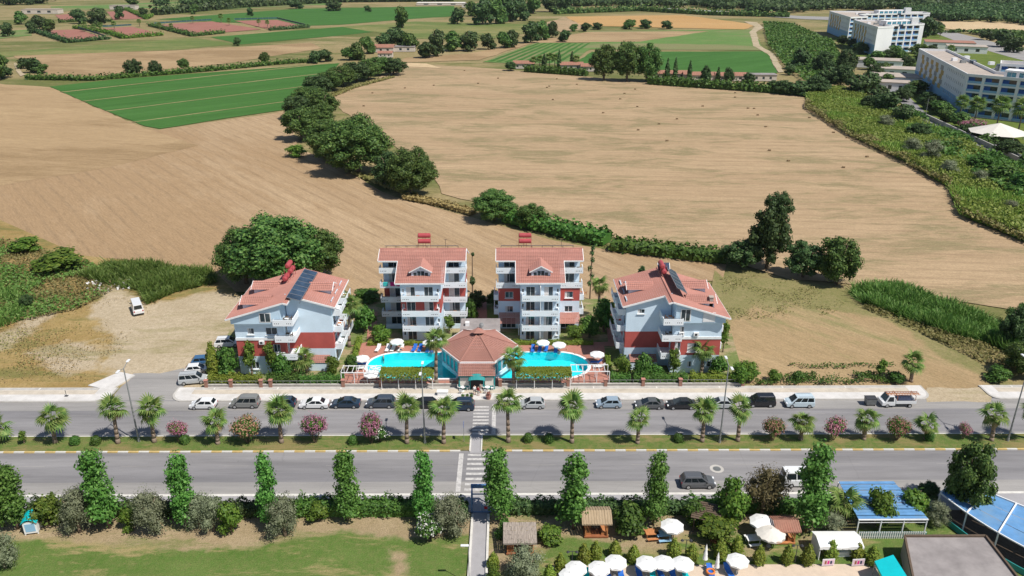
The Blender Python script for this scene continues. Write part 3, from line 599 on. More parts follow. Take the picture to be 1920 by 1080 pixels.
# fan palm
fr = MB()
def frond(L, droop, seg=13):
    mb = MB(); base = Vector((0, 0, 0)); tip = Vector((L * .48, 0, 0)); mb.bar(base, tip, .05, .03)
    for i in range(seg):
        a = R(-105 + 210 * i / (seg - 1)); l = L * .56 * (1 - .25 * abs(i - (seg - 1) / 2) / (seg / 2)); w = .115
        d = Vector((math.cos(a), math.sin(a), 0)); n = Vector((-d.y, d.x, 0)); m_ = tip + d * l * .55 + Vector((0, 0, -.02)); e = tip + d * l + Vector((0, 0, -droop * l))
        mb.face([tip - n * .02, m_ - n * w, m_ + n * w, tip + n * .02]); mb.face([m_ - n * w, e - n * .02, e + n * .02, m_ + n * w])
    return mb
FRG = frond(2.6, .42).mesh('frond', 'palm_green'); FRD = frond(2.1, .8).mesh('frond', 'palm_dry')
def palm(px, py, cx, cy, label, group, width=1.0, n=23):
    p = G(px, py); p.z = .1 if 815 < py < 850 else 0; zc = max(1.2, HT(G(px, py), cy)); q = G(cx, cy, zc); lean = max(-1.2, min(1.2, q.x - p.x))
    o = empty('fan_palm', p, 0, label, 'palm tree', group); mb = MB(); a = Vector((0, 0, -.1)); k = 7
    for i in range(k):
        t = (i + 1) / k; b_ = Vector((lean * t ** 1.4, 0, zc * t)); r = .29 - .11 * t; mb.tube(a, b_, r + (.12 if i == 0 else .05), r + .02, 9); a = b_
    mb.build('trunk', 'palm_trunk', o, True)
    for i in range(n):
        el = 80 - 132 * (i / (n - 1)) ** .8 + random.uniform(-12, 12); az = i * 137.5 + random.uniform(-15, 15)
        dry = el < -36 and random.random() < .75
        f = link('frond', FRD if dry else FRG, o, (lean, 0, zc + .05)); f.rotation_euler = (R(random.uniform(-25, 25)), R(-el), R(az))
        s = width * random.uniform(.68, 1.08); f.scale = (s, s, s)
    return o
def plant(name, key, px, py, top=None, w=None, label=None, cat='tree', group=None, h=None, z=0.0):
    parts, ph, pw = PROTO[key]; p = G(px, py); p.z = z
    hh = h if h else HT(G(px, py), top) * 1.02
    ww = w * MPP(px, py) if w else hh / ph * pw
    o = empty(name, p, random.uniform(0, 6.28), label, cat, group); o.scale = (ww / pw, ww / pw, hh / ph)
    for n_, me in parts: link(n_, me, o)
    return o
def hedge(name, pts, wid, h, mt, label, cat='hedge', dens=34, size=.26, px=True, group=None, rag=.1):
    P = [G(*p) if px else Vector((*p, 0)) for p in pts]; Q = []; core = MB(); o = None
    for a, b_ in zip(P, P[1:]):
        L = (b_ - a).length; n = int(dens * L * (wid + 2 * h)); d = (b_ - a) / L; nn = Vector((-d.y, d.x, 0))
        u = rng.uniform(0, L, n); th = rng.uniform(0, math.pi, n); r = 1 + rng.normal(size=n) * rag + .12 * np.sin(u * 1.7 + 1) + .10 * np.sin(u * 4.1)
        y = np.cos(th); y = np.sign(y) * np.abs(y) ** .5 * wid / 2 * r; z = np.sin(th) ** .5 * h * r
        Pn = np.stack([a.x + d.x * u + nn.x * y, a.y + d.y * u + nn.y * y, np.maximum(z, .05)], 1)
        N = np.stack([nn.x * np.cos(th), nn.y * np.cos(th), np.sin(th) + .2], 1) + unit(n) * .7
        Q.append(quads(Pn, N, size))
        m = Matrix.Translation(a) @ d.to_track_quat('X', 'Z').to_matrix().to_4x4(); core.box(0, L, -wid * .36, wid * .36, 0, h * .78, 0, m)
    cv = np.array([[core.v[i] for i in f] for f in core.f])
    return tag(link(name, npmesh(name, np.concatenate(Q + [cv]), mt)), label, cat, group)

# palms along the median
PML = ['at the far end beyond the sapling', 'beside the lollipop sapling', 'just before the lamp at the side street', 'just past the lamp at the side street', 'between the small pink and the rust oleander', 'between the rust and the large pink oleander', 'between the last pink oleander and the pergola lamp', 'between the pergola lamp and the zebra crossing', 'shading the zebra crossing', 'past two clipped shrubs opposite the vine canopy', 'with a short trunk opposite the dark grey saloon', 'just before the lamp at the silver saloon', 'just past the lamp at the silver saloon', 'with a short trunk opposite the pale blue van', 'between the bright pink and the brownish oleander', 'with a short trunk past the brownish oleander', 'beside the lamp at the dirt entrance', 'beyond the lamp at the dirt entrance']
for x, y, cx, cy in ((-6, 832, -8, 800), (104, 831, 97, 783), (222, 832, 212, 768), (290, 830, 282, 770), (409, 833, 404, 792), (528, 831, 522, 772), (763, 832, 763, 766), (832, 832, 833, 769), (953, 830, 951, 754), (1072, 831, 1073, 766), (1195, 832, 1199, 788), (1316, 829, 1322, 773), (1383, 828, 1388, 768), (1501, 825, 1504, 793), (1619, 825, 1625, 787), (1735, 824, 1740, 797), (1858, 827, 1866, 779), (1936, 826, 1940, 772)):
    palm(x, y, cx, cy, 'fan palm on the median ' + PML.pop(0), 'palms along the median', random.uniform(.88, 1.08) * (1.0 if cy < 785 else .9), random.randint(18, 26))
for x, y, cx, cy, l in ((818, 722, 818, 638, 'tall fan palm beside the poolside pavilion entrance, at the vine pergola'), (963, 724, 962, 672, 'fan palm leaning over the pool by the pavilion glazing'), (568, 699, 568, 675, 'short fan palm in front of the gabled block with solar panels on its ridge'), (655, 650, 656, 570, 'fan palm with yellowing crown beside the side balconies of a gabled block'), (1315, 700, 1320, 655, 'bushy fan palm against the white gable wall near the street lamp'), (1122, 598, 1124, 536, 'fan palm between the two right-hand apartment blocks'), (1708, 715, 1711, 680, 'fan palm standing alone in the dry plot behind the pavement'), (1580, 972, 1584, 942, 'broad fan palm beside the blue sheet roof')):
    palm(x, y, cx, cy, l.replace('the two right-hand apartment blocks', 'the pool blocks and the chimneyed gabled block'), None, 1.05 if y > 900 else .95)
for x, y, top, w, key, l in ((337, 829, 786, 44, 'oleander_pink', 'small round pink oleander on the median beside two palms'), (465, 831, 778, 62, 'oleander_mixed', 'wide rust-coloured oleander on the median opposite the grey van'), (592, 831, 773, 58, 'oleander_pink', 'large pink oleander on the median opposite the white sedan'), (697, 831, 773, 50, 'oleander_pink', 'pink oleander with white flowers at its foot on the median'), (1447, 827, 779, 48, 'oleander_mixed', 'green and rust oleander on the median opposite the black van'), (1562, 826, 780, 46, 'oleander_pink', 'bright pink oleander on the median near the pickup truck'), (1680, 826, 780, 52, 'oleander_mixed', 'brownish oleander on the median opposite the pickup truck'), (1805, 825, 790, 27, 'oleander_pink', 'smallest pink oleander on the median')):
    plant('oleander', key, x, y, top + 3, w * .88, l, 'shrub', z=.12)
plant('oleander', 'oleander_white', 712, 829, 800, 34, 'white oleander growing into the pink one on the median', 'shrub', z=.12)
for x, y in ((142, 834), (181, 834), (348, 832), (990, 829), (1029, 830), (1272, 829), (1741, 826), (662, 833)):
    plant('clipped_shrub', 'drum', x, y, None, 19, 'drum-shaped clipped shrub on the grass median', 'shrub', 'clipped shrubs on the median', h=1.35, z=.12)
plant('sapling', 'small', 46, 833, 808, 18, 'small lollipop sapling at the end of the median', 'tree', z=.12)

# pleached plane trees along the near pavement
PLL = ['tall narrow plane tree %s' % k for k in ('standing over the turquoise hut', 'behind the one over the turquoise hut', 'between the first two olive trees', 'between olives opposite the rust oleander', 'with a pinched waist beside a pale olive', 'with a full round head at the clipped hedge', 'above the white-flowering bush', 'beside the blue path portal', 'with bare lower trunk beside the thatched gazebo', 'beside the parasol at the hedge', 'with trunk showing, in front of the white minibus')]
for i, (x, y, top, w, key) in enumerate(((34, 992, 878, 62, 'plane0'), (8, 985, 850, 66, 'plane1'), (207, 990, 850, 62, 'plane0'), (350, 990, 858, 56, 'plane1'), (505, 985, 855, 46, 'plane2'), (652, 975, 853, 54, 'plane0'), (795, 980, 853, 52, 'plane1'), (938, 978, 845, 58, 'plane2'), (1075, 992, 862, 58, 'plane1'), (1224, 985, 860, 54, 'plane0'), (1510, 998, 840, 66, 'plane2'))):
    o = plant('plane_tree', 'plane%d' % (1 if key == 'plane2' and x < 600 else (i * 3) % 7), x, y, top, w * (.86, 1.0, .95, .9, .98, 1.06, .84, 1.0, 1.12, .9, 1.0)[i], PLL[i], 'tree', 'plane trees along the near pavement'); o.rotation_euler = (R(random.uniform(-3, 3)), R(random.uniform(-4, 4)), random.uniform(0, 6.28))
plant('plane_tree', 'tree0', 1803, 962, 826, 92, 'spreading broad-leaved tree over the curved blue sheet roof')
plant('plane_tree', 'bush1', 1366, 985, 902, 66, 'low rounded plane tree beside the brown feathery tree')
plant('tamarisk_tree', 'brown', 1428, 968, 875, 92, 'brown feathery tree by the near pavement')
for x, y, top, w in ((150, 998, 918, 72), (175, 985, 925, 55), (288, 1000, 923, 70), (375, 990, 930, 60), (402, 995, 930, 58), (535, 1005, 932, 66), (848, 1002, 930, 78), (10, 1065, 1000, 60), (985, 1090, 1030, 80)):
    plant('olive_tree', 'olive%d' % (x % 3), x, y, top, w, ('grey-green olive tree ' + {150: 'in front of a plane tree near the yellow-green bush', 175: 'tucked behind another olive by a plane tree', 288: 'standing free between two plane trees', 375: 'beside the upright yellow-green bush, behind its twin', 402: 'touching the upright yellow-green bush', 535: 'pale and broad beside the pinched plane tree', 848: 'next to the white-flowering bush and the path portal'}[x]) if y < 1060 else ('grey-green olive tree at the lawn edge near the turquoise hut' if x < 100 else 'grey-green olive tree beside the grey thatched shelter'), 'tree', 'olive trees behind the pavement' if y < 1060 else None)
for x, y, top, w, k, l in ((92, 985, 935, 62, 'bush0', 'yellow-green bush beside the turquoise hut'), (435, 1000, 942, 50, 'bush1', 'upright yellow-green bush at the end of the olive row'), (598, 975, 945, 48, 'bush2', 'dark-leaved bush between two plane trees at the hedge'), (244, 990, 955, 40, 'bush2', 'low bush between an olive and a plane tree'), (1030, 1015, 990, 56, 'bush2', 'sprawling green bush between the thatched shelters'), (945, 1008, 975, 34, 'shrub0', 'small leafy bush by the garden path'), (1180, 1000, 945, 70, 'shrub1', 'dense bush beside the thatched gazebo'), (1300, 985, 940, 44, 'shrub0', 'round bush near the dark lattice shelter'), (1345, 1012, 975, 90, 'bush2', 'loose spreading bush over the garden bench'), (1645, 985, 922, 60, 'bush0', 'bright bush in front of the blue sheet roof'), (1710, 972, 920, 62, 'bush1', 'large bush at the corner of the blue sheet roof'), (1752, 985, 940, 44, 'olive1', 'grey bush between the two blue roofs'), (1740, 935, 905, 40, 'dark0', 'dark bush on the roadside by the blue roofs'), (1560, 998, 965, 50, 'olive0', 'pale bush below the broad fan palm'), (1440, 960, 925, 40, 'dark1', 'dark bush under the brown feathery tree'), (975, 955, 940, 40, 'shrub0', 'bush at the foot of a plane tree by the path gate'), (925, 1095, 1058, 26, 'bush0', 'yellow-green bush at the near end of the garden path')):
    plant('bush', k, x, y, top, w, l, 'bush')
plant('bush', 'oleander_white', 806, 1012, 970, 52, 'white-flowering bush at the lawn edge', 'bush')
hedge('hedge', [(560, 962), (792, 962)], 2.2, 2.0, 'leaf_hedge', 'clipped green hedge along the near pavement by the lawn', size=.3)
hedge('hedge', [(60, 962), (560, 964)], 2.0, 1.7, 'leaf_dark', 'dark hedge behind the olive trees', size=.3)
hedge('hedge', [(792, 964), (878, 964)], 2.0, 1.8, 'leaf_dark', 'short hedge beside the blue gate portal', size=.3)
hedge('hedge', [(960, 960), (1290, 960)], 1.8, 1.7, 'leaf_dark', 'dark hedge behind the thatched gazebo', size=.3); hedge('hedge', [(1290, 958), (1590, 958)], 1.8, 1.8, 'leaf_hedge', 'green hedge behind the garden umbrellas', size=.3)
for x, y in ((925, 1066), (1030, 1095), (1050, 1074), (1094, 1056), (1116, 1050), (1153, 1043), (1187, 1053), (1262, 1046), (1296, 1052), (1349, 1047), (1381, 1039), (1422, 1058), (1475, 1057), (1513, 1058), (1556, 1049), (1607, 1050), (1633, 1058)):
    plant('clipped_cypress', 'topiary', x, y, None, random.uniform(23, 28), 'egg-shaped clipped conifer edging the sun terrace', 'shrub', 'clipped conifers along the terrace', h=random.uniform(2.3, 3.0))

# trees in and around the stubble fields
RT = [(738, 140, 108, 52), (712, 140, 105, 55), (690, 148, 112, 50), (668, 152, 115, 60), (642, 160, 122, 60), (622, 168, 132, 55), (598, 178, 140, 58), (578, 195, 162, 66), (604, 218, 172, 70), (562, 222, 178, 62), (566, 262, 200, 72), (602, 240, 195, 60)]
for i, (x, y, t_, w) in enumerate(RT): plant('oak_tree', ('tree%d' if i % 3 else 'dark%d') % (i % 3), x, y, t_, w, 'dark green tree in the row between the green crop and the pale stubble', 'tree', 'trees in the row beside the green crop')
for x, y, t_, w, k, l in ((622, 300, 222, 95, 'big2', 'tall grey-green tree at the bend of the tree row'), (672, 325, 215, 128, 'big1', 'largest oak in the tree row, with dark shadow below'), (735, 350, 285, 75, 'dark1', 'dark tree between two oaks at the end of the row'), (772, 365, 276, 98, 'big0', 'round oak closing the tree row'), (525, 535, 404, 178, 'big0', 'huge round tree behind the gabled block with solar panels'), (462, 530, 428, 105, 'big1', 'lower lobe tree joined to the huge round tree'), (598, 520, 425, 95, 'big2', 'outer tree of the clump behind the solar panel roof'), (926, 413, 354, 86, 'big2', 'round bush tree at the head of the bramble hedge'), (995, 425, 382, 62, 'tree2', 'low tree following on the bramble hedge'), (1437, 502, 385, 82, 'dark2', 'tall twisted tree standing above the field corner'), (1448, 440, 362, 56, 'dark0', 'topmost tuft of the twisted tree at the field corner'), (1392, 500, 448, 80, 'dark1', 'dark spreading tree at the foot of the twisted tree'), (1505, 518, 452, 76, 'dark0', 'round dark tree in the field corner, middle of three'), (1568, 532, 444, 84, 'tree2', 'leaning tree at the edge of the reeds'), (252, 142, 110, 34, 'dark0', 'paired dark tree on the track above the green crop'), (293, 140, 113, 27, 'dark1', 'smaller dark tree on the track above the green crop'), (345, 130, 109, 22, 'tree1', 'small tree on the track above the green crop'), (497, 120, 97, 20, 'tree0', 'slender tree at the far end of the track')):
    if 'topmost' in l:
        o = plant('tree', k, 1446, 500, 412, 52, l, 'tree'); o.location.z = HT(G(1446, 500), 415); o.scale.z *= .62; bpy.data.objects.remove([c for c in o.children if c.name.startswith('trunk')][0]); tw = o; continue
    o = plant('tree', k, x, y, t_, w, l, 'tree')
    if 'tall twisted' in l: twist = o
tw.name = 'upper_crown'; M_ = tw.matrix_basis.copy(); tw.parent = twist; bpy.context.view_layer.update(); tw.matrix_basis = twist.matrix_basis.inverted() @ M_
for k_ in ('label', 'category'): del tw[k_]
hedge('undergrowth', [(735, 145), (660, 165), (600, 190), (570, 240), (600, 285), (665, 325), (735, 352), (775, 368)], 3, .8, 'leaf_reed_dry', 'shrubby undergrowth along the foot of the tree row', 'undergrowth', dens=3, size=.9, rag=.35)
hedge('bramble_hedge', [(950, 412), (1010, 428), (1070, 442), (1138, 456)], 6, 3.0, 'leaf_hedge', 'bramble hedge running down from the round bush tree', dens=5, size=.8)
hedge('bramble_hedge', [(1146, 466), (1220, 474), (1300, 484), (1362, 490)], 5, 2.6, 'leaf_hedge', 'clipped-looking bramble hedge leading to the field corner trees', dens=6, size=.7)
plant('bush', 'bush0', 556, 293, 272, 44, 'bright low bush at the foot of the tree row', 'bush')
hedge('scrub', [(760, 372), (830, 385), (888, 402)], 3, 1.2, 'leaf_dry', 'dry scrub between the oak and the bramble hedge', 'scrub', dens=6, size=.6)
cover('reeds', [(150, 520), (200, 495), (300, 500), (395, 512), (408, 530), (330, 548), (275, 572), (262, 545), (225, 540)], 11000, .32, 2.4, 'leaf_reed', 'tall green reeds at the edge of the waste ground', 'reeds', .35, True)
cover('reeds', [(1595, 548), (1640, 535), (1700, 545), (1760, 568), (1890, 618), (1940, 648), (1940, 680), (1850, 645), (1780, 628), (1690, 596), (1620, 570)], 15000, .32, 2.7, 'leaf_reed', 'tall green reeds between the pale stubble and the dry plot', 'reeds', .35, True)
cover('scrub', [(1600, 555), (1680, 590), (1780, 630), (1850, 650), (1940, 690), (1900, 710), (1800, 660), (1700, 612), (1610, 575)], 4500, .4, .9, 'leaf_reed_dry', 'ragged weeds along the foot of the reeds', 'scrub', .3, clump=.3)
cover('scrub', [(-60, 440), (40, 455), (160, 490), (240, 530), (150, 580), (60, 600), (-60, 610)], 14000, .5, 1.2, 'leaf_reed', 'rough green weeds on the waste ground', 'scrub', .3, clump=.16)
cover('scrub', [(-60, 440), (40, 455), (160, 490), (240, 530), (150, 580), (60, 600), (-60, 610)], 9000, .45, .8, 'leaf_reed_dry', 'yellowing grass among the weeds of the waste ground', 'scrub', .3)
cover('tall_grass', [(-60, 520), (40, 560), (45, 600), (-60, 635)], 3500, .3, 2.0, 'leaf_reed', 'tall green grass at the edge of the waste ground', 'grass', .3, True)
cover('weeds', [(-60, 600), (180, 560), (300, 560), (240, 640), (200, 715), (-60, 722)], 5000, .22, .5, 'leaf_dry', 'dry weeds over the waste ground', 'weeds', .3, clump=.18)
cover('weeds', [(-60, 640), (150, 600), (160, 640), (60, 690), (-60, 722)], 1500, .28, .5, 'leaf_reed_dry', 'greenish weeds over the waste ground', 'weeds', .3, clump=.3)
for x, y, t_, w, k, l in ((112, 505, 474, 100, 'bush0', 'wide green bush on the waste ground beside the stubble'), (48, 472, 446, 60, 'bush1', 'rounded bush at the stubble edge of the waste ground'), (52, 575, 552, 26, 'dark0', 'blue-green bush alone in the weeds')): plant('bush', k, x, y, t_, w, l, 'bush')
cover('field_weeds', [(1350, 515), (1480, 520), (1600, 560), (1560, 590), (1400, 600), (1368, 600)], 2500, .3, .5, 'leaf_reed_dry', 'sparse weeds in the dry plot', 'weeds', .3, clump=.3)
cover('crop_row', [(1480, 683), (1570, 684), (1680, 682), (1680, 689), (1570, 692), (1480, 691)], 900, .28, .6, 'leaf_hedge', 'row of green vegetables in the dry plot', 'plants', .5, clump=.5)
cover('weedy_verge', [(1400, 710), (1500, 704), (1600, 702), (1700, 702), (1700, 720), (1600, 722), (1500, 724), (1400, 724)], 5200, .3, 1.1, 'leaf_hedge', 'leafy weeds along the back of the pavement', 'plants', .9, clump=.55)
for x, y, t_, w, k, l in ((1402, 712, 680, 42, 'bush0', 'yellow bush at the corner by the street lamp'), (1450, 715, 695, 28, 'bush1', 'round bush in the verge of the dry plot'), (1495, 714, 696, 24, 'shrub1', 'dark bush in the verge of the dry plot'), (1650, 708, 672, 24, 'small', 'thin young tree in the dry plot verge'), (1680, 716, 698, 34, 'shrub0', 'agave-like clump beside the lone fan palm'), (1900, 650, 575, 60, 'dark1', 'big dark bush at the end of the reeds'), (1912, 700, 640, 72, 'tree2', 'dark green tree over the end of the dry plot'), (1870, 712, 690, 50, 'shrub0', 'low bush by the far corner of the dry plot'), (1915, 620, 570, 60, 'tree1', 'upper green bush at the end of the reeds')): plant('bush', k, x, y, t_, w, l, 'bush')
# bank of tall reeds beyond the pale stubble
BANK = [(1510, 170), (1580, 170), (1690, 212), (1960, 350), (1960, 468), (1800, 404), (1782, 354), (1700, 305), (1600, 257), (1520, 202)]
cover('reed_bed', BANK, 60000, .7, 2.8, 'leaf_bank', 'bank of tall yellow-green reeds beside the pale stubble', 'reeds', .09, True, z=.1)
cover('reed_tops', BANK, 30000, .75, 3.1, 'leaf_bank', 'feathery tops of the reed bank', 'reeds', .09, z=.1, jit=.35)
cover('reed_edge', [(1512, 190), (1600, 250), (1700, 298), (1782, 348), (1806, 400), (1950, 455), (1950, 470), (1800, 408), (1778, 356), (1695, 308), (1596, 260), (1508, 204)], 6000, .8, 2.6, 'leaf_reed_dry', 'drier grass fringe of the reed bank', 'reeds', .2)
cover('scrub', [(1640, 195), (1690, 205), (1960, 345), (1960, 420), (1850, 350), (1720, 270)], 16000, 1.1, 3.2, 'leaf_hedge', 'darker scrub on the hotel side of the reed bank', 'scrub', .12, z=.3, clump=.12)
cover('scrub', [(1430, 45), (1480, 45), (1560, 80), (1600, 150), (1520, 165), (1475, 130), (1440, 85)], 12000, 1.8, 3.5, 'leaf_hedge', 'scrubland between the dirt track and the hotels', 'scrub', .05)
for i, (x, y, t_, w) in enumerate(((1660, 215, 172, 55), (1630, 205, 178, 40), (1605, 178, 140, 50), (1575, 165, 120, 48), (1550, 160, 125, 46), (1530, 178, 140, 50), (1500, 178, 152, 52), (1470, 175, 150, 48), (1625, 175, 135, 46), (1540, 140, 95, 44), (1500, 130, 90, 40), (1585, 135, 92, 40), (1645, 195, 160, 40), (1720, 258, 230, 46), (1480, 140, 120, 22), (1450, 172, 150, 34), (1690, 230, 195, 44))):
    plant('tree', ('dark%d' if i % 2 else 'far%d') % (i % 2), x, y, t_, w, 'dark tree in the grove ' + ('at the end of the farm hedge' if x < 1520 else 'between the dirt track scrub and the reed bank' if x < 1600 else 'along the reed bank below the hotels'), 'tree', 'grove trees ' + ('at the farm hedge' if x < 1520 else 'above the reed bank' if x < 1600 else 'below the hotels'))
for i, (x, y, t_, w) in enumerate(((1708, 290, 258, 40), (1745, 305, 262, 44), (1660, 240, 215, 36), (1775, 330, 300, 40), (1835, 345, 318, 34), (1890, 400, 375, 36))): plant('bush', 'olive%d' % (i % 3), x, y, t_, w, 'grey-green bush among the reeds of the bank', 'bush', 'grey bushes on the reed bank')
for i, (x, y, t_, w) in enumerate(((1840, 320, 290, 60), (1880, 345, 308, 66), (1915, 365, 325, 60), (1790, 285, 262, 40))): plant('bush', 'shrub%d' % (i % 2), x, y, t_, w, 'dark bush on the slope below the hotel wall', 'bush', 'bushes below the hotel wall')
# eucalyptus and garden row behind the pale stubble
for i, (x, y, t_, w) in enumerate(((1132, 150, 82, 52), (1175, 152, 76, 56), (1212, 152, 80, 56))): plant('eucalyptus_tree', 'tree%d' % i, x, y, t_, w, 'tall eucalyptus in the farm garden behind the pale stubble', 'tree', 'eucalyptus trees in the farm garden')
hedge('farm_hedge', [(985, 134), (1100, 142)], 5, 3.5, 'leaf_hedge', 'trimmed farm hedge beside the red-roofed shed', dens=2.2, size=1.2); hedge('farm_hedge', [(1215, 157), (1300, 163), (1400, 170), (1505, 178)], 5, 4, 'leaf_hedge', 'trimmed farm hedge between the eucalyptus and the grove', dens=2.2, size=1.2)
for i, (x, y, t_, w) in enumerate(((958, 132, 115, 24), (1020, 130, 100, 10), (1048, 130, 92, 8), (1072, 128, 95, 9), (1322, 160, 122, 22), (1365, 160, 126, 22), (1402, 163, 135, 24), (1250, 150, 108, 10), (1265, 150, 106, 9), (1292, 152, 112, 9), (1345, 158, 125, 10))):
    plant('cypress_tree' if w < 12 else 'tree', 'cypress' if w < 12 else 'dark%d' % (i % 3), x, y, t_, w, 'slim dark cypress in the farm garden' if w < 12 else 'rounded dark tree in the farm garden', 'tree', 'cypresses of the farm' if w < 12 else 'round trees of the farm')
MID = [(655, 112, 90, 34), (610, 115, 92, 30), (590, 118, 95, 24), (690, 100, 68, 30), (720, 95, 62, 34), (745, 90, 50, 40), (770, 95, 62, 36), (800, 108, 78, 40), (820, 105, 55, 34), (850, 95, 57, 40), (880, 95, 58, 40), (915, 92, 62, 30), (945, 90, 60, 30), (960, 88, 55, 30), (995, 80, 40, 38), (1015, 75, 38, 34), (1035, 70, 40, 26), (1058, 78, 55, 24), (1075, 58, 45, 18), (1098, 58, 42, 22), (1120, 55, 42, 22), (1180, 54, 36, 28), (1210, 53, 36, 26), (1250, 54, 38, 22), (670, 112, 80, 30)]
for i, (x, y, t_, w) in enumerate(MID): lb = 'dark tree ' + ('on the track at the end of the green crop' if x < 680 else 'standing round the farmyard houses' if x < 790 else 'in the windbreak between farmyard and striped crop' if x < 980 else 'where the windbreak meets the striped crop' if x < 1062 else 'in the hedge below the ploughed orange field'); plant('tree', ('far%d' if i % 3 else 'fargreen%d') % (i % 2), x, y, t_, w, lb, 'tree', lb.replace('dark tree', 'trees'))
TOP = [(755, 52, 12, 28), (858, 45, 14, 30), (905, 46, -2, 44), (930, 44, -4, 44), (955, 40, -8, 40), (975, 38, -6, 36), (1000, 25, -8, 34), (1030, 22, -8, 34), (1060, 22, -8, 30), (885, 30, 2, 30), (625, 20, 2, 34), (555, 16, 0, 28), (365, 26, 8, 18), (470, 30, 14, 12), (15, 68, 42, 26), (40, 45, 20, 26), (75, 55, 28, 30), (60, 62, 38, 20), (95, 62, 36, 24), (150, 44, 16, 30), (185, 48, 14, 38), (468, 28, 20, 10), (445, 85, 70, 16), (690, 22, 10, 14), (248, 10, -4, 26), (225, 36, 10, 18), (270, 32, 14, 20), (0, 150, 100, 40), (65, 135, 108, 36), (45, 128, 108, 24), (80, 136, 120, 26), (8, 145, 125, 34)]
for i, (x, y, t_, w) in enumerate(TOP): lb = 'dark tree ' + ('in the tall far grove behind the windbreak' if x >= 850 else 'alone among the far green crops' if x > 540 else 'on a far field boundary past the clay courts' if x > 340 else 'between the clay courts' if x > 110 else 'beside the pale hall of the clay courts' if y < 80 else 'by the bend of the dirt track'); plant('tree', ('far%d' if i % 3 else 'fargreen%d') % (i % 2), x, y, t_, w, lb, 'tree', lb.replace('dark tree', 'trees'))
hedge('field_hedge', [(50, 148), (170, 150), (260, 143), (400, 132), (520, 120), (600, 115)], 4, 2, 'leaf_hedge', 'ragged hedge on the track above the green crop', dens=2, size=1.2, rag=.35)
for i_, pl in enumerate(([(58, 57), (90, 68), (128, 80), (205, 73)], [(140, 53), (200, 62), (232, 72), (305, 66)], [(280, 48), (362, 68), (420, 62)], [(505, 57), (580, 51)], [(236, 18), (275, 36), (285, 30)], [(110, 42), (150, 40), (210, 40)])): hedge('court_hedge', pl, 4, 2.2, ('leaf_dark', 'leaf_bush', 'leaf_tree')[i_ % 3], ('dark hedge round the court nearest the bare field', 'yellow-green shrubs between two clay courts', 'shrubs below the largest clay court', 'hedge at the outer corner of the last clay court', 'dark hedge beside the court behind the pale hall', 'shrubs between the hall and the clay courts')[i_], dens=1.3, size=1.5, rag=.4)
hedge('field_hedge', [(290, 28), (450, 14), (640, 4), (850, 2)], 14, 7, 'leaf_dark', 'far hedge line beyond the crops', dens=.25, size=3.5, rag=.3); hedge('field_hedge', [(1040, 26), (1200, 20), (1330, 28), (1480, 32)], 10, 5, 'leaf_tree', 'hedge along the highway', dens=.3, size=2.8, rag=.3)
def wood(name, pts, n, h, r, label):
    P = scatter([G(*p) for p in pts], n); L = [(p[0], p[1], h * random.uniform(.4, .65), r * random.uniform(.8, 1.3), r * random.uniform(.8, 1.3), h * random.uniform(.35, .6)) for p in P]
    tag(link(name, npmesh(name, crown(L, n * 130, r * .32, core=.7), 'leaf_dark')), label, 'woodland', None, 'stuff')
wood('woodland', [(1690, 22), (1800, 16), (1990, 18), (1990, 52), (1850, 42), (1740, 38)], 200, 9, 8, 'dense dark pine wood beyond the access road')
wood('woodland', [(1000, 2), (1280, 0), (1560, 4), (1990, 2), (1990, 18), (1700, 22), (1560, 20), (1480, 28), (1280, 14), (1060, 14)], 330, 11, 11, 'far wood along the highway'); wood('woodland', [(-150, 0), (95, 0), (95, 8), (-150, 14)], 70, 12, 10, 'far wood at the end of the fields'); wood('woodland', [(290, 2), (450, 0), (460, 6), (300, 12)], 50, 10, 9, 'far copse beyond the clay courts'); wood('woodland', [(-400, -38), (2400, -38), (2300, -8), (1000, -6), (-300, -6)], 420, 16, 34, 'farthest tree line of the plain')
cover('roadside_scrub', [(1760, 62), (1800, 60), (1990, 92), (1990, 66), (1850, 62)], 5000, 2.6, 4, 'leaf_tree', 'scrub between the access road and the sand', 'scrub', .04)
for i, (x, y, t_, w) in enumerate(((1718, 62, 35, 34), (1735, 70, 30, 36), (1700, 60, 40, 24), (1755, 66, 40, 26), (1880, 88, 55, 40), (1850, 75, 55, 30), (1900, 98, 70, 40))): plant('tree', 'far%d' % (i % 2), x, y, t_, w, 'dark tree beside the access road', 'tree', 'trees along the access road')

# ------------------------------------------------------------------ building helpers
def wallp(mb, O, U, N, W, Hh, ops=(), depth=.18, mi=0, band=None):
    """wall panel with real openings; O bottom start, U along, N outward; band=(z0,z1,mi)"""
    O, U, N = Vector(O), Vector(U), Vector(N); Z = Vector((0, 0, 1))
    us = sorted({0, W, *[u for o in ops for u in o[:2]]}); zs = {0, Hh, *[z for o in ops for z in o[2:4]]}
    if band: zs |= {band[0], band[1]}
    zs = sorted(z for z in zs if 0 <= z <= Hh)
    for a, b in zip(us, us[1:]):
        for c, d in zip(zs, zs[1:]):
            um, zm = (a + b) / 2, (c + d) / 2
            if any(o[0] < um < o[1] and o[2] < zm < o[3] for o in ops): continue
            k = band[2] if band and band[0] <= zm <= band[1] else mi
            mb.face([O + U * a + Z * c, O + U * b + Z * c, O + U * b + Z * d, O + U * a + Z * d], k)
    for a, b, c, d in [o[:4] for o in ops]:
        q = [O + U * a + Z * c, O + U * b + Z * c, O + U * b + Z * d, O + U * a + Z * d]
        for i in range(4): p, r = q[i], q[(i + 1) % 4]; mb.face([p, r, r - N * depth, p - N * depth], mi)
WC = {}
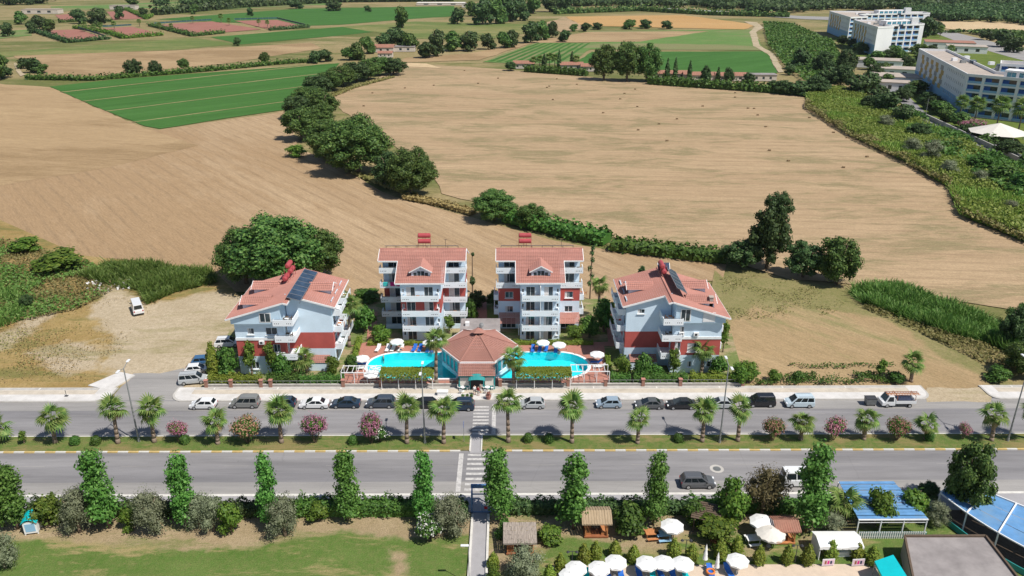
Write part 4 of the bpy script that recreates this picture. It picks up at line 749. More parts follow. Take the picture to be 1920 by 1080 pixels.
def window(parent, O, U, N, op, door=False, glassm='glass_dark', frame='trim_white', name=None, mull=1, curtain=0.0):
    a, b, c, d = op[:4]; w, h = round(b - a, 3), round(d - c, 3); key = (w, h, door, glassm, frame, mull, curtain)
    if key not in WC:
        t = .07; f = MB(); f.box(-w / 2, -w / 2 + t, -.06, 0, 0, h); f.box(w / 2 - t, w / 2, -.06, 0, 0, h); f.box(-w / 2 + t, w / 2 - t, -.06, 0, h - t, h); f.box(-w / 2 + t, w / 2 - t, -.06, 0, 0, t)
        for k in range(mull): x = -w / 2 + w * (k + 1) / (mull + 1); f.box(x - t / 2, x + t / 2, -.055, -.005, t, h - t)
        if not door: f.box(-w / 2 - .1, w / 2 + .1, -.34, -.19, -.10, -.02)
        p = MB(); p.face([(-w / 2, -.02, 0), (w / 2, -.02, 0), (w / 2, -.02, h), (-w / 2, -.02, h)])
        cu = None
        if curtain:
            cu = MB(); cu.face([(-w / 2 + t, -.028, t), (-w / 2 + t + (w - 2 * t) * curtain, -.028, t), (-w / 2 + t + (w - 2 * t) * curtain, -.028, h - t), (-w / 2 + t, -.028, h - t)]); cu = cu.mesh('curtain', 'curtain')
        WC[key] = (f.mesh('frame', frame), p.mesh('pane', glassm), cu)
    f, p, cu = WC[key]; O, U, N = Vector(O), Vector(U), Vector(N)
    loc = O + U * (a + b) / 2 + Vector((0, 0, c)) - N * .15; rz = math.atan2(N.y, N.x) + math.pi / 2
    o = link(name or ('door' if door else 'window'), f, parent, loc, rz); link('pane', p, o)
    if cu: link('curtain', cu, o)
    return o
def panel(parent, O, U, N, W, Hh, ops, mats, band=None, name='wall', mi=0, doors=True):
    mb = MB(); wallp(mb, O, U, N, W, Hh, ops, mi=mi, band=band); o = mb.build(name, mats, parent)
    for op in ops:
        w = op[1] - op[0]; dr = (op[3] - op[2]) > 1.75
        window(parent, O, U, N, op, dr, mull=(0 if w < .9 else 2 if w > 2 else 1), curtain=random.choice((0, 0, .3, .5)))
    return o
def tiles(mb, P0, U, V, W, L, mi=0, w0=0.0, w1=0.0, course=.34, wave=.32, amp=.028):
    """tiled slope: courses with a lip, rolls along the eave; narrows by w0/w1 (left/right) at the top"""
    P0, U, V = Vector(P0), Vector(U).normalized(), Vector(V).normalized(); N = U.cross(V)
    if N.z < 0: N = -N
    n = max(1, int(L / course))
    for j in range(n):
        f0, f1 = j / n, (j + 1) / n; rows = []
        for f, lift in ((f0, .075), (f1, .01)):
            a, b = w0 * f, W - w1 * f; k = max(1, int((W - (w0 + w1) * .5 * (f0 + f1)) / (wave / 2)))
            rows.append([P0 + U * (a + (b - a) * i / k) + V * (L * f) + N * (lift + (amp if i % 2 else -amp * .4)) for i in range(k + 1)])
        a, b = rows
        for i in range(len(a) - 1):
            if (a[i] - a[i + 1]).length > .01: mb.face([a[i], a[i + 1], b[i + 1], b[i]], mi)
def balcony(parent, x0, x1, y0, y1, z, holes=4, sides='LRF', rail=True):
    """slab and parapet; y0 front edge, y1 wall"""
    mb = MB(); t = .12; h = .92
    mb.box(x0, x1, y0, y1, z - .16, z)
    if 'F' in sides: mb.box(x0, x1, y0, y0 + t, z, z + h)
    ya = y0 + t if 'F' in sides else y0
    if 'L' in sides: mb.box(x0, x0 + t, ya, y1, z, z + h)
    if 'R' in sides: mb.box(x1 - t, x1, ya, y1, z, z + h)
    o = mb.build('balcony', 'parapet_white', parent)
    v = MB(); W = x1 - x0
    for e in (0, 1):
        for k in range(holes):
            c = (x0 + .35 + k * .3) if e == 0 else (x1 - .35 - k * .3)
            v.box(c - .07, c + .07, y0 - .006, y0 + .05, z + .22, z + .36)
    if 'F' in sides and W > 2: v.build('dark_hole_mark', 'interior_dark', o)  # dark blocks on the parapet face stand for the shade inside its holes
    if rail and 'F' in sides: r = MB(); r.bar((x0, y0 + .06, z + h + .16), (x1, y0 + .06, z + h + .16), .05); r.bar((x0 + .03, y0 + .06, z + h), (x0 + .03, y0 + .06, z + h + .16), .04); r.bar((x1 - .03, y0 + .06, z + h), (x1 - .03, y0 + .06, z + h + .16), .04); r.build('rail', 'steel', o)
    if random.random() < .8:
        c = MB(); cx = random.uniform(x0 + .8, x1 - .8); cy = (y0 + y1) / 2; c.box(cx - .3, cx + .3, cy - .3, cy + .3, z + .62, z + .66)
        for sx in (-1, 1):
            c.box(cx + sx * .26 - .02, cx + sx * .26 + .02, cy - .02, cy + .02, z, z + .62)
            q = cx + sx * .62; c.box(q - .2, q + .2, cy - .2, cy + .2, z + .40, z + .44); c.box(q + sx * .17, q + sx * .21, cy - .2, cy + .2, z + .44, z + .82)
            for lx in (-.17, .17): c.box(q + lx - .02, q + lx + .02, cy - .18, cy + .18, z, z + .40)
        c.build('furniture', random.choice(('plastic_white', 'wood_orange', 'wood_dark', 'plastic_white')), o)
    return o
def dormer(parent, c, yaw, w, h, l, roofm='roof_tile'):
    """gabled dormer; local +Y runs back into the slope"""
    M_ = Matrix.Translation(c) @ Matrix.Rotation(yaw, 4, 'Z'); d = MB(); hw = w / 2
    P = lambda x, y, z: M_ @ Vector((x, y, z))
    d.face([P(-hw, 0, -.6), P(hw, 0, -.6), P(hw, 0, h * .55), P(0, 0, h), P(-hw, 0, h * .55)])
    for s in (-1, 1): d.face([P(s * hw, 0, -.6), P(s * hw, l, -.6), P(s * hw, l, h * .55), P(s * hw, 0, h * .55)])
    o = d.build('dormer', 'wall_white', parent); g = MB()
    for k in range(4):
        x = -hw * .78 + k * hw * .39 + hw * .195; t = h * (.36 if k in (0, 3) else .5); g.face([P(x - hw * .17, -.02, .02), P(x + hw * .17, -.02, .02), P(x + hw * .17, -.02, t), P(x - hw * .17, -.02, t)])
    g.build('pane', 'glass_dark', o)
    r = MB(); ov = .35; e = h * .55 - ov * (h * .45 / hw); z = Vector((0, 0, 1))
    for s in (-1, 1):
        a = P(s * (hw + ov), -.4, e); b = P(0, -.4, h + .04); u = (P(0, 1, 0) - P(0, 0, 0)); V = b - a
        tiles(r, a, u, V, l + .4, V.length)
    r.build('dormer_roof', roofm, o); f = MB()
    for s in (-1, 1): f.bar(P(s * (hw + ov), -.42, e - .04), P(0, -.42, h), .1, .16)
    f.build('fascia', 'trim_white', o)
    return o
def solar(parent, P0, U, V, n, w, h, lift=.35):
    P0, U, V = Vector(P0), Vector(U).normalized(), Vector(V).normalized(); N = U.cross(V); N = N if N.z > 0 else -N
    for k in range(n):
        a = P0 + U * (k * (w + .06)) + N * lift; o = MB(); q = [a, a + U * w, a + U * w + V * h, a + V * h]
        for i in range(4): o.bar(q[i], q[(i + 1) % 4], .07)
        o = o.build('solar_panel', 'steel', parent); g = MB(); g.face([p + N * .012 for p in q]); g.build('pane', 'solar_glass', o)
    f = MB()
    for k in range(n + 1):
        a = P0 + U * (k * (w + .06) - .03); f.bar(a, a + N * lift, .05); f.bar(a + V * h, a + V * h + N * lift, .05)
    f.build('panel_frame', 'dark_metal', parent)
def tank(parent, c, axis='x', n=2):
    c = Vector(c); d = Vector((1, 0, 0)) if axis == 'x' else Vector((0, 1, 0)); L = 2.1; s = MB()
    for k in range(n):
        m = c + Vector((0, 0, .55 + k * 1.0)) + (Vector((0, .25 * k, 0)) if axis == 'x' else Vector((-.35 * k, 0, 0))); t = MB(); t.tube(m - d * L / 2, m + d * L / 2, .44, .44, 14); t.tube(m - d * (L / 2 + .12), m - d * L / 2, .25, .44, 14); t.tube(m + d * L / 2, m + d * (L / 2 + .12), .44, .25, 14)
        t.build('water_tank', 'tank_red', parent, False)
    for e in (-.7, .7): q = c + d * e; s.bar(q + Vector((.45, 0, -.9)), q + Vector((.45, 0, 1.6)), .06); s.bar(q + Vector((-.45, 0, -.9)), q + Vector((-.45, 0, 1.6)), .06)
    s.build('tank_stand', 'tank_red', parent)
def acunit(parent, c, yaw=0):
    M_ = Matrix.Translation(c) @ Matrix.Rotation(yaw, 4, 'Z'); m = MB(); m.box(-.42, .42, -.32, 0, 0, .6, 0, M_); o = m.build('air_conditioner', 'trim_white', parent)
    f = MB(); f.box(-.25, .15, -.335, -.321, .1, .5, 0, M_); f.build('fan_grille', 'dark_metal', o)

# ------------------------------------------------------------------ the two blocks with the deep centre bay
def bay_block(cx, label, variant):
    Y0 = 130.0; o = empty('apartment_block', (cx, Y0, 0), 0, label, 'building'); FZ = [0, 2.6, 5.5, 8.4, 11.3]; W = 7.5; BW = 3.55; YW = 6.8; YB_ = 15.5
    X, Y_, mY = Vector((1, 0, 0)), Vector((0, 1, 0)), Vector((0, -1, 0)); RI = (7.5, 15.0); slope = (15.0 - 11.35) / 8.0
    mats = ['wall_white', 'wall_red']
    ops = []
    for z in FZ[:4]:
        ops += [(1.0, 2.6, z + .05, z + 2.1), (4.2, 5.8, z + .05, z + 2.1), (.25, .65, z + 1.0, z + 1.75), (6.45, 6.85, z + 1.0, z + 1.75)]
    panel(o, (-BW, 0, 0), X, mY, 2 * BW, 11.3, ops, mats, (5.5, 8.2, 1) if variant == 0 else (5.5, 8.2, 0))
    for s in (-1, 1):       # cheeks of the bay, wings
        Oc = (s * BW, 0, 0) if s > 0 else (s * BW, YW, 0); Uc = Y_ if s > 0 else -Y_
        panel(o, Oc, Uc, X * s, YW, 11.35, [], mats, (5.3, 8.2, 1)); m = MB(); m.face([(s * BW, 0, 11.35), (s * BW, YW, 11.35), (s * BW, YW, 11.35 + YW * slope)]); m.build('wall', 'wall_white', o)
        wo = []
        x0 = BW if s > 0 else -W
        if variant == 0:
            for z in FZ: wo.append((1.0, 3.0, z + .05, z + 2.1))
            panel(o, (x0, YW, 0), X, mY, W - BW, 14.0, wo, mats, (5.5, 8.2, 1))
            for z in FZ[1:]: balcony(o, x0 + (.03 if s > 0 else -.45), x0 + W - BW + (.45 if s > 0 else -.03), 5.0, YW - .01, z)
            g = MB(); g.box(x0 + .2, x0 + W - BW, 5.0, 5.15, 0, .95); g.build('terrace_wall', 'wall_white', o)
        else:
            for i, z in enumerate(FZ):
                if i < 3: wo.append((1.2, 2.7, z + .7, z + 1.95))
                else: wo.append((1.0, 3.0, z + .05, z + 2.1))
            wo[0] = (.6, 3.2, .05, 2.1)
            # the lower three floors stand forward in this block, balconies above
            panel(o, (x0, 5.0, 0), X, mY, W - BW, 8.3, wo[:3], mats, (5.6, 8.2, 1)); panel(o, (x0, YW, 8.3), X, mY, W - BW, 5.7, [(a, b, c - 8.3, d - 8.3) for a, b, c, d in wo[3:]], mats)
            m = MB(); m.box(x0, x0 + W - BW, 5.0, YW, 8.1, 8.299); m.build('terrace_slab', 'wall_white', o)
            for z in FZ[3:]: balcony(o, x0 + (.03 if s > 0 else -.45), x0 + W - BW + (.45 if s > 0 else -.03), 4.8, YW - .01, z)
            for z in FZ[1:3]: balcony(o, x0 - .9 if s < 0 else W + .01, x0 - .01 if s < 0 else W + .9, 6.0, 10.0, z, 2, rail=False)
            c = MB(); tiles(c, (x0 + .1, 1.9, 2.35), X, (0, 3.05, .95), W - BW - .1, 3.15); c = c.build('canopy_roof', 'roof_tile', o); 
            for q in (.25, W - BW - .25): p = MB(); p.bar((x0 + q, 2.1, 0), (x0 + q, 2.1, 2.35), .14); p.build('canopy_post', 'trim_white', c)
        sd = X * s; sops = []
        for z in FZ[:4]: sops += [(5.2, 6.3, z + .9, z + 2.0)]
        panel(o, (s * W, YW if s > 0 else YB_, 0), Y_ if s > 0 else -Y_, sd, YB_ - YW, 11.3, [(a, b, c, d) for a, b, c, d in sops], mats, (5.5, 8.2, 1))
        if variant == 1: m = MB(); m.face([(s * W, 5.0, 0), (s * W, YW, 0), (s * W, YW, 8.3), (s * W, 5.0, 8.3)]); m.build('wall', 'wall_white', o)
        m = MB(); m.face([(s * W, YW, 11.3), (s * W, YB_, 11.3), (s * W, YB_, 11.35), (s * W, RI[0], RI[1] - .1), (s * W, YW, 14.5)]); m.build('gable', 'wall_white', o)
    panel(o, (W, YB_, 0), -X, Y_, 2 * W, 11.35, [(a, a + 1.3, z + .8, z + 2.0) for z in FZ[:4] for a in (2, 6, 10)], mats, (5.5, 8.2, 1))
    for z in FZ[1:4]: b = balcony(o, -BW + .25, BW - .25, -1.35, -.01, z, 4)
    if variant == 1:
        m = MB(); m.box(-.06, .06, -1.3, -.02, 0, 10.9); m.build('party_post', 'trim_white', o)
    # roof: one plane from ridge, long over the bay, short over the wings; same behind
    r = MB(); V = Vector((0, 8.0, 3.65)); sl_ = V.length / 8.0
    tiles(r, (-BW - .85, -.5, 11.35), X, V, 2 * BW + 1.7, V.length)
    ye = 4.6; Lw = (7.5 - ye) * sl_; zw = 11.35 + (ye + .5) * slope
    tiles(r, (-W - .45, ye, zw), X, V, W - BW - .4, Lw); tiles(r, (BW + .85, ye, zw), X, V, W - BW - .4, Lw)
    tiles(r, (-W - .45, 16.1, 11.0), X, (0, -8.6, 4.0), 2 * W + .9, math.hypot(8.6, 4.0))
    rf = r.build('roof', 'roof_tile', o); f = MB()
    f.bar((-BW - .85, -.52, 11.3), (BW + .85, -.52, 11.3), .12, .26)
    for s in (-1, 1):
        f.bar((s * (BW + .85), -.5, 11.3), (s * (BW + .85), ye, zw - .05), .10, .22); f.bar((s * (BW + .86), ye - .02, zw - .06), (s * (W + .45), ye - .02, zw - .06), .12, .26); f.bar((s * (W + .46), ye, zw - .06), (s * (W + .46), 7.5, 14.95), .10, .24); f.bar((s * (W + .46), 16.1, 10.95), (s * (W + .46), 7.5, 14.95), .10, .24)
    f.build('fascia', 'trim_white', rf); sof = MB()
    sof.face([(-BW - .8, -.45, 11.27), (BW + .8, -.45, 11.27), (BW + .8, 0, 11.27), (-BW - .8, 0, 11.27)]); sof.build('soffit', 'wall_white', rf)
    for s in (-1, 1): sof = MB(); sof.face([(s * BW, ye, zw - .2), (s * (W + .4), ye, zw - .2), (s * (W + .4), 7.4, 14.6), (s * BW, 7.4, 14.6)]); sof.build('soffit', 'wall_white', rf)
    rg = MB(); rg.tube((-W - .45, 7.5, 15.05), (W + .45, 7.5, 15.05), .14, .14, 8); rg.build('ridge_cap', 'roof_tile', rf)
    dormer(o, (0.1, 1.2, 12.05), 0, 3.4, 2.0, 4.2)
    solar(o, (-W + .5, 8.0, 14.85), X, (0, .93, -.36), 7, 1.85, 1.7, .55); tank(o, (.2 if variant == 0 else -2.6, 8.2, 15.7))
    m = MB(); m.bar((W - 3.4, 8.2, 15), (W - 3.4, 8.2, 16.6), .06); m.bar((W - 3.7, 8.2, 16.5), (W - 3.1, 8.2, 16.5), .05); m.build('aerial', 'dark_metal', o)
    return o
CXB, CXC = G(791, 489, 13.7).x, G(1012, 489, 13.7).x
bay_block(CXB, 'white apartment block with open corner balconies and towels hung out, behind the pool', 0)
bay_block(CXC, 'white apartment block with red-tiled canopies over its ground floor, behind the pool', 1)
for dx, dz, mt, l in ((-6.9, 9.3, 'towel_teal', 'turquoise towel hanging over a corner balcony'), (-5.6, 9.32, 'towel_pink', 'pink towel hanging over a corner balcony'), (-4.5, 9.32, 'towel_pink', 'second pink towel beside the first on the corner balcony')):
    m = MB(); x = CXB + dx; m.box(x - .42, x + .42, 130 + 4.93, 130 + 4.985, dz - .65, dz + .04); m.box(x - .42, x + .42, 130 + 4.985, 130 + 5.25, dz + .02, dz + .05); tag(m.build('towel', mt), l, 'towel')

# ------------------------------------------------------------------ the two gabled blocks at the ends
def gable_block(x0, mirror, label):
    Wd, D, Y0 = 15.4, 13.7, 117.6; FL_ = [0, 3.3, 6.5, 9.5]; o = empty('gabled_apartment_block', (x0 + Wd / 2, Y0, 0), 0, label, 'building')
    sx = -1 if mirror else 1; PX = lambda u: (u - Wd / 2) * sx
    def P(u, y, z): return Vector((PX(u), y, z))
    def pan(u0, u1, y, z0, h, ops, band=None, name='wall', mi=0, mats=('wall_white', 'wall_red', 'wall_blue')):
        W = u1 - u0
        if mirror: O = P(u1, y, z0); ops = [(W - b, W - a, c, d) for a, b, c, d in ops]
        else: O = P(u0, y, z0)
        return panel(o, O, (1, 0, 0), (0, -1, 0), W, h, ops, list(mats), band, name, mi)
    def side(u, y0, y1, z0, h, out, ops, band=None, mi=0):
        n = Vector((out * sx, 0, 0)); W = y1 - y0
        if n.x > 0: O = P(u, y0, z0); U = (0, 1, 0)
        else: O = P(u, y1, z0); U = (0, -1, 0); ops = [(W - b, W - a, c, d) for a, b, c, d in ops]
        return panel(o, O, U, n, W, h, ops, ['wall_white', 'wall_red', 'wall_blue'], band, 'wall', mi)
    SU, SY = 9.6, 2.6; RU, RZ = 8.6, 13.35; slL = (RZ - 10.55) / 9.2; slR = (RZ - 11.2) / 7.4
    zL = lambda u: RZ - (RU - u) * slL; zR = lambda u: RZ - (u - RU) * slR
    # forward part, lower three floors
    pan(0, SU - 1.6, 0, 0, 9.5, [(2.0, 3.2, .9, 2.2), (5.6, 6.8, .2, 2.3), (6.0, 7.1, 4.0, 5.5), (5.0, 6.9, 7.2, 8.5), (2.0, 3.1, 7.3, 8.4)] if not mirror else [(1.2, 1.9, 1.0, 2.1), (4.5, 5.2, 1.0, 2.1), (3.2, 5.4, 3.9, 5.5), (6.6, 7.5, 3.7, 5.7), (6.2, 6.9, 7.0, 8.5)], (3.3, 6.2, 1))
    side(SU - 1.6, 0, SY + 1.2, 0, 9.5, 1, [(1.0, 2.2, z + .1, z + 2.2) for z in FL_[:3]], (3.3, 6.2, 1))
    m = MB(); m.box(*sorted((PX(-.05), PX(SU - 1.55))), -.10, -.002, 6.25, 6.7); m.build('string_course', 'trim_white', o)
    # attic storey of the forward part overhangs
    oy = -.7; za = 9.5
    pan(-.25, SU - 1.7, oy, za, 1.05, [] , mi=2); m = MB()
    op = [(4.6, 6.3, 9.9, 11.4)] if not mirror else [(1.6, 3.4, 9.8, 11.3), (5.6, 7.1, 9.9, 11.9)]
    pts = [P(-.25, oy, 10.55), P(SU - 1.7, oy, 10.55), P(SU - 1.7, oy, zL(SU - 1.7) - .1), P(-.25, oy, zL(-.25) - .12)]; m.face(pts); m.face([P(-.25, oy, za), P(SU - 1.7, oy, za), P(SU - 1.7, 0, za), P(-.25, 0, za)])
    m.face([P(SU - 1.7, oy, za), P(SU - 1.7, SY + 1.2, za), P(SU - 1.7, SY + 1.2, RZ - .2), P(SU - 1.7, oy, RZ - .3)]); m.face([P(-.25, oy, za), P(-.25, D, za), P(-.25, D, zL(-.25) - .1), P(-.25, oy, zL(-.25) - .1)])
    m.build('gable', 'wall_blue', o)
    for a, b, c, d in op:
        fr_ = MB(); fr_.box(PX((a + b) / 2) - (b - a) / 2 - .1, PX((a + b) / 2) + (b - a) / 2 + .1, oy - .06, oy - .003, c - .1, d + .1); fr_ = fr_.build('window', 'trim_white', o)
        for k in (0, 1): g = MB(); u0 = a + .06 + k * (b - a) / 2; u1 = u0 + (b - a) / 2 - .12; q = sorted((PX(u0), PX(u1))); g.box(q[0], q[1], oy - .075, oy - .061, c + .04, d - .04); g.build('pane', 'glass_dark' if not (mirror and a < 3) else 'trim_white', fr_)
    # set-back part
    pan(SU - 1.6, Wd, SY + 1.2 if False else SY, 0, 11.2, [(4.4, 5.6, 9.7, 10.5)] if mirror else [], (3.4, 6.4, 1)); m = MB(); m.face([P(SU - 1.6, SY, 11.2), P(Wd, SY, 11.2), P(Wd, SY, zR(Wd) - .08), P(SU - 1.6, SY, zR(SU - 1.6) - .08)]); m.build('gable', 'wall_white', o)
    if not mirror:
        pass
    # corner notch balconies
    for z in FL_[1:]:
        u0, u1 = SU - 2.9, SU + .35; q = sorted((PX(u0), PX(u1))); balcony(o, q[0], q[1], -1.1 if z < 9 else -1.25, SY - .02, z, 3, 'LRF')
    # side walls
    side(Wd, SY, D, 0, 11.1, 1, [(y, y + 1.8, z + .1, z + 2.2) for z in FL_ if z < 9.6 for y in (1.0, 4.4, 8.2)], (3.4, 6.4, 1)); side(0, 0, D, 0, 9.5, -1, [(y, y + 1.3, z + .8, z + 2.0) for z in FL_[:3] for y in (2, 6, 10)], (3.3, 6.2, 1))
    for z in FL_[1:]:
        for y0_, y1_ in ((SY + .6, 7.2), (8.2, 12.6)):
            q = sorted((PX(Wd + .01), PX(Wd + 1.35))); balcony(o, q[0], q[1], y0_, y1_, z - .2, 2, 'LRF', False); m = MB(); m.bar(P(Wd + 1.3, y0_, z + .85), P(Wd + 1.3, y1_, z + .85), .05); m.build('rail', 'steel', o)
    for z in FL_[1:3]: q = sorted((PX(-.01), PX(-1.1))); balcony(o, q[0], q[1], 3.0, 6.5, z - .2, 2, 'LRF', False)
    pan(0, Wd, D, 0, 10.5, [], (3.3, 6.4, 1)); m = MB(); m.face([P(0, D, 10.5), P(Wd, D, 10.5), P(Wd, D, zR(Wd)), P(RU, D, RZ - .1), P(0, D, zL(0) - .1)]); m.build('gable', 'wall_white', o)
    # roof
    r = MB(); U = Vector((0, 1, 0)); eL = -.9; VL = P(RU, 0, RZ) - P(eL, 0, zL(eL)); eR = Wd + .75; VR = P(RU, 0, RZ) - P(eR, 0, zR(eR))
    tiles(r, P(eL, oy - .4, zL(eL)), U, VL, D + .6 - oy + .4, VL.length); fb = (SU - 1.2 - RU) / (RU - eR)
    tiles(r, P(eR, SY - .55, zR(eR)), U, VR, D + .6 - SY + .55, VR.length * (eR - (SU - .3)) / (eR - RU)); q = P(SU - .3, oy - .4, zR(SU - .3)); V2 = P(RU, 0, RZ) - P(SU - .3, 0, zR(SU - .3)); tiles(r, q, U, V2, D + .6 - oy + .4, V2.length)
    rf = r.build('roof', 'roof_tile', o); f = MB()
    f.bar(P(eL, oy - .42, zL(eL) - .08), P(RU, oy - .42, RZ - .06), .10, .26); f.bar(P(RU, oy - .42, RZ - .06), P(SU - .3, oy - .42, zR(SU - .3) - .06), .10, .26); f.bar(P(SU - .28, oy - .42, zR(SU - .3) - .08), P(SU - .28, SY - .5, zR(SU - .3) - .08), .10, .24); f.bar(P(SU - .3, SY - .57, zR(SU - .3) - .06), P(eR, SY - .57, zR(eR) - .08), .10, .28)
    f.bar(P(eL - .05, oy - .4, zL(eL) - .08), P(eL - .05, D + .6, zL(eL) - .08), .12, .2); f.bar(P(eR + .05, SY - .55, zR(eR) - .08), P(eR + .05, D + .6, zR(eR) - .08), .12, .2); f.build('fascia', 'trim_white', rf)
    s_ = MB(); s_.face([P(eL, oy - .4, zL(eL) - .12), P(RU, oy - .4, RZ - .14), P(RU, D, RZ - .14), P(eL, D, zL(eL) - .12)]); s_.face([P(RU, oy - .4, RZ - .14), P(SU - .3, oy - .4, zR(SU - .3) - .14), P(SU - .3, D, zR(SU - .3) - .14), P(RU, D, RZ - .14)]); s_.face([P(SU - .3, SY - .5, zR(SU - .3) - .14), P(eR, SY - .5, zR(eR) - .12), P(eR, D, zR(eR) - .12), P(SU - .3, D, zR(SU - .3) - .14)]); s_.build('soffit', 'wall_white', rf)
    rg = MB(); rg.tube(P(RU, oy - .4, RZ + .08), P(RU, D + .6, RZ + .08), .14, .14, 8); rg.build('ridge_cap', 'roof_tile', rf)
    for u, y, w_ in ((1.2, 3.2, 2.6), (1.2, 9.6, 2.6)): dormer(o, P(u, y, zL(u) + .15), R(-90) * sx, 2.8, 1.6, 4.6)
    dormer(o, P(Wd - .8, 8.0, zR(Wd - .8) + .15), R(90) * sx, 2.8, 1.5, 4.2)
    if not mirror:
        solar(o, P(RU + .25, .2, RZ + .05), (0, 1, 0), VR * -1, 7, 1.75, 2.3, .45); tank(o, P(RU - 1.6, 11.6, RZ + .3), 'y'); tank(o, P(RU - 2.0, 9.4, RZ - .2), 'y', 1)
    else:
        solar(o, P(RU - .9, 2.2, RZ + .75), (0, 1, 0), Vector((-(VL.x) * .8, 0, -VL.z * 1.6)), 5, 1.9, 2.0, .5); tank(o, P(RU - .4, 10.6, RZ + .5), 'y'); solar(o, P(RU + .3, 11.5, RZ + .3), (1, 0, 0), (0, .7, .6), 2, 1.0, 1.6, .4)
        c = MB(); c.box(*sorted((PX(1.4), PX(2.0))), 1.8, 2.5, zL(1.4) - .3, zL(1.4) + 1.7); c = c.build('chimney', 'stone', o); k = MB(); k.box(*sorted((PX(1.3), PX(2.1))), 1.7, 2.6, zL(1.4) + 1.7, zL(1.4) + 1.82); k.build('chimney_cap', 'roof_flat', c)
    acunit(o, P(4.2, -.01, 5.6 if not mirror else 6.9)); acunit(o, P(6.6 if mirror else 7.4, -.01, 7.0 if mirror else 3.5))
    m = MB(); tiles(m, P(10.0 if not mirror else 14.6, .9, 1.5), (1, 0, 0), (0, 1.7, .7), 4.6, 1.8); m = m.build('porch_roof', 'roof_tile_brown', o); w_ = MB(); q = sorted((PX(10.1), PX(14.5))); w_.box(q[0], q[1], 1.0, SY - .01, 0, 1.45); w_.build('porch_wall', 'wall_white', m)
    return o
gable_block(G(430, 592, 10.6).x + .6, False, 'gabled block with a long row of solar panels on its ridge')
gable_block(G(1362, 588, 10.6).x - .6 - 15.4, True, 'gabled block with a stone chimney, beside the dry plot')

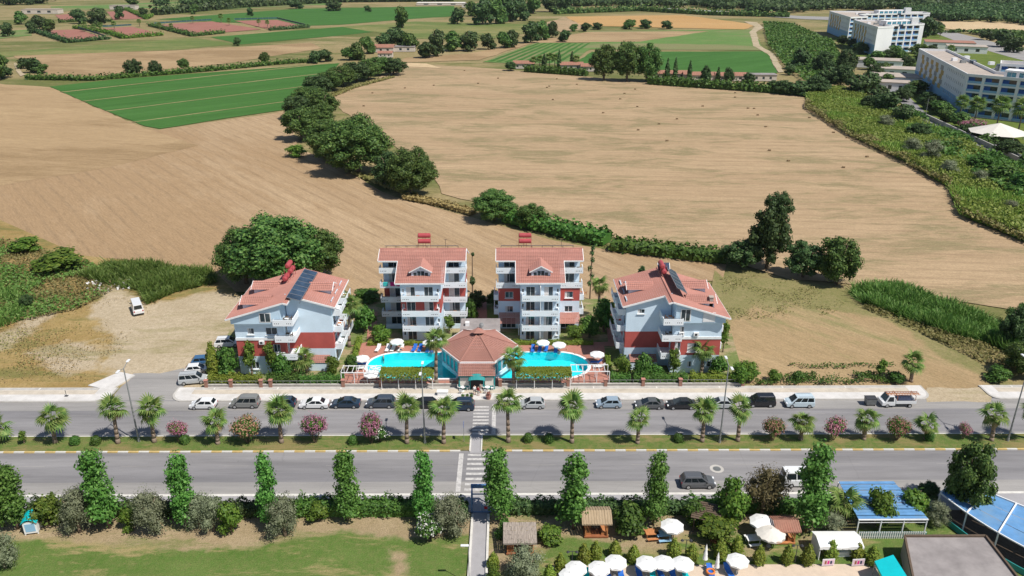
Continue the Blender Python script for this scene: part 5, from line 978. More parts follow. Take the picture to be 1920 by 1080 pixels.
# ------------------------------------------------------------------ pavilion by the pool
def pavilion():
    o = empty('pool_pavilion', (PX0, PY0, 0), 0, 'six-sided pavilion with brown tiled roof between the two pools', 'pavilion')
    E = [(-6.7, 0), (-2.8, -6.0), (2.8, -6.0), (6.7, 0), (2.8, 6.0), (-2.8, 6.0)]; ap = Vector((0, 0, 6.1)); ze = 3.7
    r = MB(); f = MB(); hp = MB()
    for i in range(6):
        a = Vector((*E[i], ze)); b = Vector((*E[(i + 1) % 6], ze)); U = (b - a).normalized(); W = (b - a).length; foot = a + U * ((ap - a).dot(U)); V = ap - foot; w0 = (ap - a).dot(U)
        tiles(r, a, U, V, W, V.length, 0, w0, W - w0); f.bar(a - Vector((0, 0, .12)), b - Vector((0, 0, .12)), .16, .42); hp.tube(a + Vector((0, 0, .1)), ap + Vector((0, 0, .1)), .11, .11, 6)
    rf = r.build('roof', 'roof_tile_brown', o); f.build('fascia', 'trim_white', rf); hp.build('hip_cap', 'roof_tile_brown', rf)
    c = MB(); k = [(math.cos(i * 1.0472) * 1.35, math.sin(i * 1.0472) * 1.0) for i in range(6)]
    for i in range(6): a, b = k[i], k[(i + 1) % 6]; c.face([(a[0], a[1], 6.4), (b[0], b[1], 6.4), (0, 0, 7.1)], 0)
    c = c.build('lantern_roof', 'roof_tile_brown', rf); q = MB()
    q.prism([(x * .55, y * .55) for x, y in k], 5.3, 6.4); q.build('lantern', 'interior_dark', rf)
    for i in range(6):
        a = Vector((E[i][0] * .93, E[i][1] * .93, 0)); b = Vector((E[(i + 1) % 6][0] * .93, E[(i + 1) % 6][1] * .93, 0)); U = (b - a).normalized(); W = (b - a).length; N = Vector((U.y, -U.x, 0))
        n = 5; ops = [(W * k_ / n + .08, W * (k_ + 1) / n - .08, .75, 3.15) for k_ in range(n)]
        m = MB(); wallp(m, a, U, N, W, 3.7, ops); m.build('wall', 'wall_white', o)
        for op in ops: window(o, a, U, N, op, True, 'glass_blue', 'trim_white', 'window', 0)
    # front extension with lean-to roof, awning and doorway
    m = MB(); tiles(m, (-3.0, -9.0, 2.75), (1, 0, 0), (0, 3.1, .75), 6.0, 3.2); m = m.build('lean_to_roof', 'roof_tile_brown', o)
    w = MB(); wallp(w, (-2.9, -8.6, 0), (1, 0, 0), (0, -1, 0), 5.8, 2.75, [(1.9, 3.9, 0, 2.35), (.2, 1.7, .8, 2.3), (4.1, 5.6, .8, 2.3)])
    for s in (-1, 1): w.face([(s * 2.9, -8.6, 0), (s * 2.9, -5.6, 0), (s * 2.9, -5.6, 3.2), (s * 2.9, -8.6, 2.75)])
    w.build('entrance_wall', 'teal_paint', o); d = MB(); d.face([(-1.0, -8.43, 0), (1.0, -8.43, 0), (1.0, -8.43, 2.35), (-1.0, -8.43, 2.35)]); d.build('doorway', 'interior_dark', o)
    for s in (-1, 1): d = MB(); d.box(s * 2.05 - .75, s * 2.05 + .75, -8.55, -8.45, .8, 2.3); d.build('blind', 'canvas_beige', o)
    aw = MB(); n = 8
    for i in range(n):
        a, b = math.pi * i / n, math.pi * (i + 1) / n; p = lambda t, y, s: (-math.cos(t) * 1.35 * s, y, 2.3 + math.sin(t) * .75 * s)
        aw.face([p(a, -8.62, 1), p(b, -8.62, 1), (-math.cos(b) * 1.35, -9.7, 2.25 + math.sin(b) * .25), (-math.cos(a) * 1.35, -9.7, 2.25 + math.sin(a) * .25)])
    aw.build('awning', 'teal_paint', o)
    b = MB(); b.box(-3.3, 3.4, 6.1, 11.2, 0, 3.1); b = b.build('rear_wing', 'wall_white', o); t_ = MB(); t_.box(-3.5, 3.6, 5.9, 11.4, 3.11, 3.5); t_.build('flat_roof', 'roof_grey', b); t_ = MB(); t_.box(-2.6, -1.9, 8, 8.8, 3.51, 4.2); t_.build('roof_hatch', 'trim_white', b); t_ = MB(); t_.tube((.3, 7, 3.5), (.3, 7, 4.3), .04, .04, 6); t_.tube((.3, 7, 4.2), (.25, 6.9, 4.28), .48, .05, 12); t_.build('satellite_dish', 'lamp_grey', b)
pavilion()

# ------------------------------------------------------------------ pool garden: deck, pools, pergolas, walls
DX0, DX1 = G(650, 690).x, G(1142, 690).x; DY0, DY1 = YB + .45, ln(648)
sheet('pool_deck', [(DX0, DY0), (DX1, DY0), (DX1, DY1), (DX0, DY1)], [offs(P, .45) for P in PLS], .16, 'brick_deck')
for i, P in enumerate(PLS):
    m = MB(); n = len(P); Q = offs(P, .47); 
    for k in range(n):
        a, b, c, d = P[k], P[(k + 1) % n], Q[(k + 1) % n], Q[k]; m.face([(*a, .24), (*b, .24), (*c, .24), (*d, .24)]); m.face([(*a, .24), (*b, .24), (*b, -1.3), (*a, -1.3)], 1); m.face([(*c, .24), (*d, .24), (*d, .1), (*c, .1)])
    m.face([(*p, -1.3) for p in P], 1)
    basin = m.build('swimming_pool', ['trim_white', 'pool_tile']); tag(basin, 'turquoise pool with rounded end, %s' % ('on the side of the solar panel block' if i == 0 else 'on the side of the chimneyed block'), 'pool')
    w = MB(); w.face([(*p, .10) for p in P]); tag(w.build('pool_water', 'pool_water'), kind='structure')
sheet('block_garden', [tuple(G(*p).xy) for p in [(385, 727), (1400, 727), (1372, 625), (1180, 625), (1140, 560), (690, 560), (660, 600), (430, 620)]], HOLES, -.02, 'garden_soil')
patch('brick_path', [(655, 649.5), (735, 649.5), (1175, 649.5), (1165, 585), (1135, 585), (1140, 642), (915, 642), (912, 560), (893, 560), (890, 642), (705, 642), (708, 585), (690, 585), (688, 642)], .09, 'brick_deck')
# boundary wall with brick pillars
bw = empty('boundary_wall', (0, YB + .3, 0), 0, 'low stone boundary wall with brick pillars behind the pavement', 'wall')
for x0, x1 in ((G(388, 724).x, G(690, 724).x), (G(690, 724).x, G(858, 724).x), (G(940, 724).x, G(1395, 724).x)):
    m = MB(); m.box(x0, x1, -.12, .12, 0, .55); w = m.build('wall', 'stone', bw); m = MB(); m.box(x0, x1, -.17, .17, .551, .62); m.build('coping', 'concrete', w); r_ = MB(); r_.bar((x0, 0, 1.2), (x1, 0, 1.2), .05)
    k = x0 + .5
    while k < x1: r_.bar((k, 0, .62), (k, 0, 1.2), .04); k += 1.1
    r_.build('railing', 'lamp_grey', w)
for px in (390, 436, 492, 510, 645, 715, 860, 938, 1065, 1135, 1205, 1275, 1392):
    m = MB(); x = G(px, 724).x; m.box(x - .26, x + .26, -.24, .24, 0, 1.35); w = m.build('pillar', 'brick_pillar', bw); m = MB(); m.box(x - .33, x + .33, -.31, .31, 1.35, 1.45); m.build('pillar_cap', 'roof_tile', w)
def pergola(xa, xb, ya, yb, zt, label, vine):
    o = empty('pergola', ((xa + xb) / 2, (ya + yb) / 2, 0), 0, label, 'pergola'); L, D = xb - xa, yb - ya; m = None
    for k in range(4):
        for y in (-D / 2, D / 2): m = MB(); x = -L / 2 + L * k / 3; m.bar((x, y, 0), (x, y, zt), .1); m.build('post', 'trim_white', o)
    m = MB()
    for y in (-D / 2, D / 2): m.bar((-L / 2, y, zt + .06), (L / 2, y, zt + .06), .12)
    m.build('beam', 'trim_white', o)
    for k in range(int(L / .9) + 1): m = MB(); x = -L / 2 + k * .9; m.bar((x, -D / 2, zt + .17), (x, D / 2, zt + .17), .07); m.build('rafter', 'trim_white', o)
    if vine:
        n = int(L * D * 330); th = rng.uniform(0, 1, n); P = np.stack([rng.uniform(-L / 2 - .2, L / 2 + .2, n), rng.uniform(-D / 2 - .35, D / 2 + .35, n), np.zeros(n)], 1); e = 1 - np.clip(np.abs(P[:, 1]) / (D / 2 + .35), 0, 1) ** 4
        P[:, 2] = zt + .1 + e * .35 * (.6 + lump(P, 1.1)) - (1 - e) * rng.uniform(0, .8, n); link('vine', npmesh('vine', quads(P, unit(n) * .7 + np.array([0, -.2, .8]), .24), 'leaf_vine'), o)
yp0, yp1 = ln(722), ln(700)
pergola(G(722, 712).x, G(815, 712).x, YB - .7, YB + 1.9, 2.5, 'vine-covered pergola beside the tall palm', True); pergola(G(968, 712).x, G(1066, 712).x, YB - .7, YB + 1.9, 2.5, 'vine-covered pergola with dense even canopy by the pool', True)
pergola(G(645, 715).x, G(716, 715).x, YB + .7, YB + 3.0, 2.4, 'bare white pergola frame at the shallow end of the pool', False); pergola(G(1070, 715).x, G(1140, 715).x, YB + .7, YB + 3.0, 2.5, 'bare white pergola frame next to the dense vine canopy', False)
# planting round the blocks
for x, y, t_, w, k, l in ((403, 706, 640, 28, 'topiary', 'dark cone-shaped conifer beside the parked cars'), (430, 706, 652, 46, 'shrub0', 'big leafy bush at the corner of the solar panel block'), (473, 704, 637, 30, 'small', 'young tree against the white ground floor wall'), (512, 704, 640, 30, 'small', 'young tree in front of the red floor window'), (532, 706, 662, 46, 'shrub1', 'dense bush below the corner balconies'), (625, 705, 668, 32, 'bush2', 'yucca clump at the porch of the solar panel block'), (660, 700, 665, 26, 'shrub0', 'dark shrub beside the bare pergola frame'), (714, 643, 612, 42, 'bush1', 'round bush at the corner of the towel-hung block'), (684, 622, 572, 44, 'shrub1', 'tall bush between two apartment blocks by the pool'), (843, 625, 590, 24, 'small', 'small tree before the corner balconies'), (894, 578, 545, 34, 'dark0', 'dark bush in the gap between the two bay-fronted blocks'), (928, 576, 543, 34, 'dark1', 'dark tree in the gap between the two bay-fronted blocks'), (884, 600, 560, 30, 'shrub0', 'bush shading the path between the bay-fronted blocks'), (1078, 640, 610, 40, 'bush2', 'bush beside the canopied ground floor'), (1105, 632, 590, 44, 'shrub1', 'tree-like bush at the end of the pool hedge'), (1132, 622, 560, 46, 'shrub0', 'tall bush under the garden palm'), (1165, 706, 668, 42, 'bush2', 'oleander-like bush beside the shaded umbrella'), (1205, 712, 662, 40, 'shrub1', 'leafy bush in front of the porch'), (1228, 712, 685, 34, 'shrub0', 'low bush at the boundary wall'), (1262, 708, 652, 28, 'small', 'thin tree before the corner balconies of the chimneyed block'), (1345, 706, 668, 36, 'shrub1', 'dark bush at the side of the chimneyed block'), (1355, 660, 600, 22, 'small', 'slim tree beside the chimneyed block'), (1385, 722, 682, 34, 'bush0', 'yellow bush beside the gate at the lamp post'), (1200, 556, 498, 30, 'cypress', 'dark conifer behind the chimneyed block'), (690, 560, 545, 60, 'shrub0', 'dark bush in the shadow behind the towel-hung block'), (650, 590, 545, 30, 'shrub1', 'shrub behind the balcony palm')):
    plant('bush' if k not in ('small', 'cypress', 'topiary') else 'garden_tree', k, x, y, t_, w, l, 'bush' if k not in ('small', 'cypress', 'topiary') else 'tree')
def xh(a, b, py): return [(G(a, py).x, YB + 1.3), (G(b, py).x, YB + 1.3)]
for a, b, mt, l in ((392, 490, 'leaf_topiary', 'yellow-green clipped hedge behind the wall pillars'), (500, 560, 'leaf_hedge', 'dark hedge behind the wall below the young trees'), (562, 645, 'leaf_hedge', 'green hedge behind the wall in front of the porch'), (1145, 1182, 'leaf_hedge', 'short hedge at the end of the bare pergola'), (1188, 1290, 'leaf_hedge', 'green hedge behind the wall of the chimneyed block'), (1295, 1385, 'leaf_topiary', 'yellow-green hedge near the street lamp')):
    hedge('hedge', xh(a, b, 724), 1.3, 1.75, mt, l, px=False, size=.22, dens=42)
hedge('hedge', [(690, 648), (845, 648)], .9, .9, 'leaf_topiary', 'low clipped hedge behind the sun loungers', size=.2, dens=45); hedge('hedge', [(963, 647), (1112, 647)], .9, .9, 'leaf_topiary', 'low clipped hedge behind the blue loungers', size=.2, dens=45)
hedge('hedge', [(660, 695), (668, 665), (675, 640)], .9, 1.1, 'leaf_topiary', 'hedge along the shallow end of the pool', size=.2, dens=45); hedge('hedge', [(1142, 700), (1138, 672)], .8, 1.1, 'leaf_topiary', 'hedge beside the shaded umbrella', size=.2, dens=45)
for x, y, t_ in ((1106, 560, 462), (886, 548, 475)):
    p = G(x, y); h = HT(p, t_); o = empty('pruned_cypress', p, 0, 'bare pruned trunk with tufts %s' % ('beside the garden palm' if x > 1000 else 'behind the gap between the blocks'), 'tree'); m = MB(); m.tube((0, 0, 0), (.1, 0, h), .16, .08, 7); m.build('trunk', 'bark', o)
    link('crown', npmesh('crown', crown([(random.uniform(-.3, .3), 0, h * f, .45, .45, .6) for f in (.3, .45, .6, .75, .88, .97)] if x > 1000 else [(0, 0, h * .3, .5, .5, 1), (.2, 0, h * .98, .3, .3, .4)], 420, .3, core=.4), 'leaf_dark'), o)

# ------------------------------------------------------------------ vehicles
def bevelled(mb, w, seg=2):
    bm = bmesh.new(); me = bpy.data.meshes.new('t'); me.from_pydata(mb.v, [], mb.f); bm.from_mesh(me); bpy.data.meshes.remove(me)
    bmesh.ops.remove_doubles(bm, verts=bm.verts, dist=.001); bmesh.ops.recalc_face_normals(bm, faces=bm.faces)
    bmesh.ops.bevel(bm, geom=bm.edges[:], offset=w, segments=seg, affect='EDGES', profile=.6); out = MB()
    bm.verts.index_update(); out.v = [tuple(v.co) for v in bm.verts]; out.f = [tuple(v.index for v in f.verts) for f in bm.faces]; out.m = [0] * len(out.f); bm.free(); return out
def frustum(b0, b1, bw, t0, t1, tw, z0, z1):
    A = [Vector(p) for p in ((b0, -bw, z0), (b1, -bw, z0), (b1, bw, z0), (b0, bw, z0))]; B = [Vector(p) for p in ((t0, -tw, z1), (t1, -tw, z1), (t1, tw, z1), (t0, tw, z1))]; m = MB()
    m.face(A[::-1]); m.face(B)
    for i in range(4): m.face([A[i], A[(i + 1) % 4], B[(i + 1) % 4], B[i]])
    return m, A, B
WHEEL = {}
def wheelmesh(r):
    if r not in WHEEL:
        t = MB(); t.tube((0, -.11, 0), (0, .11, 0), r, r, 16); q = MB(); q.tube((0, -.118, 0), (0, .118, 0), r * .64, r * .64, 12); WHEEL[r] = (t.mesh('tyre', 'tyre'), q.mesh('rim', 'alloy'))
    return WHEEL[r]
CARS = {}
SPEC = { # L, W, H, belt z, hood length, cabin base (rear offset, front), roof (rear, front), kind of windows
 'hatch': (3.95, 1.70, 1.46, .90, .85, .06, .62, 1.60), 'sedan': (4.5, 1.76, 1.43, .90, 1.05, .45, 1.30, 1.95), 'suv': (4.5, 1.84, 1.68, 1.02, 1.05, .06, .50, 1.75), 'van': (4.4, 1.80, 1.80, 1.02, .85, .04, .18, 1.50), 'bus': (5.2, 1.95, 2.25, 1.15, .60, .04, .12, .95)}
def carmeshes(kind):
    if kind in CARS: return CARS[kind]
    L, W, Hh, zb, hood, rb, rt, ft = SPEC[kind]; h = L / 2; prof = [(-h + .12, .24), (-h, .42), (-h, zb - .12), (-h + .07, zb), (h - hood - .1, zb + .02), (h - .35, zb - .13), (h - .04, zb - .30), (h, .45), (h - .12, .24)]
    m = MB(); m.face([(x, -W / 2, z) for x, z in prof]); m.face([(x, W / 2, z) for x, z in reversed(prof)])
    for i in range(len(prof)): a, b = prof[i], prof[(i + 1) % len(prof)]; m.face([(a[0], -W / 2, a[1]), (a[0], W / 2, a[1]), (b[0], W / 2, b[1]), (b[0], -W / 2, b[1])])
    body = bevelled(m, .075); b0, b1, t0, t1 = -h + rb, h - hood + .12, -h + rt, h - ft - (.12 if kind != 'bus' else 0)
    c, A, B = frustum(b0, b1, W / 2 - .05, t0, t1, W / 2 - .21, zb - .03, Hh); c2 = bevelled(c, .05); n = len(body.v); body.v += c2.v; body.f += [tuple(i + n for i in f) for f in c2.f]; body.m += c2.m
    def pane(q, i0, i1, lo=.12, hi=.86):
        a, b, c_, d = q; N = (b - a).cross(d - a).normalized(); P = lambda u, v: a.lerp(b, u).lerp(d.lerp(c_, u), v) + N * .012; mm = MB(); mm.face([P(i0, lo), P(i1, lo), P(i1, hi), P(i0, hi)]); return mm
    G_ = [('windscreen', pane((A[1], A[2], B[2], B[1]), .06, .94, .08, .93)), ('rear_window', pane((A[3], A[0], B[0], B[3]), .08, .92, .2, .88))]
    sp = ((.05, .33), (.36, .63), (.66, .93)) if kind in ('suv', 'van', 'bus') else ((.10, .46), (.50, .88))
    for u0, u1 in sp: G_ += [('side_window', pane((A[0], A[1], B[1], B[0]), u0, u1)), ('side_window', pane((A[2], A[3], B[3], B[2]), 1 - u1, 1 - u0))]
    lt = []
    for s in (-1, 1):
        q = MB(); q.box(h - .20, h + .012, s * (W / 2 - .33) - .2, s * (W / 2 - .33) + .2, zb - .36, zb - .22); lt.append(('headlight', q.mesh('headlight', 'lamp_clear'))); q = MB(); q.box(-h - .012, -h + .1, s * (W / 2 - .2) - .12, s * (W / 2 - .2) + .12, zb - .36, zb - .06); lt.append(('tail_light', q.mesh('tail_light', 'lamp_red')))
        q = MB(); x = b1 - .35; q.box(x - .07, x + .07, s * (W / 2 + .08) - .09, s * (W / 2 + .08) + .09, zb - .02, zb + .12); lt.append(('mirror', q.mesh('mirror', 'plastic_black')))
    q = MB(); q.box(-h - .014, h + .014, -W / 2 + .12, W / 2 - .12, .27, .42); lt.append(('bumper_trim', q.mesh('bumper_trim', 'plastic_black')))
    if kind in ('suv', 'van'):
        for s in (-1, 1): q = MB(); q.bar((t0 + .2, s * (W / 2 - .3), Hh + .06), (t1 - .2, s * (W / 2 - .3), Hh + .06), .045); lt.append(('roof_rail', q.mesh('roof_rail', 'steel')))
    CARS[kind] = (body.mesh('body', 'car_paint', False), [(n_, g.mesh(n_, 'glass_car')) for n_, g in G_] + lt, (L, W, Hh)); return CARS[kind]
def car(kind, color, px, py, head, label, cat='car', cargo=None):
    body, parts, (L, W, Hh) = carmeshes(kind); r = .33 if kind in ('suv', 'van', 'bus') else .30
    p = G(px, py); p += Vector((0, abs(math.cos(head)) * W / 2 + abs(math.sin(head)) * L / 2, 0)); p.z = .012; o = empty('parked_car' if cat == 'car' else cat.replace(' ', '_'), p, head, label, cat)
    b = link('body', body, o); b.color = (*color, 1)
    for n_, me in parts: link(n_, me, b if n_ in ('headlight', 'tail_light', 'mirror', 'bumper_trim', 'roof_rail') else o)
    ty, rm = wheelmesh(r)
    for sx in (-1, 1):
        for sy in (-1, 1): w = link('wheel', ty, o, (sx * L * .305 + (.02 if sx > 0 else 0), sy * (W / 2 - .09), r)); link('rim', rm, w)
    return o
PI = math.pi
WHT, SIL, GRY, NAV, BLK, BLU = (.72, .73, .74), (.42, .44, .45), (.20, .205, .20), (.015, .035, .065), (.012, .013, .016), (.28, .36, .44)
for k, c, x, y, l in (('hatch', WHT, 379, 769, 'white hatchback parked at the corner of the side street'), ('van', GRY, 457, 767, 'grey tall estate van parked behind the white hatchback'), ('hatch', NAV, 529, 766, 'dark blue hatchback half hidden by a median palm'), ('sedan', WHT, 588, 768, 'white sedan parked along the far kerb'), ('sedan', NAV, 647, 767, 'dark navy sedan parked behind the white sedan'), ('suv', (.05, .065, .09), 713, 767, 'slate blue crossover parked by the far kerb'), ('hatch', BLK, 794, 768, 'black hatchback by the lamp post at the pavilion'), ('suv', NAV, 862, 772, 'dark navy crossover next to the zebra crossing'), ('hatch', SIL, 998, 768, 'silver hatchback parked beyond the zebra crossing'), ('hatch', BLU, 1142, 767, 'blue-grey hatchback parked with space around it'), ('sedan', (.09, .095, .10), 1219, 769, 'dark grey saloon behind a median palm'), ('sedan', BLK, 1279, 769, 'black saloon parked between grey and silver cars'), ('sedan', SIL, 1353, 768, 'silver saloon behind the lamp post and palm'), ('van', BLK, 1428, 765, 'black delivery van parked at the kerb'), ('van', (.50, .60, .66), 1501, 766, 'pale blue family van parked behind the black van')):
    car(k, c, x, y, PI, l)
car('suv', (.10, .105, .115), 1310, 918, 0, 'dark grey off-road car driving on the near carriageway')
car('bus', WHT, 1506, 915, 0, 'white minibus behind a plane tree on the near carriageway', 'minibus')
car('van', SIL, 358, 724, R(10), 'silver estate van nosing onto the pavement corner'); car('hatch', WHT, 366, 704, R(10), 'white hatchback beside the cone-shaped conifer'); car('hatch', (.05, .13, .26), 378, 688, R(10), 'blue car parked beside the gabled block'); car('suv', WHT, 424, 654, R(8), 'white off-road car in the shade of the gabled block')
car('bus', (.70, .71, .72), 247, 594, R(120), 'old white minibus abandoned on the waste ground', 'minibus')
# pickup truck with ladders
def pickup():
    p = G(1686, 765); p.y += .95; p.z = .012; o = empty('pickup_truck', p, PI, 'white pickup truck loaded with ladders, beside the waste bin', 'truck'); W = 1.9
    m, A, B = frustum(.75, 2.35, W / 2, .95, 1.75, W / 2 - .15, .95, 2.0); c = bevelled(m, .06); n = len(c.v); q = MB(); q.box(.7, 2.75, -W / 2, W / 2, .35, 1.0); q = bevelled(q, .09); c.v += q.v; c.f += [tuple(i + n for i in f) for f in q.f]; c.m += q.m; b = c.build('cab', 'car_paint', o); b.color = (*WHT, 1)
    g = MB(); a, b_, c_, d = A[1], A[2], B[2], B[1]; N = (b_ - a).cross(d - a).normalized(); P = lambda u, v: a.lerp(b_, u).lerp(d.lerp(c_, u), v) + N * .015; g.face([P(.07, .1), P(.93, .1), P(.93, .92), P(.07, .92)]); g.build('windscreen', 'glass_car', o)
    for s in (0, 1): a, b_, c_, d = (A[0], A[1], B[1], B[0]) if s == 0 else (A[2], A[3], B[3], B[2]); N = (b_ - a).cross(d - a).normalized(); g = MB(); g.face([P(.15, .15), P(.85, .15), P(.85, .85), P(.15, .85)]); g.build('side_window', 'glass_car', o)
    t = MB(); t.box(-2.5, .65, -W / 2, W / 2, .72, .80)
    for y in (-W / 2, W / 2 - .06): t.box(-2.5, .65, y, y + .06, .801, 1.22)
    t.box(-2.5, -2.44, -W / 2 + .06, W / 2 - .06, .801, 1.22); t.box(.59, .65, -W / 2 + .06, W / 2 - .06, .801, 1.4); t = t.build('cargo_bed', 'car_paint', o); t.color = (*WHT, 1)
    f = MB()
    for x in (-2.3, .5):
        for y in (-.85, .85): f.bar((x, y, 1.2), (x, y, 2.0), .06)
        f.bar((x, -.88, 2.0), (x, .88, 2.0), .06)
    f.build('load_rack', 'wood_red', o); ty, rm = wheelmesh(.33)
    for x in (1.9, -1.6):
        for y in (-.84, .84): w = link('wheel', ty, o, (x, y, .33)); link('rim', rm, w)
    for k, y in enumerate((-.5, .1)):
        l = MB()
        for e in (0, .4): l.bar((-3.1, y + e, 2.06), (2.0, y + e, 2.06), .07)
        for r_ in range(12): l.bar((-2.9 + r_ * .42, y, 2.06), (-2.9 + r_ * .42, y + .4, 2.06), .04)
        l = l.build('ladder', 'wood_orange' if k else 'wood_red', None, False, p, PI); tag(l, 'reddish ladder lying on the rack of the pickup' if k == 0 else 'orange ladder on the pickup rack beside the reddish one', 'ladder')
    m = MB(); m.box(-2.0, .2, -.6, .6, .81, 1.3); tag(bevelled(m, .12).build('tarpaulin_bundle', 'cloth_dark', None, True, p, PI), 'dark bundle lying in the bed of the pickup', 'bundle')
pickup()
def bin_(): 
    p = G(1633, 762); p.y += .5; o = empty('waste_container', p, 0, 'grey metal waste container beside the pickup truck', 'bin'); m, A, B = frustum(-.7, .7, .45, -.8, .8, .55, .25, 1.25); m.build('container', 'bin_metal', o); l = MB(); l.box(-.85, .85, -.6, .6, 1.26, 1.36); bevelled(l, .04).build('lid', 'dark_metal', o); w = MB()
    for x in (-.6, .6):
        for y in (-.35, .35): w.tube((x, y - .05, .12), (x, y + .05, .12), .12, .12, 8)
    w.build('castor', 'tyre', o)
bin_()
for i, (x, y) in enumerate(((1326, 25), (1346, 26), (1366, 28))):
    p = G(x, y); o = empty('coach', p, R(12), 'coach on the distant highway, %s' % ('first of the three', 'middle of the three', 'last of the three, blue sides')[i], 'bus'); m = MB(); m.box(-6, 6, -1.3, 1.3, .5, 3.3); bevelled(m, .2).build('body', 'bus_white', o); g = MB(); g.box(-5.6, 5.8, -1.32, 1.32, 1.0 if i == 2 else 1.9, 2.8); g.build('window_band', 'bus_blue', o)

# ------------------------------------------------------------------ street lamps
for x, y, hx, hy, l in ((261, 829, 232, 690, 'by the side street'), (797, 832, 784, 694, 'opposite the vine pergola'), (1349, 831, 1358, 684, 'opposite the silver saloon'), (1889, 828, 1914, 680, 'opposite the dirt entrance')):
    p = G(x, y); h = HT(p, hy) - .2; o = empty('street_lamp', (p.x, p.y, .12), 0, 'tall grey street lamp on the median %s' % l, 'street lamp'); m = MB(); m.tube((0, 0, 0), (0, 0, h), .13, .07, 9); m.tube((0, 0, 0), (0, 0, .5), .2, .17, 9); m.bar((0, 0, h), (0, 1.3, h + .35), .07); m.bar((0, 0, h), (0, -1.3, h + .35), .07); m.build('pole', 'lamp_grey', o)
    for s in (-1, 1): q = MB(); q.box(-.17, .17, s * 1.3 - .1 if s > 0 else s * 1.3 - .7, s * 1.3 + .7 if s > 0 else s * 1.3 + .1, h + .3, h + .45); bevelled(q, .05).build('lamp_head', 'lamp_head', o)
p = G(880, 1095); o = empty('garden_lamp', p, 0, 'slim white lamp post beside the garden path', 'street lamp'); m = MB(); h = HT(p, 1024); m.tube((0, 0, 0), (0, 0, h), .06, .04, 7); m.build('pole', 'lamp_grey', o); m = MB(); m.box(-.85, .05, -.14, .14, h, h + .16); bevelled(m, .05).build('lamp_head', 'lamp_head', o)
for x, y, l in ((1072, 1068, 'between the first clipped conifers'), (1284, 1046, 'behind the closed umbrella'), (1490, 1056, 'beside the white party tent')):
    p = G(x, y); o = empty('twin_lamp', p, 0, 'small dark twin-headed garden lamp %s' % l, 'lamp'); m = MB(); m.tube((0, 0, 0), (0, 0, 2.6), .05, .04, 7); m.bar((-.5, 0, 2.6), (.5, 0, 2.6), .05); m.build('pole', 'dark_metal', o)
    for s in (-1, 1): q = MB(); q.tube((s * .5, 0, 2.5), (s * .5, 0, 2.66), .2, .1, 8); q.build('lamp_shade', 'dark_metal', o)
p = G(125, 744); o = empty('bollard_sign', p, 0, 'small dark post standing on the pavement', 'post'); m = MB(); m.tube((0, 0, .1), (0, 0, 1.2), .05, .05, 6); m.build('post', 'dark_metal', o); m = MB(); m.box(-.25, .25, -.2, .2, .13, .2); m.build('foot', 'dark_metal', o)
p = G(870, 830); o = empty('traffic_sign', p, 0, 'thin-poled traffic sign on the median by the zebra crossing', 'sign'); m = MB(); m.tube((0, 0, .1), (0, 0, 3.4), .04, .04, 6); m.build('pole', 'lamp_grey', o); m = MB(); m.box(-.02, .02, -.38, .38, 2.7, 3.4); m.build('plate', 'bus_blue', o)

# ------------------------------------------------------------------ parasols, loungers, people
def parasol(p, r, h, label, group=None, mt='canvas_white', n=8, tilt=0.0, closed=False):
    o = empty('parasol', p, random.random(), label, 'parasol', group); m = MB(); m.tube((0, 0, .1), (0, 0, h + (.1 if not closed else .5)), .035, .03, 6); m.build('pole', 'lamp_grey', o); m = MB(); m.tube((0, 0, 0), (0, 0, .12), .3, .26, 12); m.build('base', 'concrete', o); c = MB()
    if closed:
        for k in range(3): c.tube((0, 0, h - 1.6 + k * .65), (0, 0, h - .9 + k * .65), .30 - .07 * k, .18 - .07 * k, 10)
    else:
        R_ = lambda i, s, z: (math.cos(i * 6.2832 / n) * r * s, math.sin(i * 6.2832 / n) * r * s, z)
        for i in range(n):
            c.face([(0, 0, h), R_(i, .55, h - r * .16), R_(i + 1, .55, h - r * .16)]); mid = [(a + b) / 2 for a, b in zip(R_(i, 1, 0), R_(i + 1, 1, 0))]
            c.face([R_(i, .55, h - r * .16), R_(i, 1, h - r * .36), (mid[0] * .97, mid[1] * .97, h - r * .33), R_(i + 1, 1, h - r * .36), R_(i + 1, .55, h - r * .16)]); c.face([R_(i, 1, h - r * .36), R_(i + 1, 1, h - r * .36), R_(i + 1, 1, h - r * .36 - .16), R_(i, 1, h - r * .36 - .16)])
    c.build('canopy', mt, o); o.rotation_euler.x = tilt
LG = MB()
for y in (-.28, .28): LG.bar((-.95, y, .32), (.35, y, .32), .05); 
for x in (-.85, .25, .85):
    for y in (-.28, .28): LG.bar((x, y, 0), (x, y, .32), .05)
LGM = LG.mesh('frame', 'plastic_white'); LM = {}
for mt in ('plastic_white', 'lounger_blue', 'canvas_cyan'):
    q = MB(); q.box(-1.0, .35, -.32, .32, .34, .42); M_ = Matrix.Translation((.35, 0, .38)) @ Matrix.Rotation(R(-38), 4, 'Y'); q.box(0, .78, -.32, .32, -.04, .04, 0, M_); LM[mt] = q.mesh('cushion', mt)
def lounger(p, rz, mt, label, group): o = empty('sun_lounger', p, rz, label, 'sun lounger', group); link('frame', LGM, o); link('cushion', LM[mt], o)
def gz(x, y, z): p = G(x, y, z); return p
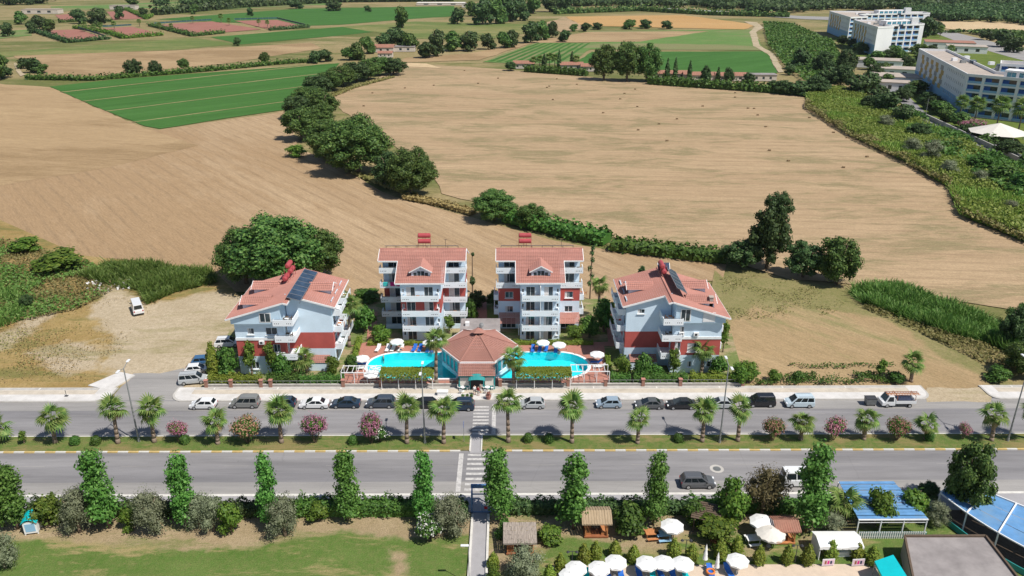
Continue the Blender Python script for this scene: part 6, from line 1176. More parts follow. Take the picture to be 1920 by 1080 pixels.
for x, y, mt in ((709, 657, 'plastic_white'), (727, 657, 'plastic_white'), (737, 657, 'plastic_white'), (777, 657, 'lounger_blue'), (788, 657, 'lounger_blue'), (803, 658, 'lounger_blue'), (811, 659, 'lounger_blue'), (999, 658, 'lounger_blue'), (1012, 658, 'lounger_blue'), (1024, 657, 'lounger_blue'), (1042, 660, 'lounger_blue'), (1118, 682, 'lounger_blue'), (1124, 690, 'plastic_white'), (676, 685, 'lounger_blue'), (671, 693, 'plastic_white')):
    side_ = x > 1100 or x < 690
    lounger(gz(x, y, .16), (PI if x < 690 else 0) if side_ else R(78 + (x % 7)), mt, ('white sun lounger' if mt == 'plastic_white' else 'blue sun lounger') + (' at the end of the pool deck' if side_ else ' in front of the clipped hedge by the pool'), ('white' if mt == 'plastic_white' else 'blue') + (' loungers at the pool ends' if side_ else ' loungers along the pool hedge'))
for x, y, r, l in ((745, 657, 1.25, 'white parasol over the white loungers by the hedge'), (805, 659, 1.2, 'white parasol behind the tall palm'), (1018, 659, 1.2, 'white parasol over three blue loungers'), (1048, 663, 1.25, 'white parasol over a single blue lounger'), (680, 689, 1.3, 'white parasol at the shallow end of the pool'), (1119, 681, 1.3, 'parasol standing in the shade of the chimneyed block'), (698, 718, 1.4, 'white parasol beside the bare pergola frame')): parasol(gz(x, y, .16), r, 2.2, l)
TERR = ((1079, 1090, 1.28), (1122, 1090, 1.28), (1153, 1078, 1.3), (1211, 1080, 1.3), (1243, 1079, 1.28), (1278, 1081, 1.3), (1067, 1104, 1.25), (1380, 1075, 1.3))
for x, y, r in TERR: parasol(G(x, y), r, 2.3, 'white parasol over loungers on the sun terrace', 'parasols on the sun terrace')
for x, y, mt in ((1100, 1086, 'canvas_cyan'), (1140, 1083, 'lounger_blue'), (1165, 1085, 'lounger_blue'), (1198, 1080, 'lounger_blue'), (1224, 1084, 'canvas_cyan'), (1238, 1080, 'lounger_blue'), (1262, 1084, 'lounger_blue'), (1286, 1085, 'canvas_cyan'), (1332, 1078, 'lounger_blue'), (1366, 1076, 'lounger_blue')): lounger(gz(x, y, .05), R(92 + x % 9), mt, ('turquoise' if mt == 'canvas_cyan' else 'blue') + ' sun lounger under the terrace parasols', ('turquoise' if mt == 'canvas_cyan' else 'blue') + ' loungers on the terrace')
parasol(G(1320, 1066), 1.5, 3.0, 'tall closed white parasol on the terrace', closed=True); parasol(G(1343, 1072), 1.5, 2.3, 'short closed white parasol beside the tall one', closed=True)
parasol(G(1258, 1010), 1.45, 2.4, 'white parasol over a garden table by the hedge'); parasol(G(1425, 1004), 1.55, 2.6, 'large white parasol partly shaded by the brown tree'); parasol(G(1441, 1024), 1.75, 2.6, 'large off-white round parasol beside the brown-roofed gazebo', mt='canvas_beige', n=14)
q = MB()
for i in range(20): a, b = i * .314, (i + 1) * .314; q.tube((math.cos(a) * .42, math.sin(a) * .42, .2), (math.cos(b) * .42, math.sin(b) * .42, .2), .13, .13, 6, 0, False)
q = q.build('swim_ring', 'orange_rubber', None, True, gz(1332, 1074, .3)); tag(q, 'orange swim ring lying on a terrace lounger', 'swim ring')
def person(p, rz, pose, cols, label):
    J = {'stand': [(0, 0, .95), (0, .0, 1.18), (0, 0, 1.42), (0, 0, 1.52), (0, .02, 1.66), (-.1, 0, .9), (-.11, .02, .5), (-.11, 0, .06), (-.11, -.14, .03), (.1, 0, .9), (.12, -.06, .5), (.13, .05, .06), (.13, -.10, .03), (-.19, 0, 1.40), (-.25, .03, 1.13), (-.24, -.08, .88), (.19, 0, 1.40), (.26, .02, 1.13), (.25, -.10, .90)]}
    V = J['stand']; E = [(0, 1), (1, 2), (2, 3), (3, 4), (0, 5), (5, 6), (6, 7), (7, 8), (0, 9), (9, 10), (10, 11), (11, 12), (2, 13), (13, 14), (14, 15), (2, 16), (16, 17), (17, 18)]
    Rr = [.15, .14, .16, .055, .105, .09, .065, .045, .04, .09, .065, .045, .04, .065, .048, .035, .065, .048, .035]
    if pose == 'lie': V = [(x * 1.0, z - .9, .16 - y * .6 + (.25 * max(0, z - 1.0))) for x, y, z in V]
    me = bpy.data.meshes.new('person'); me.from_pydata(V, E, []); ob = bpy.data.objects.new('person', me); C.objects.link(ob); sk = ob.modifiers.new('s', 'SKIN'); ob.modifiers.new('b', 'SUBSURF').levels = 2
    for i, r in enumerate(Rr): me.skin_vertices[0].data[i].radius = (r, r * .8 if i < 3 else r)
    me.skin_vertices[0].data[0].use_root = True; dg = bpy.context.evaluated_depsgraph_get(); m2 = bpy.data.meshes.new_from_object(ob.evaluated_get(dg)); bpy.data.objects.remove(ob)
    m2.materials.clear()
    for c in ('skin',) + cols + ('cloth_dark',): m2.materials.append(MATS[c])
    for f in m2.polygons:
        c = f.center; h = c.z if pose == 'stand' else c.y + .9; w = abs(c.x); f.use_smooth = True
        f.material_index = 3 if h > 1.70 or (h > 1.62 and (c.y if pose == 'stand' else -c.z) > .06) else 1 if 1.0 < h < 1.46 and w < .25 else 2 if .52 < h <= 1.0 and w < .2 else 0
    o = link('person', m2, None, p, rz); return tag(o, label, 'person')
person(gz(890, 740, .14), .4, 'stand', ('canvas_white', 'cloth_dark'), 'person in a white top standing at the pavilion entrance'); person(gz(897, 742, .14), -.5, 'stand', ('cloth_red', 'canvas_beige'), 'person in a red top at the pavilion entrance'); person(gz(901, 737, .14), 2.2, 'stand', ('canvas_beige', 'canvas_white'), 'person in pale clothes beside the person in red')
person(gz(752, 657, .5), R(-12), 'lie', ('skin', 'cloth_dark'), 'sunbather in dark swimwear lying by the white parasol')
lounger(gz(752, 657, .16), R(78), 'plastic_white', 'white lounger with a sunbather on it', None)
for x, y, l in ((773, 668, 'bather near the hedge side of the pool, first of a pair'), (783, 669, 'bather beside another near the hedge side of the pool'), (720, 681, 'bather in the middle of the rounded pool end'), (1063, 668, 'bather at the far rim of the pool beside the shaded parasol'), (1077, 676, 'bather in the rounded end beside the shaded parasol'), (709, 674, 'bather at the rim of the shallow end')): person(gz(x, y, -1.15), random.uniform(0, 6), 'stand', ('skin', 'cloth_dark'), l)
for x, y, l in ((700, 690, 'white swim ring floating in the rounded pool end'), (710, 692, 'second pale swim ring floating beside the first')):
    m = MB()
    for i in range(16): a, b = i * .3927, (i + 1) * .3927; m.tube((math.cos(a) * .4, math.sin(a) * .4, 0), (math.cos(b) * .4, math.sin(b) * .4, 0), .13, .13, 6, 0, False)
    tag(m.build('swim_ring', 'plastic_white', None, True, gz(x, y, .15)), l, 'swim ring')
def cafe(px, py, label):
    p = G(px, py, .14); o = empty('cafe_table', p, 0, label, 'table'); m = MB(); m.tube((0, 0, .7), (0, 0, .74), .42, .42, 14); m.build('table_top', 'plastic_white', o); m = MB(); m.tube((0, 0, 0), (0, 0, .7), .04, .04, 6); m.tube((0, 0, 0), (0, 0, .04), .25, .22, 10); m.build('pedestal', 'plastic_white', o)
    for a in (.4, 2.4, 4.4):
        q = p + Vector((math.cos(a) * .85, math.sin(a) * .85, 0)); c = empty('cafe_chair', q, a, 'white plastic chair at ' + label, 'chair', 'chairs at ' + label); s = MB(); s.box(-.22, .22, -.22, .22, .42, .46); s.build('seat', 'plastic_white', c); s = MB(); s.box(.19, .23, -.22, .22, .46, .88); s.build('backrest', 'plastic_white', c)
        for x in (-.18, .18):
            for y in (-.18, .18): s = MB(); s.bar((x, y, 0), (x, y, .42), .04); s.build('leg', 'plastic_white', c)
cafe(868, 733, 'the white table on the pergola side of the entrance'); cafe(914, 733, 'the white table on the palm side of the entrance')
p = gz(830, 740, .14); o = empty('display_counter', p, 0, 'white covered counter standing on the pavement', 'counter'); m = MB(); m.box(-.9, .9, -.4, .4, .55, .72); m.build('top', 'canvas_white', o); m = MB(); m.box(-.8, .8, -.35, .35, 0, .55); m.build('cabinet', 'trim_white', o)
for x, y, l in ((868, 747, 'first terracotta pot on the pavement'), (876, 747, 'second terracotta pot on the pavement'), (884, 747, 'third terracotta pot on the pavement'), (916, 748, 'large terracotta planter by the zebra crossing')):
    p = gz(x, y, .14); o = empty('flower_pot', p, 0, l, 'pot'); m = MB(); k = 1.5 if 'large' in l else .8; m.tube((0, 0, 0), (0, 0, .45 * k), .2 * k, .3 * k, 10); m.build('pot', 'roof_tile', o); link('plant', npmesh('plant', crown([(0, 0, .65 * k, .35 * k, .35 * k, .35 * k)], 160, .14, core=.6), 'leaf_hedge' if k < 1 else 'flower_mixed'), o)
hbm = MB(); hbm.box(-.5, .5, -.35, .35, 0, .5); HB = bevelled(hbm, .08).mesh('hay_bale', 'hay')
for o0, L in ((640, [(693, 395), (770, 467), (882, 438), (520, 478), (358, 493), (175, 521), (126, 594), (1157, 490), (1170, 483), (1212, 442), (1325, 473), (1190, 559), (1473, 633), (1593, 524), (1569, 555), (1653, 500), (1665, 598), (1670, 729), (1787, 695), (1888, 667), (1832, 790)]), (1280, [(113, 595), (295, 520), (295, 545), (368, 607), (402, 609), (422, 645), (468, 711), (488, 844), (595, 903), (713, 660), (849, 743), (925, 773), (1037, 880), (904, 940)])):
    for x, y in L:
        p = G(o0 + x / 3, y / 3 + .8); p.z = -.1; tag(link('hay_bale', HB, None, p, random.uniform(-.4, .4)), 'small dark hay bale lying on the pale stubble field', 'hay bale', 'hay bales on the pale stubble')

# ------------------------------------------------------------------ garden structures on the near side
def at(px, py): p = G(px, py); return p
def gazebo(px, py, w, d, h, roofm, label, pitch=.55, floor='wood_red', flat=False, gable=False):
    p = at(px, py) + Vector((0, d / 2, 0)); o = empty('gazebo', p, 0, label, 'gazebo')
    for x in (-w / 2 + .15, w / 2 - .15):
        for y in (-d / 2 + .15, d / 2 - .15): m = MB(); m.bar((x, y, 0), (x, y, h), .14); m.build('post', 'wood_orange', o)
    m = MB(); m.box(-w / 2, w / 2, -d / 2, d / 2, .12, .3); m.build('floor', floor, o)
    for s in (-1, 1): m = MB(); m.box(s * (w / 2 - .5) - .35, s * (w / 2 - .5) + .35, -d / 2 + .3, d / 2 - .3, .31, .7); m.build('bench', 'wood_orange', o); m = MB(); m.bar((s * (w / 2 - .1), -d / 2 + .2, 1.0), (s * (w / 2 - .1), d / 2 - .2, 1.0), .08); m.build('rail', 'wood_red', o)
    m = MB(); m.box(-.45, .45, -.4, .4, .85, .92); m.bar((0, 0, .3), (0, 0, .85), .1); m.build('table', 'wood_dark', o)
    r = MB(); ov = .35; n = 8
    if flat:
        a = [Vector((-w / 2 - ov, -d / 2 - ov, h)), Vector((w / 2 + ov, -d / 2 - ov, h)), Vector((w / 2 + ov, d / 2 + ov, h + .5)), Vector((-w / 2 - ov, d / 2 + ov, h + .5))]; k = 16
        for i in range(k):
            for j in range(5):
                z = lambda u, v: (a[0].lerp(a[1], u)).lerp(a[3].lerp(a[2], u), v) + Vector((0, 0, random.uniform(-.05, .05)))
                r.face([z(i / k, j / 5), z((i + 1) / k, j / 5), z((i + 1) / k, (j + 1) / 5), z(i / k, (j + 1) / 5)])
        for i in range(4): r.face([a[i], a[(i + 1) % 4], a[(i + 1) % 4] - Vector((0, 0, .22)), a[i] - Vector((0, 0, .22))])
    else:
        for s in (-1, 1):
            A = Vector((-w / 2 - ov, s * (d / 2 + ov), h - .1)); B = Vector((w / 2 + ov, s * (d / 2 + ov), h - .1)); T = h + d * pitch * .5; k = 22
            for i in range(k):
                for j in range(4):
                    f = lambda u, v: Vector((A.x + (B.x - A.x) * u, A.y * (1 - v), A.z + (T - A.z) * v + (0.05 if i % 2 else 0)))
                    r.face([f(i / k, j / 4), f((i + 1) / k, j / 4), f((i + 1) / k, (j + 1) / 4), f(i / k, (j + 1) / 4)])
            r.face([A, B, B - Vector((0, 0, .15)), A - Vector((0, 0, .15))])
    r.build('roof', roofm, o); return o
gazebo(1118, 1010, 2.9, 2.6, 2.5, 'thatch', 'gazebo with pale reed thatch and red floor', .5)
gazebo(1473, 1022, 2.3, 2.2, 2.3, 'roof_tile_old', 'gazebo with dark red boarded roof beside the large parasol', .45, 'wood_orange')
gazebo(975, 1042, 3.2, 2.4, 2.1, 'thatch_grey', 'low shelter with grey brushwood roof by the garden path', flat=True)
p = at(1322, 990); o = empty('lattice_shelter', p, R(-20), 'dark lattice-roofed shelter beside the low plane tree', 'shelter')
for x in (-1.3, 1.3):
    for y in (-1.2, 1.2): m = MB(); m.bar((x, y, 0), (x, y, 2.4), .12); m.build('post', 'wood_dark', o)
for k in range(9): m = MB(); y = -1.6 + k * .4; m.box(-1.7, 1.7, y - .14, y + .14, 2.45, 2.51); m.build('roof_slat', 'wood_dark', o)
m = MB()
for x in (-1.3, 1.3): m.bar((x, -1.6, 2.4), (x, 1.6, 2.4), .1)
m.build('beam', 'wood_dark', o)
# path gate portal
p = at(897, 962); gy = p.y; o = empty('gate_portal', ((a0 + a1) / 2, gy, .14), 0, 'blue metal portal over the entrance of the garden path', 'gate'); w = (a1 - a0) / 2 + .1
for s in (-1, 1):
    for y in (0, 1.6): m = MB(); m.bar((s * w, y, 0), (s * w, y, 2.7), .16); m.build('post', 'blue_paint', o)
    m = MB(); m.bar((s * w, 0, 2.75), (s * w, 1.6, 2.75), .14); m.build('side_beam', 'blue_paint', o)
m = MB(); m.box(-w - .15, w + .15, 1.5, 1.75, 2.5, 3.0); m.build('header', 'blue_paint', o); m = MB(); m.bar((-w, 0, 2.75), (w, 0, 2.75), .14); m.build('cross_beam', 'blue_paint', o)
m = MB(); m.box(-w + .1, w - .1, -.05, .0, 0, .12); g = m.build('gate', 'blue_paint', o); q = MB()
for k in range(9): q.bar((.1 + k * (w - .2) / 8, 0, .12), (.1 + k * (w - .2) / 8, 0, 1.15), .04)
q.bar((.1, 0, 1.15), (w - .1, 0, 1.15), .05); q.build('gate_bar', 'blue_paint', g); q = MB(); q.box(.45, .85, -.06, -.02, .5, .9); q.build('notice', 'cloth_red', g)
# turquoise hut on the lawn
p = at(60, 1003); o = empty('garden_hut', p, R(12), 'small white hut with a turquoise rounded roof on the lawn', 'hut'); m = MB(); m.box(-.75, .75, 0, 1.5, .25, 1.9); m.build('wall', 'trim_white', o); r = MB(); n = 6
for i in range(n):
    f = lambda t: (-.9 + 1.8 * t, 1.9 + .55 * math.sin(math.pi * t)); (x0, z0), (x1, z1) = f(i / n), f((i + 1) / n); r.face([(x0, -.2, z0 - .15), (x1, -.2, z1 - .15), (x1, 1.7, z1 + .1), (x0, 1.7, z0 + .1)])
r.build('roof', 'canvas_cyan', o); m = MB(); m.box(-.55, .55, -.03, 0, .5, 1.6); m.build('hatch', 'hotel_pale_blue', o)
for s in (-1, 1): m = MB(); m.bar((s * .7, .1, 0), (s * .7, .1, .25), .12); m.bar((s * .7, 1.4, 0), (s * .7, 1.4, .25), .12); m.build('leg', 'trim_white', o)
# white party tent
p = at(1573, 1050); o = empty('party_tent', p, 0, 'white party tent with open front beside the clipped conifers', 'tent'); w, d, h = 4.8, 2.4, 2.0
for x in (-w / 2, w / 2):
    for y in (0, d): m = MB(); m.bar((x, y, 0), (x, y, h), .08); m.build('post', 'trim_white', o)
r = MB(); n = 14
for i in range(n):
    x0, x1 = -w / 2 - .15 + (w + .3) * i / n, -w / 2 - .15 + (w + .3) * (i + 1) / n; sg = lambda x: -.12 * math.cos(x * 1.9)
    r.face([(x0, -.2, h + sg(x0)), (x1, -.2, h + sg(x1)), (x1, d * .5, h + .45), (x0, d * .5, h + .45)]); r.face([(x0, d * .5, h + .45), (x1, d * .5, h + .45), (x1, d + .2, h), (x0, d + .2, h)]); r.face([(x0, -.2, h + sg(x0)), (x1, -.2, h + sg(x1)), (x1, -.2, h - .35), (x0, -.2, h - .35 + .08 * (i % 2))])
r.build('canopy', 'canvas_white', o); m = MB(); m.box(-w / 2, -w / 2 + .03, 0, d, .1, h); m.build('side_curtain', 'canvas_white', o)
m = MB(); m.box(-1.4, 1.6, .4, 1.1, .68, .74); m.box(-1.4, 1.6, .4, .44, .1, .68); m.build('table', 'canvas_white', o)
for x, l in ((1552, 'pink printed board leaning below the party tent'), (1608, 'pink printed board leaning between two clipped conifers')):
    p = gz(x, 1062, .05); o = empty('printed_board', p, R(4), l, 'board'); m = MB(); m.box(-.72, .72, 0, .05, .1, 1.05); m.build('frame', 'plastic_white', o); m = MB(); m.box(-.66, .66, -.012, 0, .16, 1.0); m.build('print', 'poster_pink', o)
    for k in range(3): q = MB(); q.box(-.45 + k * .32, -.22 + k * .32, -.02, -.013, .35, .8); q.build('picture', ('wood_red', 'towel_pink', 'cloth_dark')[k], o)
def tables(px, py, label, mt):
    p = at(px, py); o = empty('garden_table', p, .1, label, 'table'); m = MB(); m.box(-.8, .8, -.45, .45, .7, .75); m.build('table_top', mt, o)
    for x in (-.7, .7):
        for y in (-.38, .38): m = MB(); m.bar((x, y, 0), (x, y, .7), .06); m.build('leg', mt, o)
    for s in (-1, 1): m = MB(); m.box(-.75, .75, s * .85 - .18, s * .85 + .18, .4, .45); m.bar((-.6, s * .85, 0), (-.6, s * .85, .4), .06); m.bar((.6, s * .85, 0), (.6, s * .85, .4), .06); m.build('bench', mt, o)
tables(1243, 1010, 'pale garden table under the parasol by the hedge', 'hotel_pale_blue'); tables(1411, 1018, 'white garden table beside the large parasols', 'plastic_white'); tables(1345, 1022, 'wooden garden table under the loose bush', 'wood_red'); tables(1222, 1007, 'orange wooden garden table left of none, near the dense bush'.replace(' left of none,', ''), 'wood_orange')
# blue-roofed restaurant terrace
def sheetroof(o, P, n, mt, name='roof'):
    a, b, c, d = [Vector(p) for p in P]; 
    for i in range(n):
        m = MB(); f0, f1 = i / n + .008, (i + 1) / n - .008; q = [a.lerp(d, f0), b.lerp(c, f0), b.lerp(c, f1), a.lerp(d, f1)]; up = Vector((0, 0, .03 + (.05 if i % 2 else 0))); m.face([p + up for p in q]); 
        for k in range(4): m.face([q[k] + up, q[(k + 1) % 4] + up, q[(k + 1) % 4] - Vector((0, 0, .02)), q[k] - Vector((0, 0, .02))])
        m.build('roof_sheet', mt, o)
A, B = G(1603, 1005), G(1733, 1005); y0 = A.y; y1 = y0 + 6.8; w = B.x - A.x; o = empty('terrace_shelter', ((A.x + B.x) / 2, y0, 0), 0, 'open shelter with blue sheet roof and white frame', 'shelter'); zf, zb_ = 2.5, 2.9
sheetroof(o, ((-w / 2, 0, zf), (w / 2, 0, zf), (w / 2 - 1.2, 6.8, zb_), (-w / 2 + .2, 6.8, zb_)), 12, 'blue_sheet')
for k in range(4):
    for y in (0, 6.6): m = MB(); x = -w / 2 + .1 + (w - .2 - (1.3 if y else 0)) * k / 3; m.bar((x, y, 0), (x, y, zf if y == 0 else zb_), .12); m.build('post', 'trim_white', o)
m = MB(); m.bar((-w / 2, -.06, zf - .05), (w / 2, -.06, zf - .05), .14); m.build('beam', 'trim_white', o); m = MB(); m.bar((-w / 2, 0, 2.0), (w / 2, 0, 2.0), .06); m.build('beam', 'trim_white', o)
fn = empty('picket_fence', (A.x + .2, y0 - .5, 0), 0, 'white picket fence with turquoise panels in front of the blue-roofed shelter', 'fence'); n = 30
m = MB(); m.box(-.1, n * .27, .06, .1, .15, .95); m.build('back_panel', 'teal_paint', fn)
pk = MB(); pk.box(-.055, .055, -.03, .03, 0, 1.05); pk = pk.mesh('picket', 'trim_white')
for k in range(n): link('picket', pk, fn, (k * .27, 0, 0))
for z in (.3, .8): m = MB(); m.box(-.1, n * .27, .031, .055, z, z + .09); m.build('fence_rail', 'trim_white', fn)
# curved blue roof along the forecourt
p0, p1, p2 = G(1755, 958), G(1850, 1040), G(2010, 1110); o = empty('curved_shelter', p1, 0, 'long curved shelter with blue sheet roof beside the forecourt', 'shelter'); inn, out = [], []
F0, F1, F2 = G(1785, 940), G(1895, 985), G(2010, 1035)
for k in range(13):
    t_ = k / 12; q = lambda a, b, c: a * (1 - t_) ** 2 + b * 2 * t_ * (1 - t_) + c * t_ ** 2
    inn.append(q(p0, p1 * 1.0, p2) - p1); out.append(q(F0, F1, F2) - p1)
for k in range(12):
    for j in range(3):
        m = MB(); f0, f1 = j / 3 + .006, (j + 1) / 3 - .006; z0, z1 = 2.7 + f0 * .5, 2.7 + f1 * .5; V = lambda P, Q, f, z: Vector((*(P.lerp(Q, f)).xy, z)); m.face([V(inn[k], out[k], f0, z0), V(inn[k + 1], out[k + 1], f0, z0), V(inn[k + 1], out[k + 1], f1, z1), V(inn[k], out[k], f1, z1)]); m.build('roof_sheet', 'blue_sheet', o)
    if k % 3 == 0:
        m = MB(); a = Vector((*inn[k].xy, 2.82)); b_ = Vector((*out[k].xy, 3.32)); m.bar(a, b_, .16); m.build('rafter', 'trim_white', o)
        for e, z in ((inn[k], 2.7), (out[k], 3.2)): m = MB(); m.bar((e.x, e.y, 0), (e.x, e.y, z), .13); m.build('post', 'trim_white', o)
m = MB()
for k in range(12): m.bar((*inn[k].xy, 2.75), (*inn[k + 1].xy, 2.75), .14); m.bar((*out[k].xy, 3.3), (*out[k + 1].xy, 3.3), .14)
m.build('edge_beam', 'trim_white', o); fl = MB(); fl.face([Vector((*v.xy, .06)) for v in inn] + [Vector((*v.xy, .06)) for v in reversed(out)]); fl.build('floor', 'wood_dark', o)
wl_ = MB()
for k in range(9): a, b_ = inn[k].lerp(out[k], -.16), inn[k + 1].lerp(out[k + 1], -.16); wl_.bar((*a.xy, .4), (*b_.xy, .4), .12, .8)
tag(wl_.build('low_wall', 'teal_paint', None, False, p1), 'low pale turquoise wall following the curved shelter', 'wall')
# flat-roofed kitchen building with cyan awning
A, B, Cc, D_ = G(1688, 1040, 0), G(1838, 1040, 0), G(1905, 1130, 0), G(1705, 1130, 0); ce = (A + B + Cc + D_) / 4; o = empty('kitchen_building', ce, 0, 'flat grey-roofed building with a brown parapet beside the sun terrace', 'building'); poly = [tuple((q - ce).xy) for q in (D_, Cc, B, A)]; h = 2.6
m = MB(); n = len(poly)
for i in range(n): a, b_ = poly[i], poly[(i + 1) % n]; m.face([(*a, 0), (*b_, 0), (*b_, h), (*a, h)])
m.build('wall', 'roof_flat', o); m = MB(); m.face([(*q, h) for q in poly]); m.build('roof', 'roof_grey', o); m = MB()
for i in range(n): a, b_ = Vector((*poly[i], h + .1)), Vector((*poly[(i + 1) % n], h + .1)); m.bar(a, b_, .22, .3)
m.build('parapet', 'wood_dark', o)
a, b_, c, d = G(1640, 1052, 2.3), G(1675, 1040, 2.6), G(1712, 1098, 2.6), G(1668, 1108, 2.3); ce = Vector((*((a + b_ + c + d) / 4).xy, 0)); o = empty('awning', ce, 0, 'bright cyan canvas awning beside the flat-roofed building', 'awning'); m = MB(); q = [v - ce for v in (a, b_, c, d)]; m.face(q[::-1])
for i in range(4): m.face([q[i], q[(i + 1) % 4], q[(i + 1) % 4] - Vector((0, 0, .22)), q[i] - Vector((0, 0, .22))])
m.build('canvas', 'canvas_cyan', o)
for v in q: m = MB(); m.bar((v.x * .96, v.y * .96, 0), (v.x * .96, v.y * .96, v.z - .05), .08); m.build('post', 'lamp_grey', o)

# ------------------------------------------------------------------ hotels and farm buildings far behind
def hotel(name_label, corners, h, floors, faces, flat='roof_flat', pent=None):
    """corners: world xy around; faces: dict index -> style"""
    ce = sum((Vector(c) for c in corners), Vector((0, 0))) / len(corners); o = empty('hotel_block', (ce.x, ce.y, 0), 0, name_label, 'building'); P = [Vector(c) - ce for c in corners]; n = len(P); fh = h / floors
    for i in range(n):
        a, b_ = P[i], P[(i + 1) % n]; L = (b_ - a).length; U = Vector((*((b_ - a) / L), 0)); N = Vector((U.y, -U.x, 0)); O = Vector((*a, 0)); st = faces.get(i, 'plain'); ops = []; z = Vector((0, 0, 1))
        if st == 'pattern':
            for f in range(floors):
                for k in range(int(L * .34 / 3.4)): u = L * .66 + k * 3.4; ops.append((u, u + 1.0, f * fh + 1.1, f * fh + 2.6)) if u + 1 < L - .5 else None
        elif st == 'windows':
            for f in range(floors):
                for k in range(int(L / 4.2)): u = 1.4 + k * 4.2; ops.append((u, u + 1.6, f * fh + .9, f * fh + 2.5))
        elif st == 'balcony':
            for f in range(floors):
                for k in range(int(L / 6.6)): u = .6 + k * 6.6; ops.append((u, u + 5.4, f * fh + .35, f * fh + fh - .35))
        m = MB(); wallp(m, O, U, N, L, h, ops, .9 if st == 'balcony' else .25, 0, (0, h * .38, 1) if st == 'pattern' else None); m.build('wall', ['hotel_white', 'hotel_pale_blue'], o)
        for a_, b2, c, d in ops:
            if st == 'balcony':
                q = MB(); D = N * .88; q.face([O + U * a_ + z * c - D, O + U * (a_ + (b2 - a_) * .45) + z * c - D, O + U * (a_ + (b2 - a_) * .45) + z * d - D, O + U * a_ + z * d - D]); q.build('wall_panel', 'hotel_blue', o); q = MB(); q.face([O + U * (a_ + (b2 - a_) * .45) + z * c - D, O + U * b2 + z * c - D, O + U * b2 + z * d - D, O + U * (a_ + (b2 - a_) * .45) + z * d - D]); q.build('window', 'glass_dark', o)
                q = MB(); q.bar(O + U * a_ + z * (c + .5) + N * .05, O + U * b2 + z * (c + .5) + N * .05, .1, .9); q.build('balustrade', 'hotel_pale_blue', o)
            else: window(o, O, U, N, (a_, b2, c, d), True, frame='hotel_white', name='window', mull=0)
        if st == 'pattern':
            k = 0; u = L * .10
            while u < L * .62:
                for r_ in range(5):
                    q = MB(); s_ = L * .018 if r_ % 2 else 0; w_ = L * .055; zz = h * .30 + r_ * h * .125; q.box(0, w_, -.05, -.004, 0, h * .122); mm = Matrix.Translation(O + U * (u + s_) + z * zz) @ Matrix(((U.x, -N.x, 0, 0), (U.y, -N.y, 0, 0), (0, 0, 1, 0), (0, 0, 0, 1))); q.v = [tuple(mm @ Vector(v)) for v in q.v]; q.build('painted_panel', ('hotel_yellow', 'hotel_yellow', 'hotel_grey')[(r_ + k) % 3], o)
                u += L * .108; k += 1
    m = MB(); m.face([(*p, h - .5) for p in P]); rf = m.build('roof', flat, o); m = MB()
    for i in range(n): m.bar((*P[i], h + .1), (*P[(i + 1) % n], h + .1), .35, 1.2)
    m.build('parapet', 'hotel_white', rf)
    if pent:
        a, b_ = P[pent[0]], P[pent[0] + 1]; L = (b_ - a).length; U = (b_ - a) / L; Nn = Vector((-U.y, U.x)); q = [a + U * L * pent[1] + Nn * 3, a + U * L * pent[2] + Nn * 3, a + U * L * pent[2] + Nn * 10, a + U * L * pent[1] + Nn * 10]; m = MB(); w_ = (pent[2] - pent[1]) * L
        ops = [(1 + k * 4.6, 4.6 + k * 4.6, .4, 2.9) for k in range(int((w_ - 1) / 4.6))]; U3 = Vector((*U, 0)); wallp(m, (*q[0], h - .5), U3, (U.y, -U.x, 0), w_, 3.6, ops, .6)
        for e in (1, 2, 3): v0, v1 = q[e], q[(e + 1) % 4]; m.face([(*v0, h - .5), (*v1, h - .5), (*v1, h + 3.1), (*v0, h + 3.1)])
        m.face([(*v, h + 3.1) for v in q]); m = m.build('penthouse', 'hotel_white', o)
        for op in ops: window(m, (*q[0], h - .5), U3, (U.y, -U.x, 0), op, True, 'glass_blue', 'hotel_white', 'window', 1)
        m = MB(); m.box(q[1].x - 2.5, q[1].x + 2.5, q[1].y - 2, q[1].y + 2, h - .5, h + 5); m.build('stair_tower', 'hotel_white', o)
    for k in range(12): q = MB(); c = sum((random.random() * p for p in P), Vector((0, 0))) * .5; q.box(c.x - 1.2, c.x + 1.2, c.y - .9, c.y + .9, h - .5, h + .9); q.build('roof_unit', random.choice(('lamp_grey', 'hotel_white', 'solar_glass')), rf)
    return o
c0 = G(1798, 216).xy; cb = G(1712, 153).xy; d_ = (cb - c0).normalized(); r_ = Vector((.72, -.69)); inn_ = Vector((d_.y, -d_.x))
hotel('near hotel block with blue balconies and yellow painted panels', [tuple(cb), tuple(c0), tuple(c0 + r_ * 44), tuple(c0 + r_ * 44 + Vector((.69, .72)) * 14), tuple(c0 + inn_ * 14 + d_ * 12), tuple(cb + inn_ * 14)], 17.2, 5, {0: 'pattern', 1: 'balcony', 2: 'windows'}, pent=(1, .3, .95))
o2 = c0 + inn_ * 17 + d_ * 18; e1, e2 = Vector((.86, -.50)), Vector((.5, .86))
hotel('rear wing of the near hotel with open blue loggias', [tuple(o2), tuple(o2 + e1 * 46), tuple(o2 + e1 * 46 + e2 * 13), tuple(o2 + e2 * 13)], 20.0, 6, {0: 'balcony'})
c0 = G(1637, 105).xy; cb = G(1593, 86).xy; d_ = (cb - c0).normalized(); inn_ = Vector((d_.y, -d_.x))
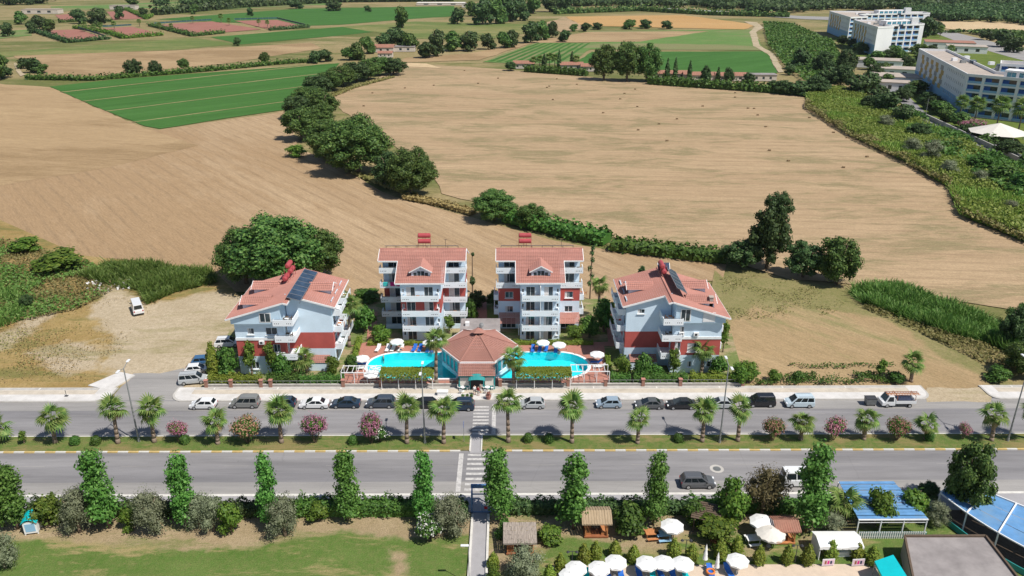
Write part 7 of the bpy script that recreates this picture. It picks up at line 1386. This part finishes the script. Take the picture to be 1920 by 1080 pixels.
hotel('middle hotel block with a sharp white corner', [tuple(cb), tuple(c0), tuple(c0 + Vector((.9, .43)) * 16), tuple(c0 + Vector((.9, .43)) * 16 + Vector((-.2, .98)) * 10), tuple(c0 + Vector((.85, .53)) * 55), tuple(c0 + Vector((.85, .53)) * 55 + d_ * 16), tuple(cb + inn_ * 16)], 19, 5, {0: 'pattern', 1: 'plain', 2: 'windows', 3: 'balcony', 4: 'windows'}, pent=(3, .1, .8))
c0 = G(1588, 76).xy; cb = G(1550, 60).xy; d_ = (cb - c0).normalized(); inn_ = Vector((d_.y, -d_.x))
hotel('farthest hotel block beyond the sharp-cornered one', [tuple(cb), tuple(c0), tuple(c0 + Vector((.9, .43)) * 20), tuple(c0 + Vector((.9, .43)) * 20 + d_ * 30), tuple(c0 + Vector((.97, .23)) * 90 + d_ * 34), tuple(c0 + Vector((.97, .23)) * 90 + d_ * 52), tuple(cb + inn_ * 18)], 18, 5, {0: 'pattern', 1: 'balcony', 3: 'balcony'}, pent=(3, .3, .7))
def lowhouse(px, py, w, d, h, label, roofm, rz=0, wallm='house_wall', flat=False):
    p = G(px, py); o = empty('low_building', p, rz, label, 'building'); m = MB(); wallp(m, (-w / 2, 0, 0), (1, 0, 0), (0, -1, 0), w, h, [(w * .15 + k * w * .28, w * .15 + k * w * .28 + w * .1, h * .25, h * .75) for k in range(3)])
    for s in (-1, 1): m.face([(s * w / 2, 0, 0), (s * w / 2, d, 0), (s * w / 2, d, h), (s * w / 2, 0, h)]); 
    m.face([(-w / 2, d, 0), (w / 2, d, 0), (w / 2, d, h), (-w / 2, d, h)]); m.build('wall', wallm, o)
    for k in range(3): window(o, (-w / 2, 0, 0), (1, 0, 0), (0, -1, 0), (w * .15 + k * w * .28, w * .15 + k * w * .28 + w * .1, h * .25, h * .75), True, frame='trim_white', name='window', mull=0)
    r = MB()
    if flat: r.box(-w / 2 - .3, w / 2 + .3, -.3, d + .3, h, h + .35)
    else:
        for s in (0, 1): tiles(r, (-w / 2 - .4, -.5 if s == 0 else d + .5, h - .1), (1, 0, 0), (0, (d / 2 + .5) * (1 if s == 0 else -1), d * .22), w + .8, math.hypot(d / 2 + .5, d * .22), course=.9, wave=1.0, amp=.06)
        for s in (-1, 1): r.face([(s * w / 2, 0, h), (s * w / 2, d, h), (s * w / 2, d / 2, h + d * .2)])
    r.build('roof', roofm, o)
lowhouse(982, 129, 13, 7, 3.2, 'farm shed with red tiled roof beside the trimmed hedge', 'roof_tile_old', -.05); lowhouse(1072, 131, 14, 7, 3, 'farmhouse with brown roof behind the slim cypresses', 'roof_tile_old'); lowhouse(1108, 134, 12, 7, 3, 'farm shed with brown roof beside the eucalyptus', 'roof_tile_old'); lowhouse(1262, 148, 18, 7, 3, 'long farm shed with red roof between cypresses', 'roof_tile_old', -.05); lowhouse(1312, 151, 18, 7, 3, 'long farm shed with red roof behind round trees', 'roof_tile_old', -.05); lowhouse(1372, 152, 18, 7, 3, 'farm shed with red roof at the end of the row', 'roof_tile_old', -.05); lowhouse(1432, 152, 14, 7, 3.2, 'farm shed with grey flat roof by the grove', 'roof_grey', -.05, flat=True)
lowhouse(715, 98, 18, 9, 3.4, 'farmyard house with pale roof among the windbreak trees', 'roof_tile_old'); lowhouse(752, 97, 20, 8, 3.4, 'farmyard barn with grey roof among the windbreak trees', 'roof_grey', flat=True); lowhouse(722, 108, 10, 6, 3, 'small pink-roofed outbuilding in the farmyard', 'roof_tile_old'); lowhouse(75, 26, 44, 14, 5, 'pale long hall at the clay courts', 'roof_flat', flat=True); lowhouse(230, 18, 34, 12, 5, 'second pale hall behind the clay courts', 'roof_flat', flat=True); lowhouse(878, 14, 18, 12, 5, 'small grey building among far trees', 'roof_grey', flat=True)
lowhouse(826, 10, 70, 26, 3, 'long pale greenhouse roof beyond the crops', 'canvas_beige', flat=True)
for x, y, w, l in ((1648, 128, 26, 'white gatehouse below the sharp-cornered hotel block'), (1690, 162, 30, 'white service building with flat roof between the hotels'), (1672, 145, 24, 'low white annex behind the hotel service building'), (1668, 172, 18, 'small white kiosk by the hotel drive'), (1780, 92, 34, 'brown-roofed hotel pavilion by the access road'), (1812, 100, 26, 'white-walled hotel annex by the access road')): lowhouse(x, y, w, w * .6, 4.5, l, 'roof_flat' if 'brown' not in l else 'roof_tile_old', -.4, 'hotel_white', True)
# court fences: dark netting on posts
for i, (a, b_) in enumerate((((63, 58), (127, 78)), ((127, 78), (200, 72)), ((290, 47), (397, 40)), ((363, 65), (290, 47)), ((440, 39), (520, 37)), ((520, 37), (573, 50)), ((193, 53), (247, 50)), ((147, 55), (200, 72)), ((240, 20), (270, 35)))):
    A, B = G(*a), G(*b_); L = (B - A).length; o = empty('court_fence', A, math.atan2(B.y - A.y, B.x - A.x), 'dark netting fence round the clay courts', 'fence', 'fences of the clay courts'); m = MB(); m.box(0, L, -.05, .05, 1.2 if i not in (1, 3) else .1, 2.6 if i not in (1, 3) else 1.2); m.build('netting', 'court_net', o); m = MB(); 
    for k in range(int(L / 6) + 1): m = MB(); m.bar((k * 6, 0, 0), (k * 6, 0, 3.4), .12); m.build('post', 'lamp_grey', o)
# palms by hotels and courts (far: trunk and crown)
def farpalm(px, py, top, label, group):
    p = G(px, py); h = HT(p, top); o = empty('fan_palm', p, random.random() * 6, label, 'palm tree', group); m = MB(); m.tube((0, 0, 0), (0, 0, h * .85), .3, .2, 6); m.build('trunk', 'palm_trunk', o); q = []
    for i in range(22):
        el = 80 - 120 * i / 21; f = link('frond', FRG, o, (0, 0, h * .85)); f.rotation_euler = (0, R(-el), R(i * 137.5)); s = h * .17; f.scale = (s, s * 1.2, s)
for x, y, t_ in ((1798, 222, 186), (1826, 232, 190), (1868, 238, 190), (1908, 250, 195), (1690, 85, 62), (1755, 66, 48), (1762, 70, 52), (1780, 108, 88)): farpalm(x, y, t_, 'palm in front of the hotel facade', 'palms round the hotels')
for x, y, t_ in ((1012, 128, 108), (1030, 128, 104), (1040, 128, 106), (1080, 129, 108), (1000, 128, 110)): farpalm(x, y, t_, 'palm in the farm garden beside the cypresses', 'palms of the farm garden')
for x, y, t_ in ((160, 60, 44), (178, 64, 48), (190, 60, 45), (215, 56, 42), (300, 56, 44), (322, 58, 46), (362, 44, 32), (415, 42, 28), (430, 48, 36), (486, 50, 38), (502, 52, 40), (262, 50, 38)): farpalm(x, y, t_, 'palm beside the clay courts', 'palms of the clay courts')
for i, (x, y, t_, w) in enumerate(((1800, 240, 212, 50), (1835, 255, 235, 40), (1765, 215, 190, 50), (1740, 195, 172, 40), (1720, 175, 150, 44), (1690, 190, 165, 36), (1640, 118, 95, 34), (1665, 112, 92, 36), (1690, 115, 95, 30), (1612, 100, 78, 34), (1655, 140, 118, 36), (1600, 90, 72, 26), (1720, 100, 82, 34), (1890, 290, 262, 60), (1850, 268, 250, 40), (1810, 250, 232, 30), (1935, 312, 285, 60), (1700, 180, 158, 34), (1660, 160, 138, 30), (1640, 150, 120, 34), (1630, 130, 108, 30), (1750, 205, 180, 40), (1775, 228, 205, 36), (1700, 128, 104, 30), (1730, 115, 92, 34), (1745, 100, 84, 26), (1712, 140, 120, 26), (1580, 84, 66, 24), (1680, 105, 85, 30), (1760, 120, 100, 30))): plant('bush' if i % 3 else 'tree', ('dark%d' if i % 2 else 'fargreen%d') % (i % 2), x, y, t_, w, 'dark greenery planted at the foot of the hotels', 'bush', 'planting at the foot of the hotels')
plant('oleander', 'oleander_pink', 1822, 246, 222, 46, 'pink flowering oleander below the blue hotel balconies', 'shrub')
p = G(1868, 262); o = empty('canopy_tent', p, 0, 'large pale cone-roofed tent below the hotel', 'tent'); m = MB(); n = 8; r = 10.5
for i in range(n): a, b_ = i * PI / 4, (i + 1) * PI / 4; m.face([(math.cos(a) * r, math.sin(a) * r, 3.0), (math.cos(b_) * r, math.sin(b_) * r, 3.0), (0, 0, 6.4)])
m.build('canopy', 'canvas_beige', o)
for i in range(n): q = MB(); a = i * PI / 4; q.bar((math.cos(a) * r * .97, math.sin(a) * r * .97, 0), (math.cos(a) * r * .97, math.sin(a) * r * .97, 3.0), .2); q.build('post', 'lamp_grey', o)
A, B = G(1700, 205), G(1960, 328); L = (B - A).length; m = MB(); m.box(0, L, -.2, .2, 0, 1.8); tag(m.build('retaining_wall', 'concrete', None, False, A, math.atan2(B.y - A.y, B.x - A.x)), 'long grey retaining wall between the reed bank and the hotel drive', 'wall')
p = G(1735, 218); o = empty('utility_pole', p, 0, 'thin utility pole beside the hotel drive', 'pole'); m = MB(); m.tube((0, 0, 0), (0, 0, HT(p, 185)), .14, .09, 6); m.build('pole', 'lamp_grey', o)

P = G(208, 535); heap = MB()
for k in range(46):
    a = random.random() * 6.28; r = random.random() ** .6; x, y = math.cos(a) * r * 7.5, math.sin(a) * r * 4.5; w = random.uniform(.12, .4); mm = Matrix.Translation((x, y, .15 + (1 - r) * .5)) @ Euler((random.random() * 3, random.random() * 3, random.random() * 3)).to_matrix().to_4x4(); heap.box(-w, w, -w * .7, w * .7, -w * .4, w * .4, random.choice((0, 0, 1, 2)), mm)
tag(heap.build('rubble', ['stone', 'trim_white', 'brick_pillar'], None, False, P), 'heap of scattered rubble beside the abandoned minibus', 'rubble', None, 'stuff')

# thin summer haze over the plain
mh_, th_, bh_ = nt('haze_air'); th_.nodes.remove(bh_); pv = th_.nodes.new('ShaderNodeVolumePrincipled'); pv.inputs['Color'].default_value = (.80, .88, 1, 1); pv.inputs['Density'].default_value = .00003; pv.inputs['Anisotropy'].default_value = .2
th_.links.new(pv.outputs[0], th_.nodes['Material Output'].inputs['Volume'])
mb = MB(); mb.box(-3000, 3000, -150, 4000, -3, 75); tag(mb.build('haze', 'haze_air'), kind='stuff')
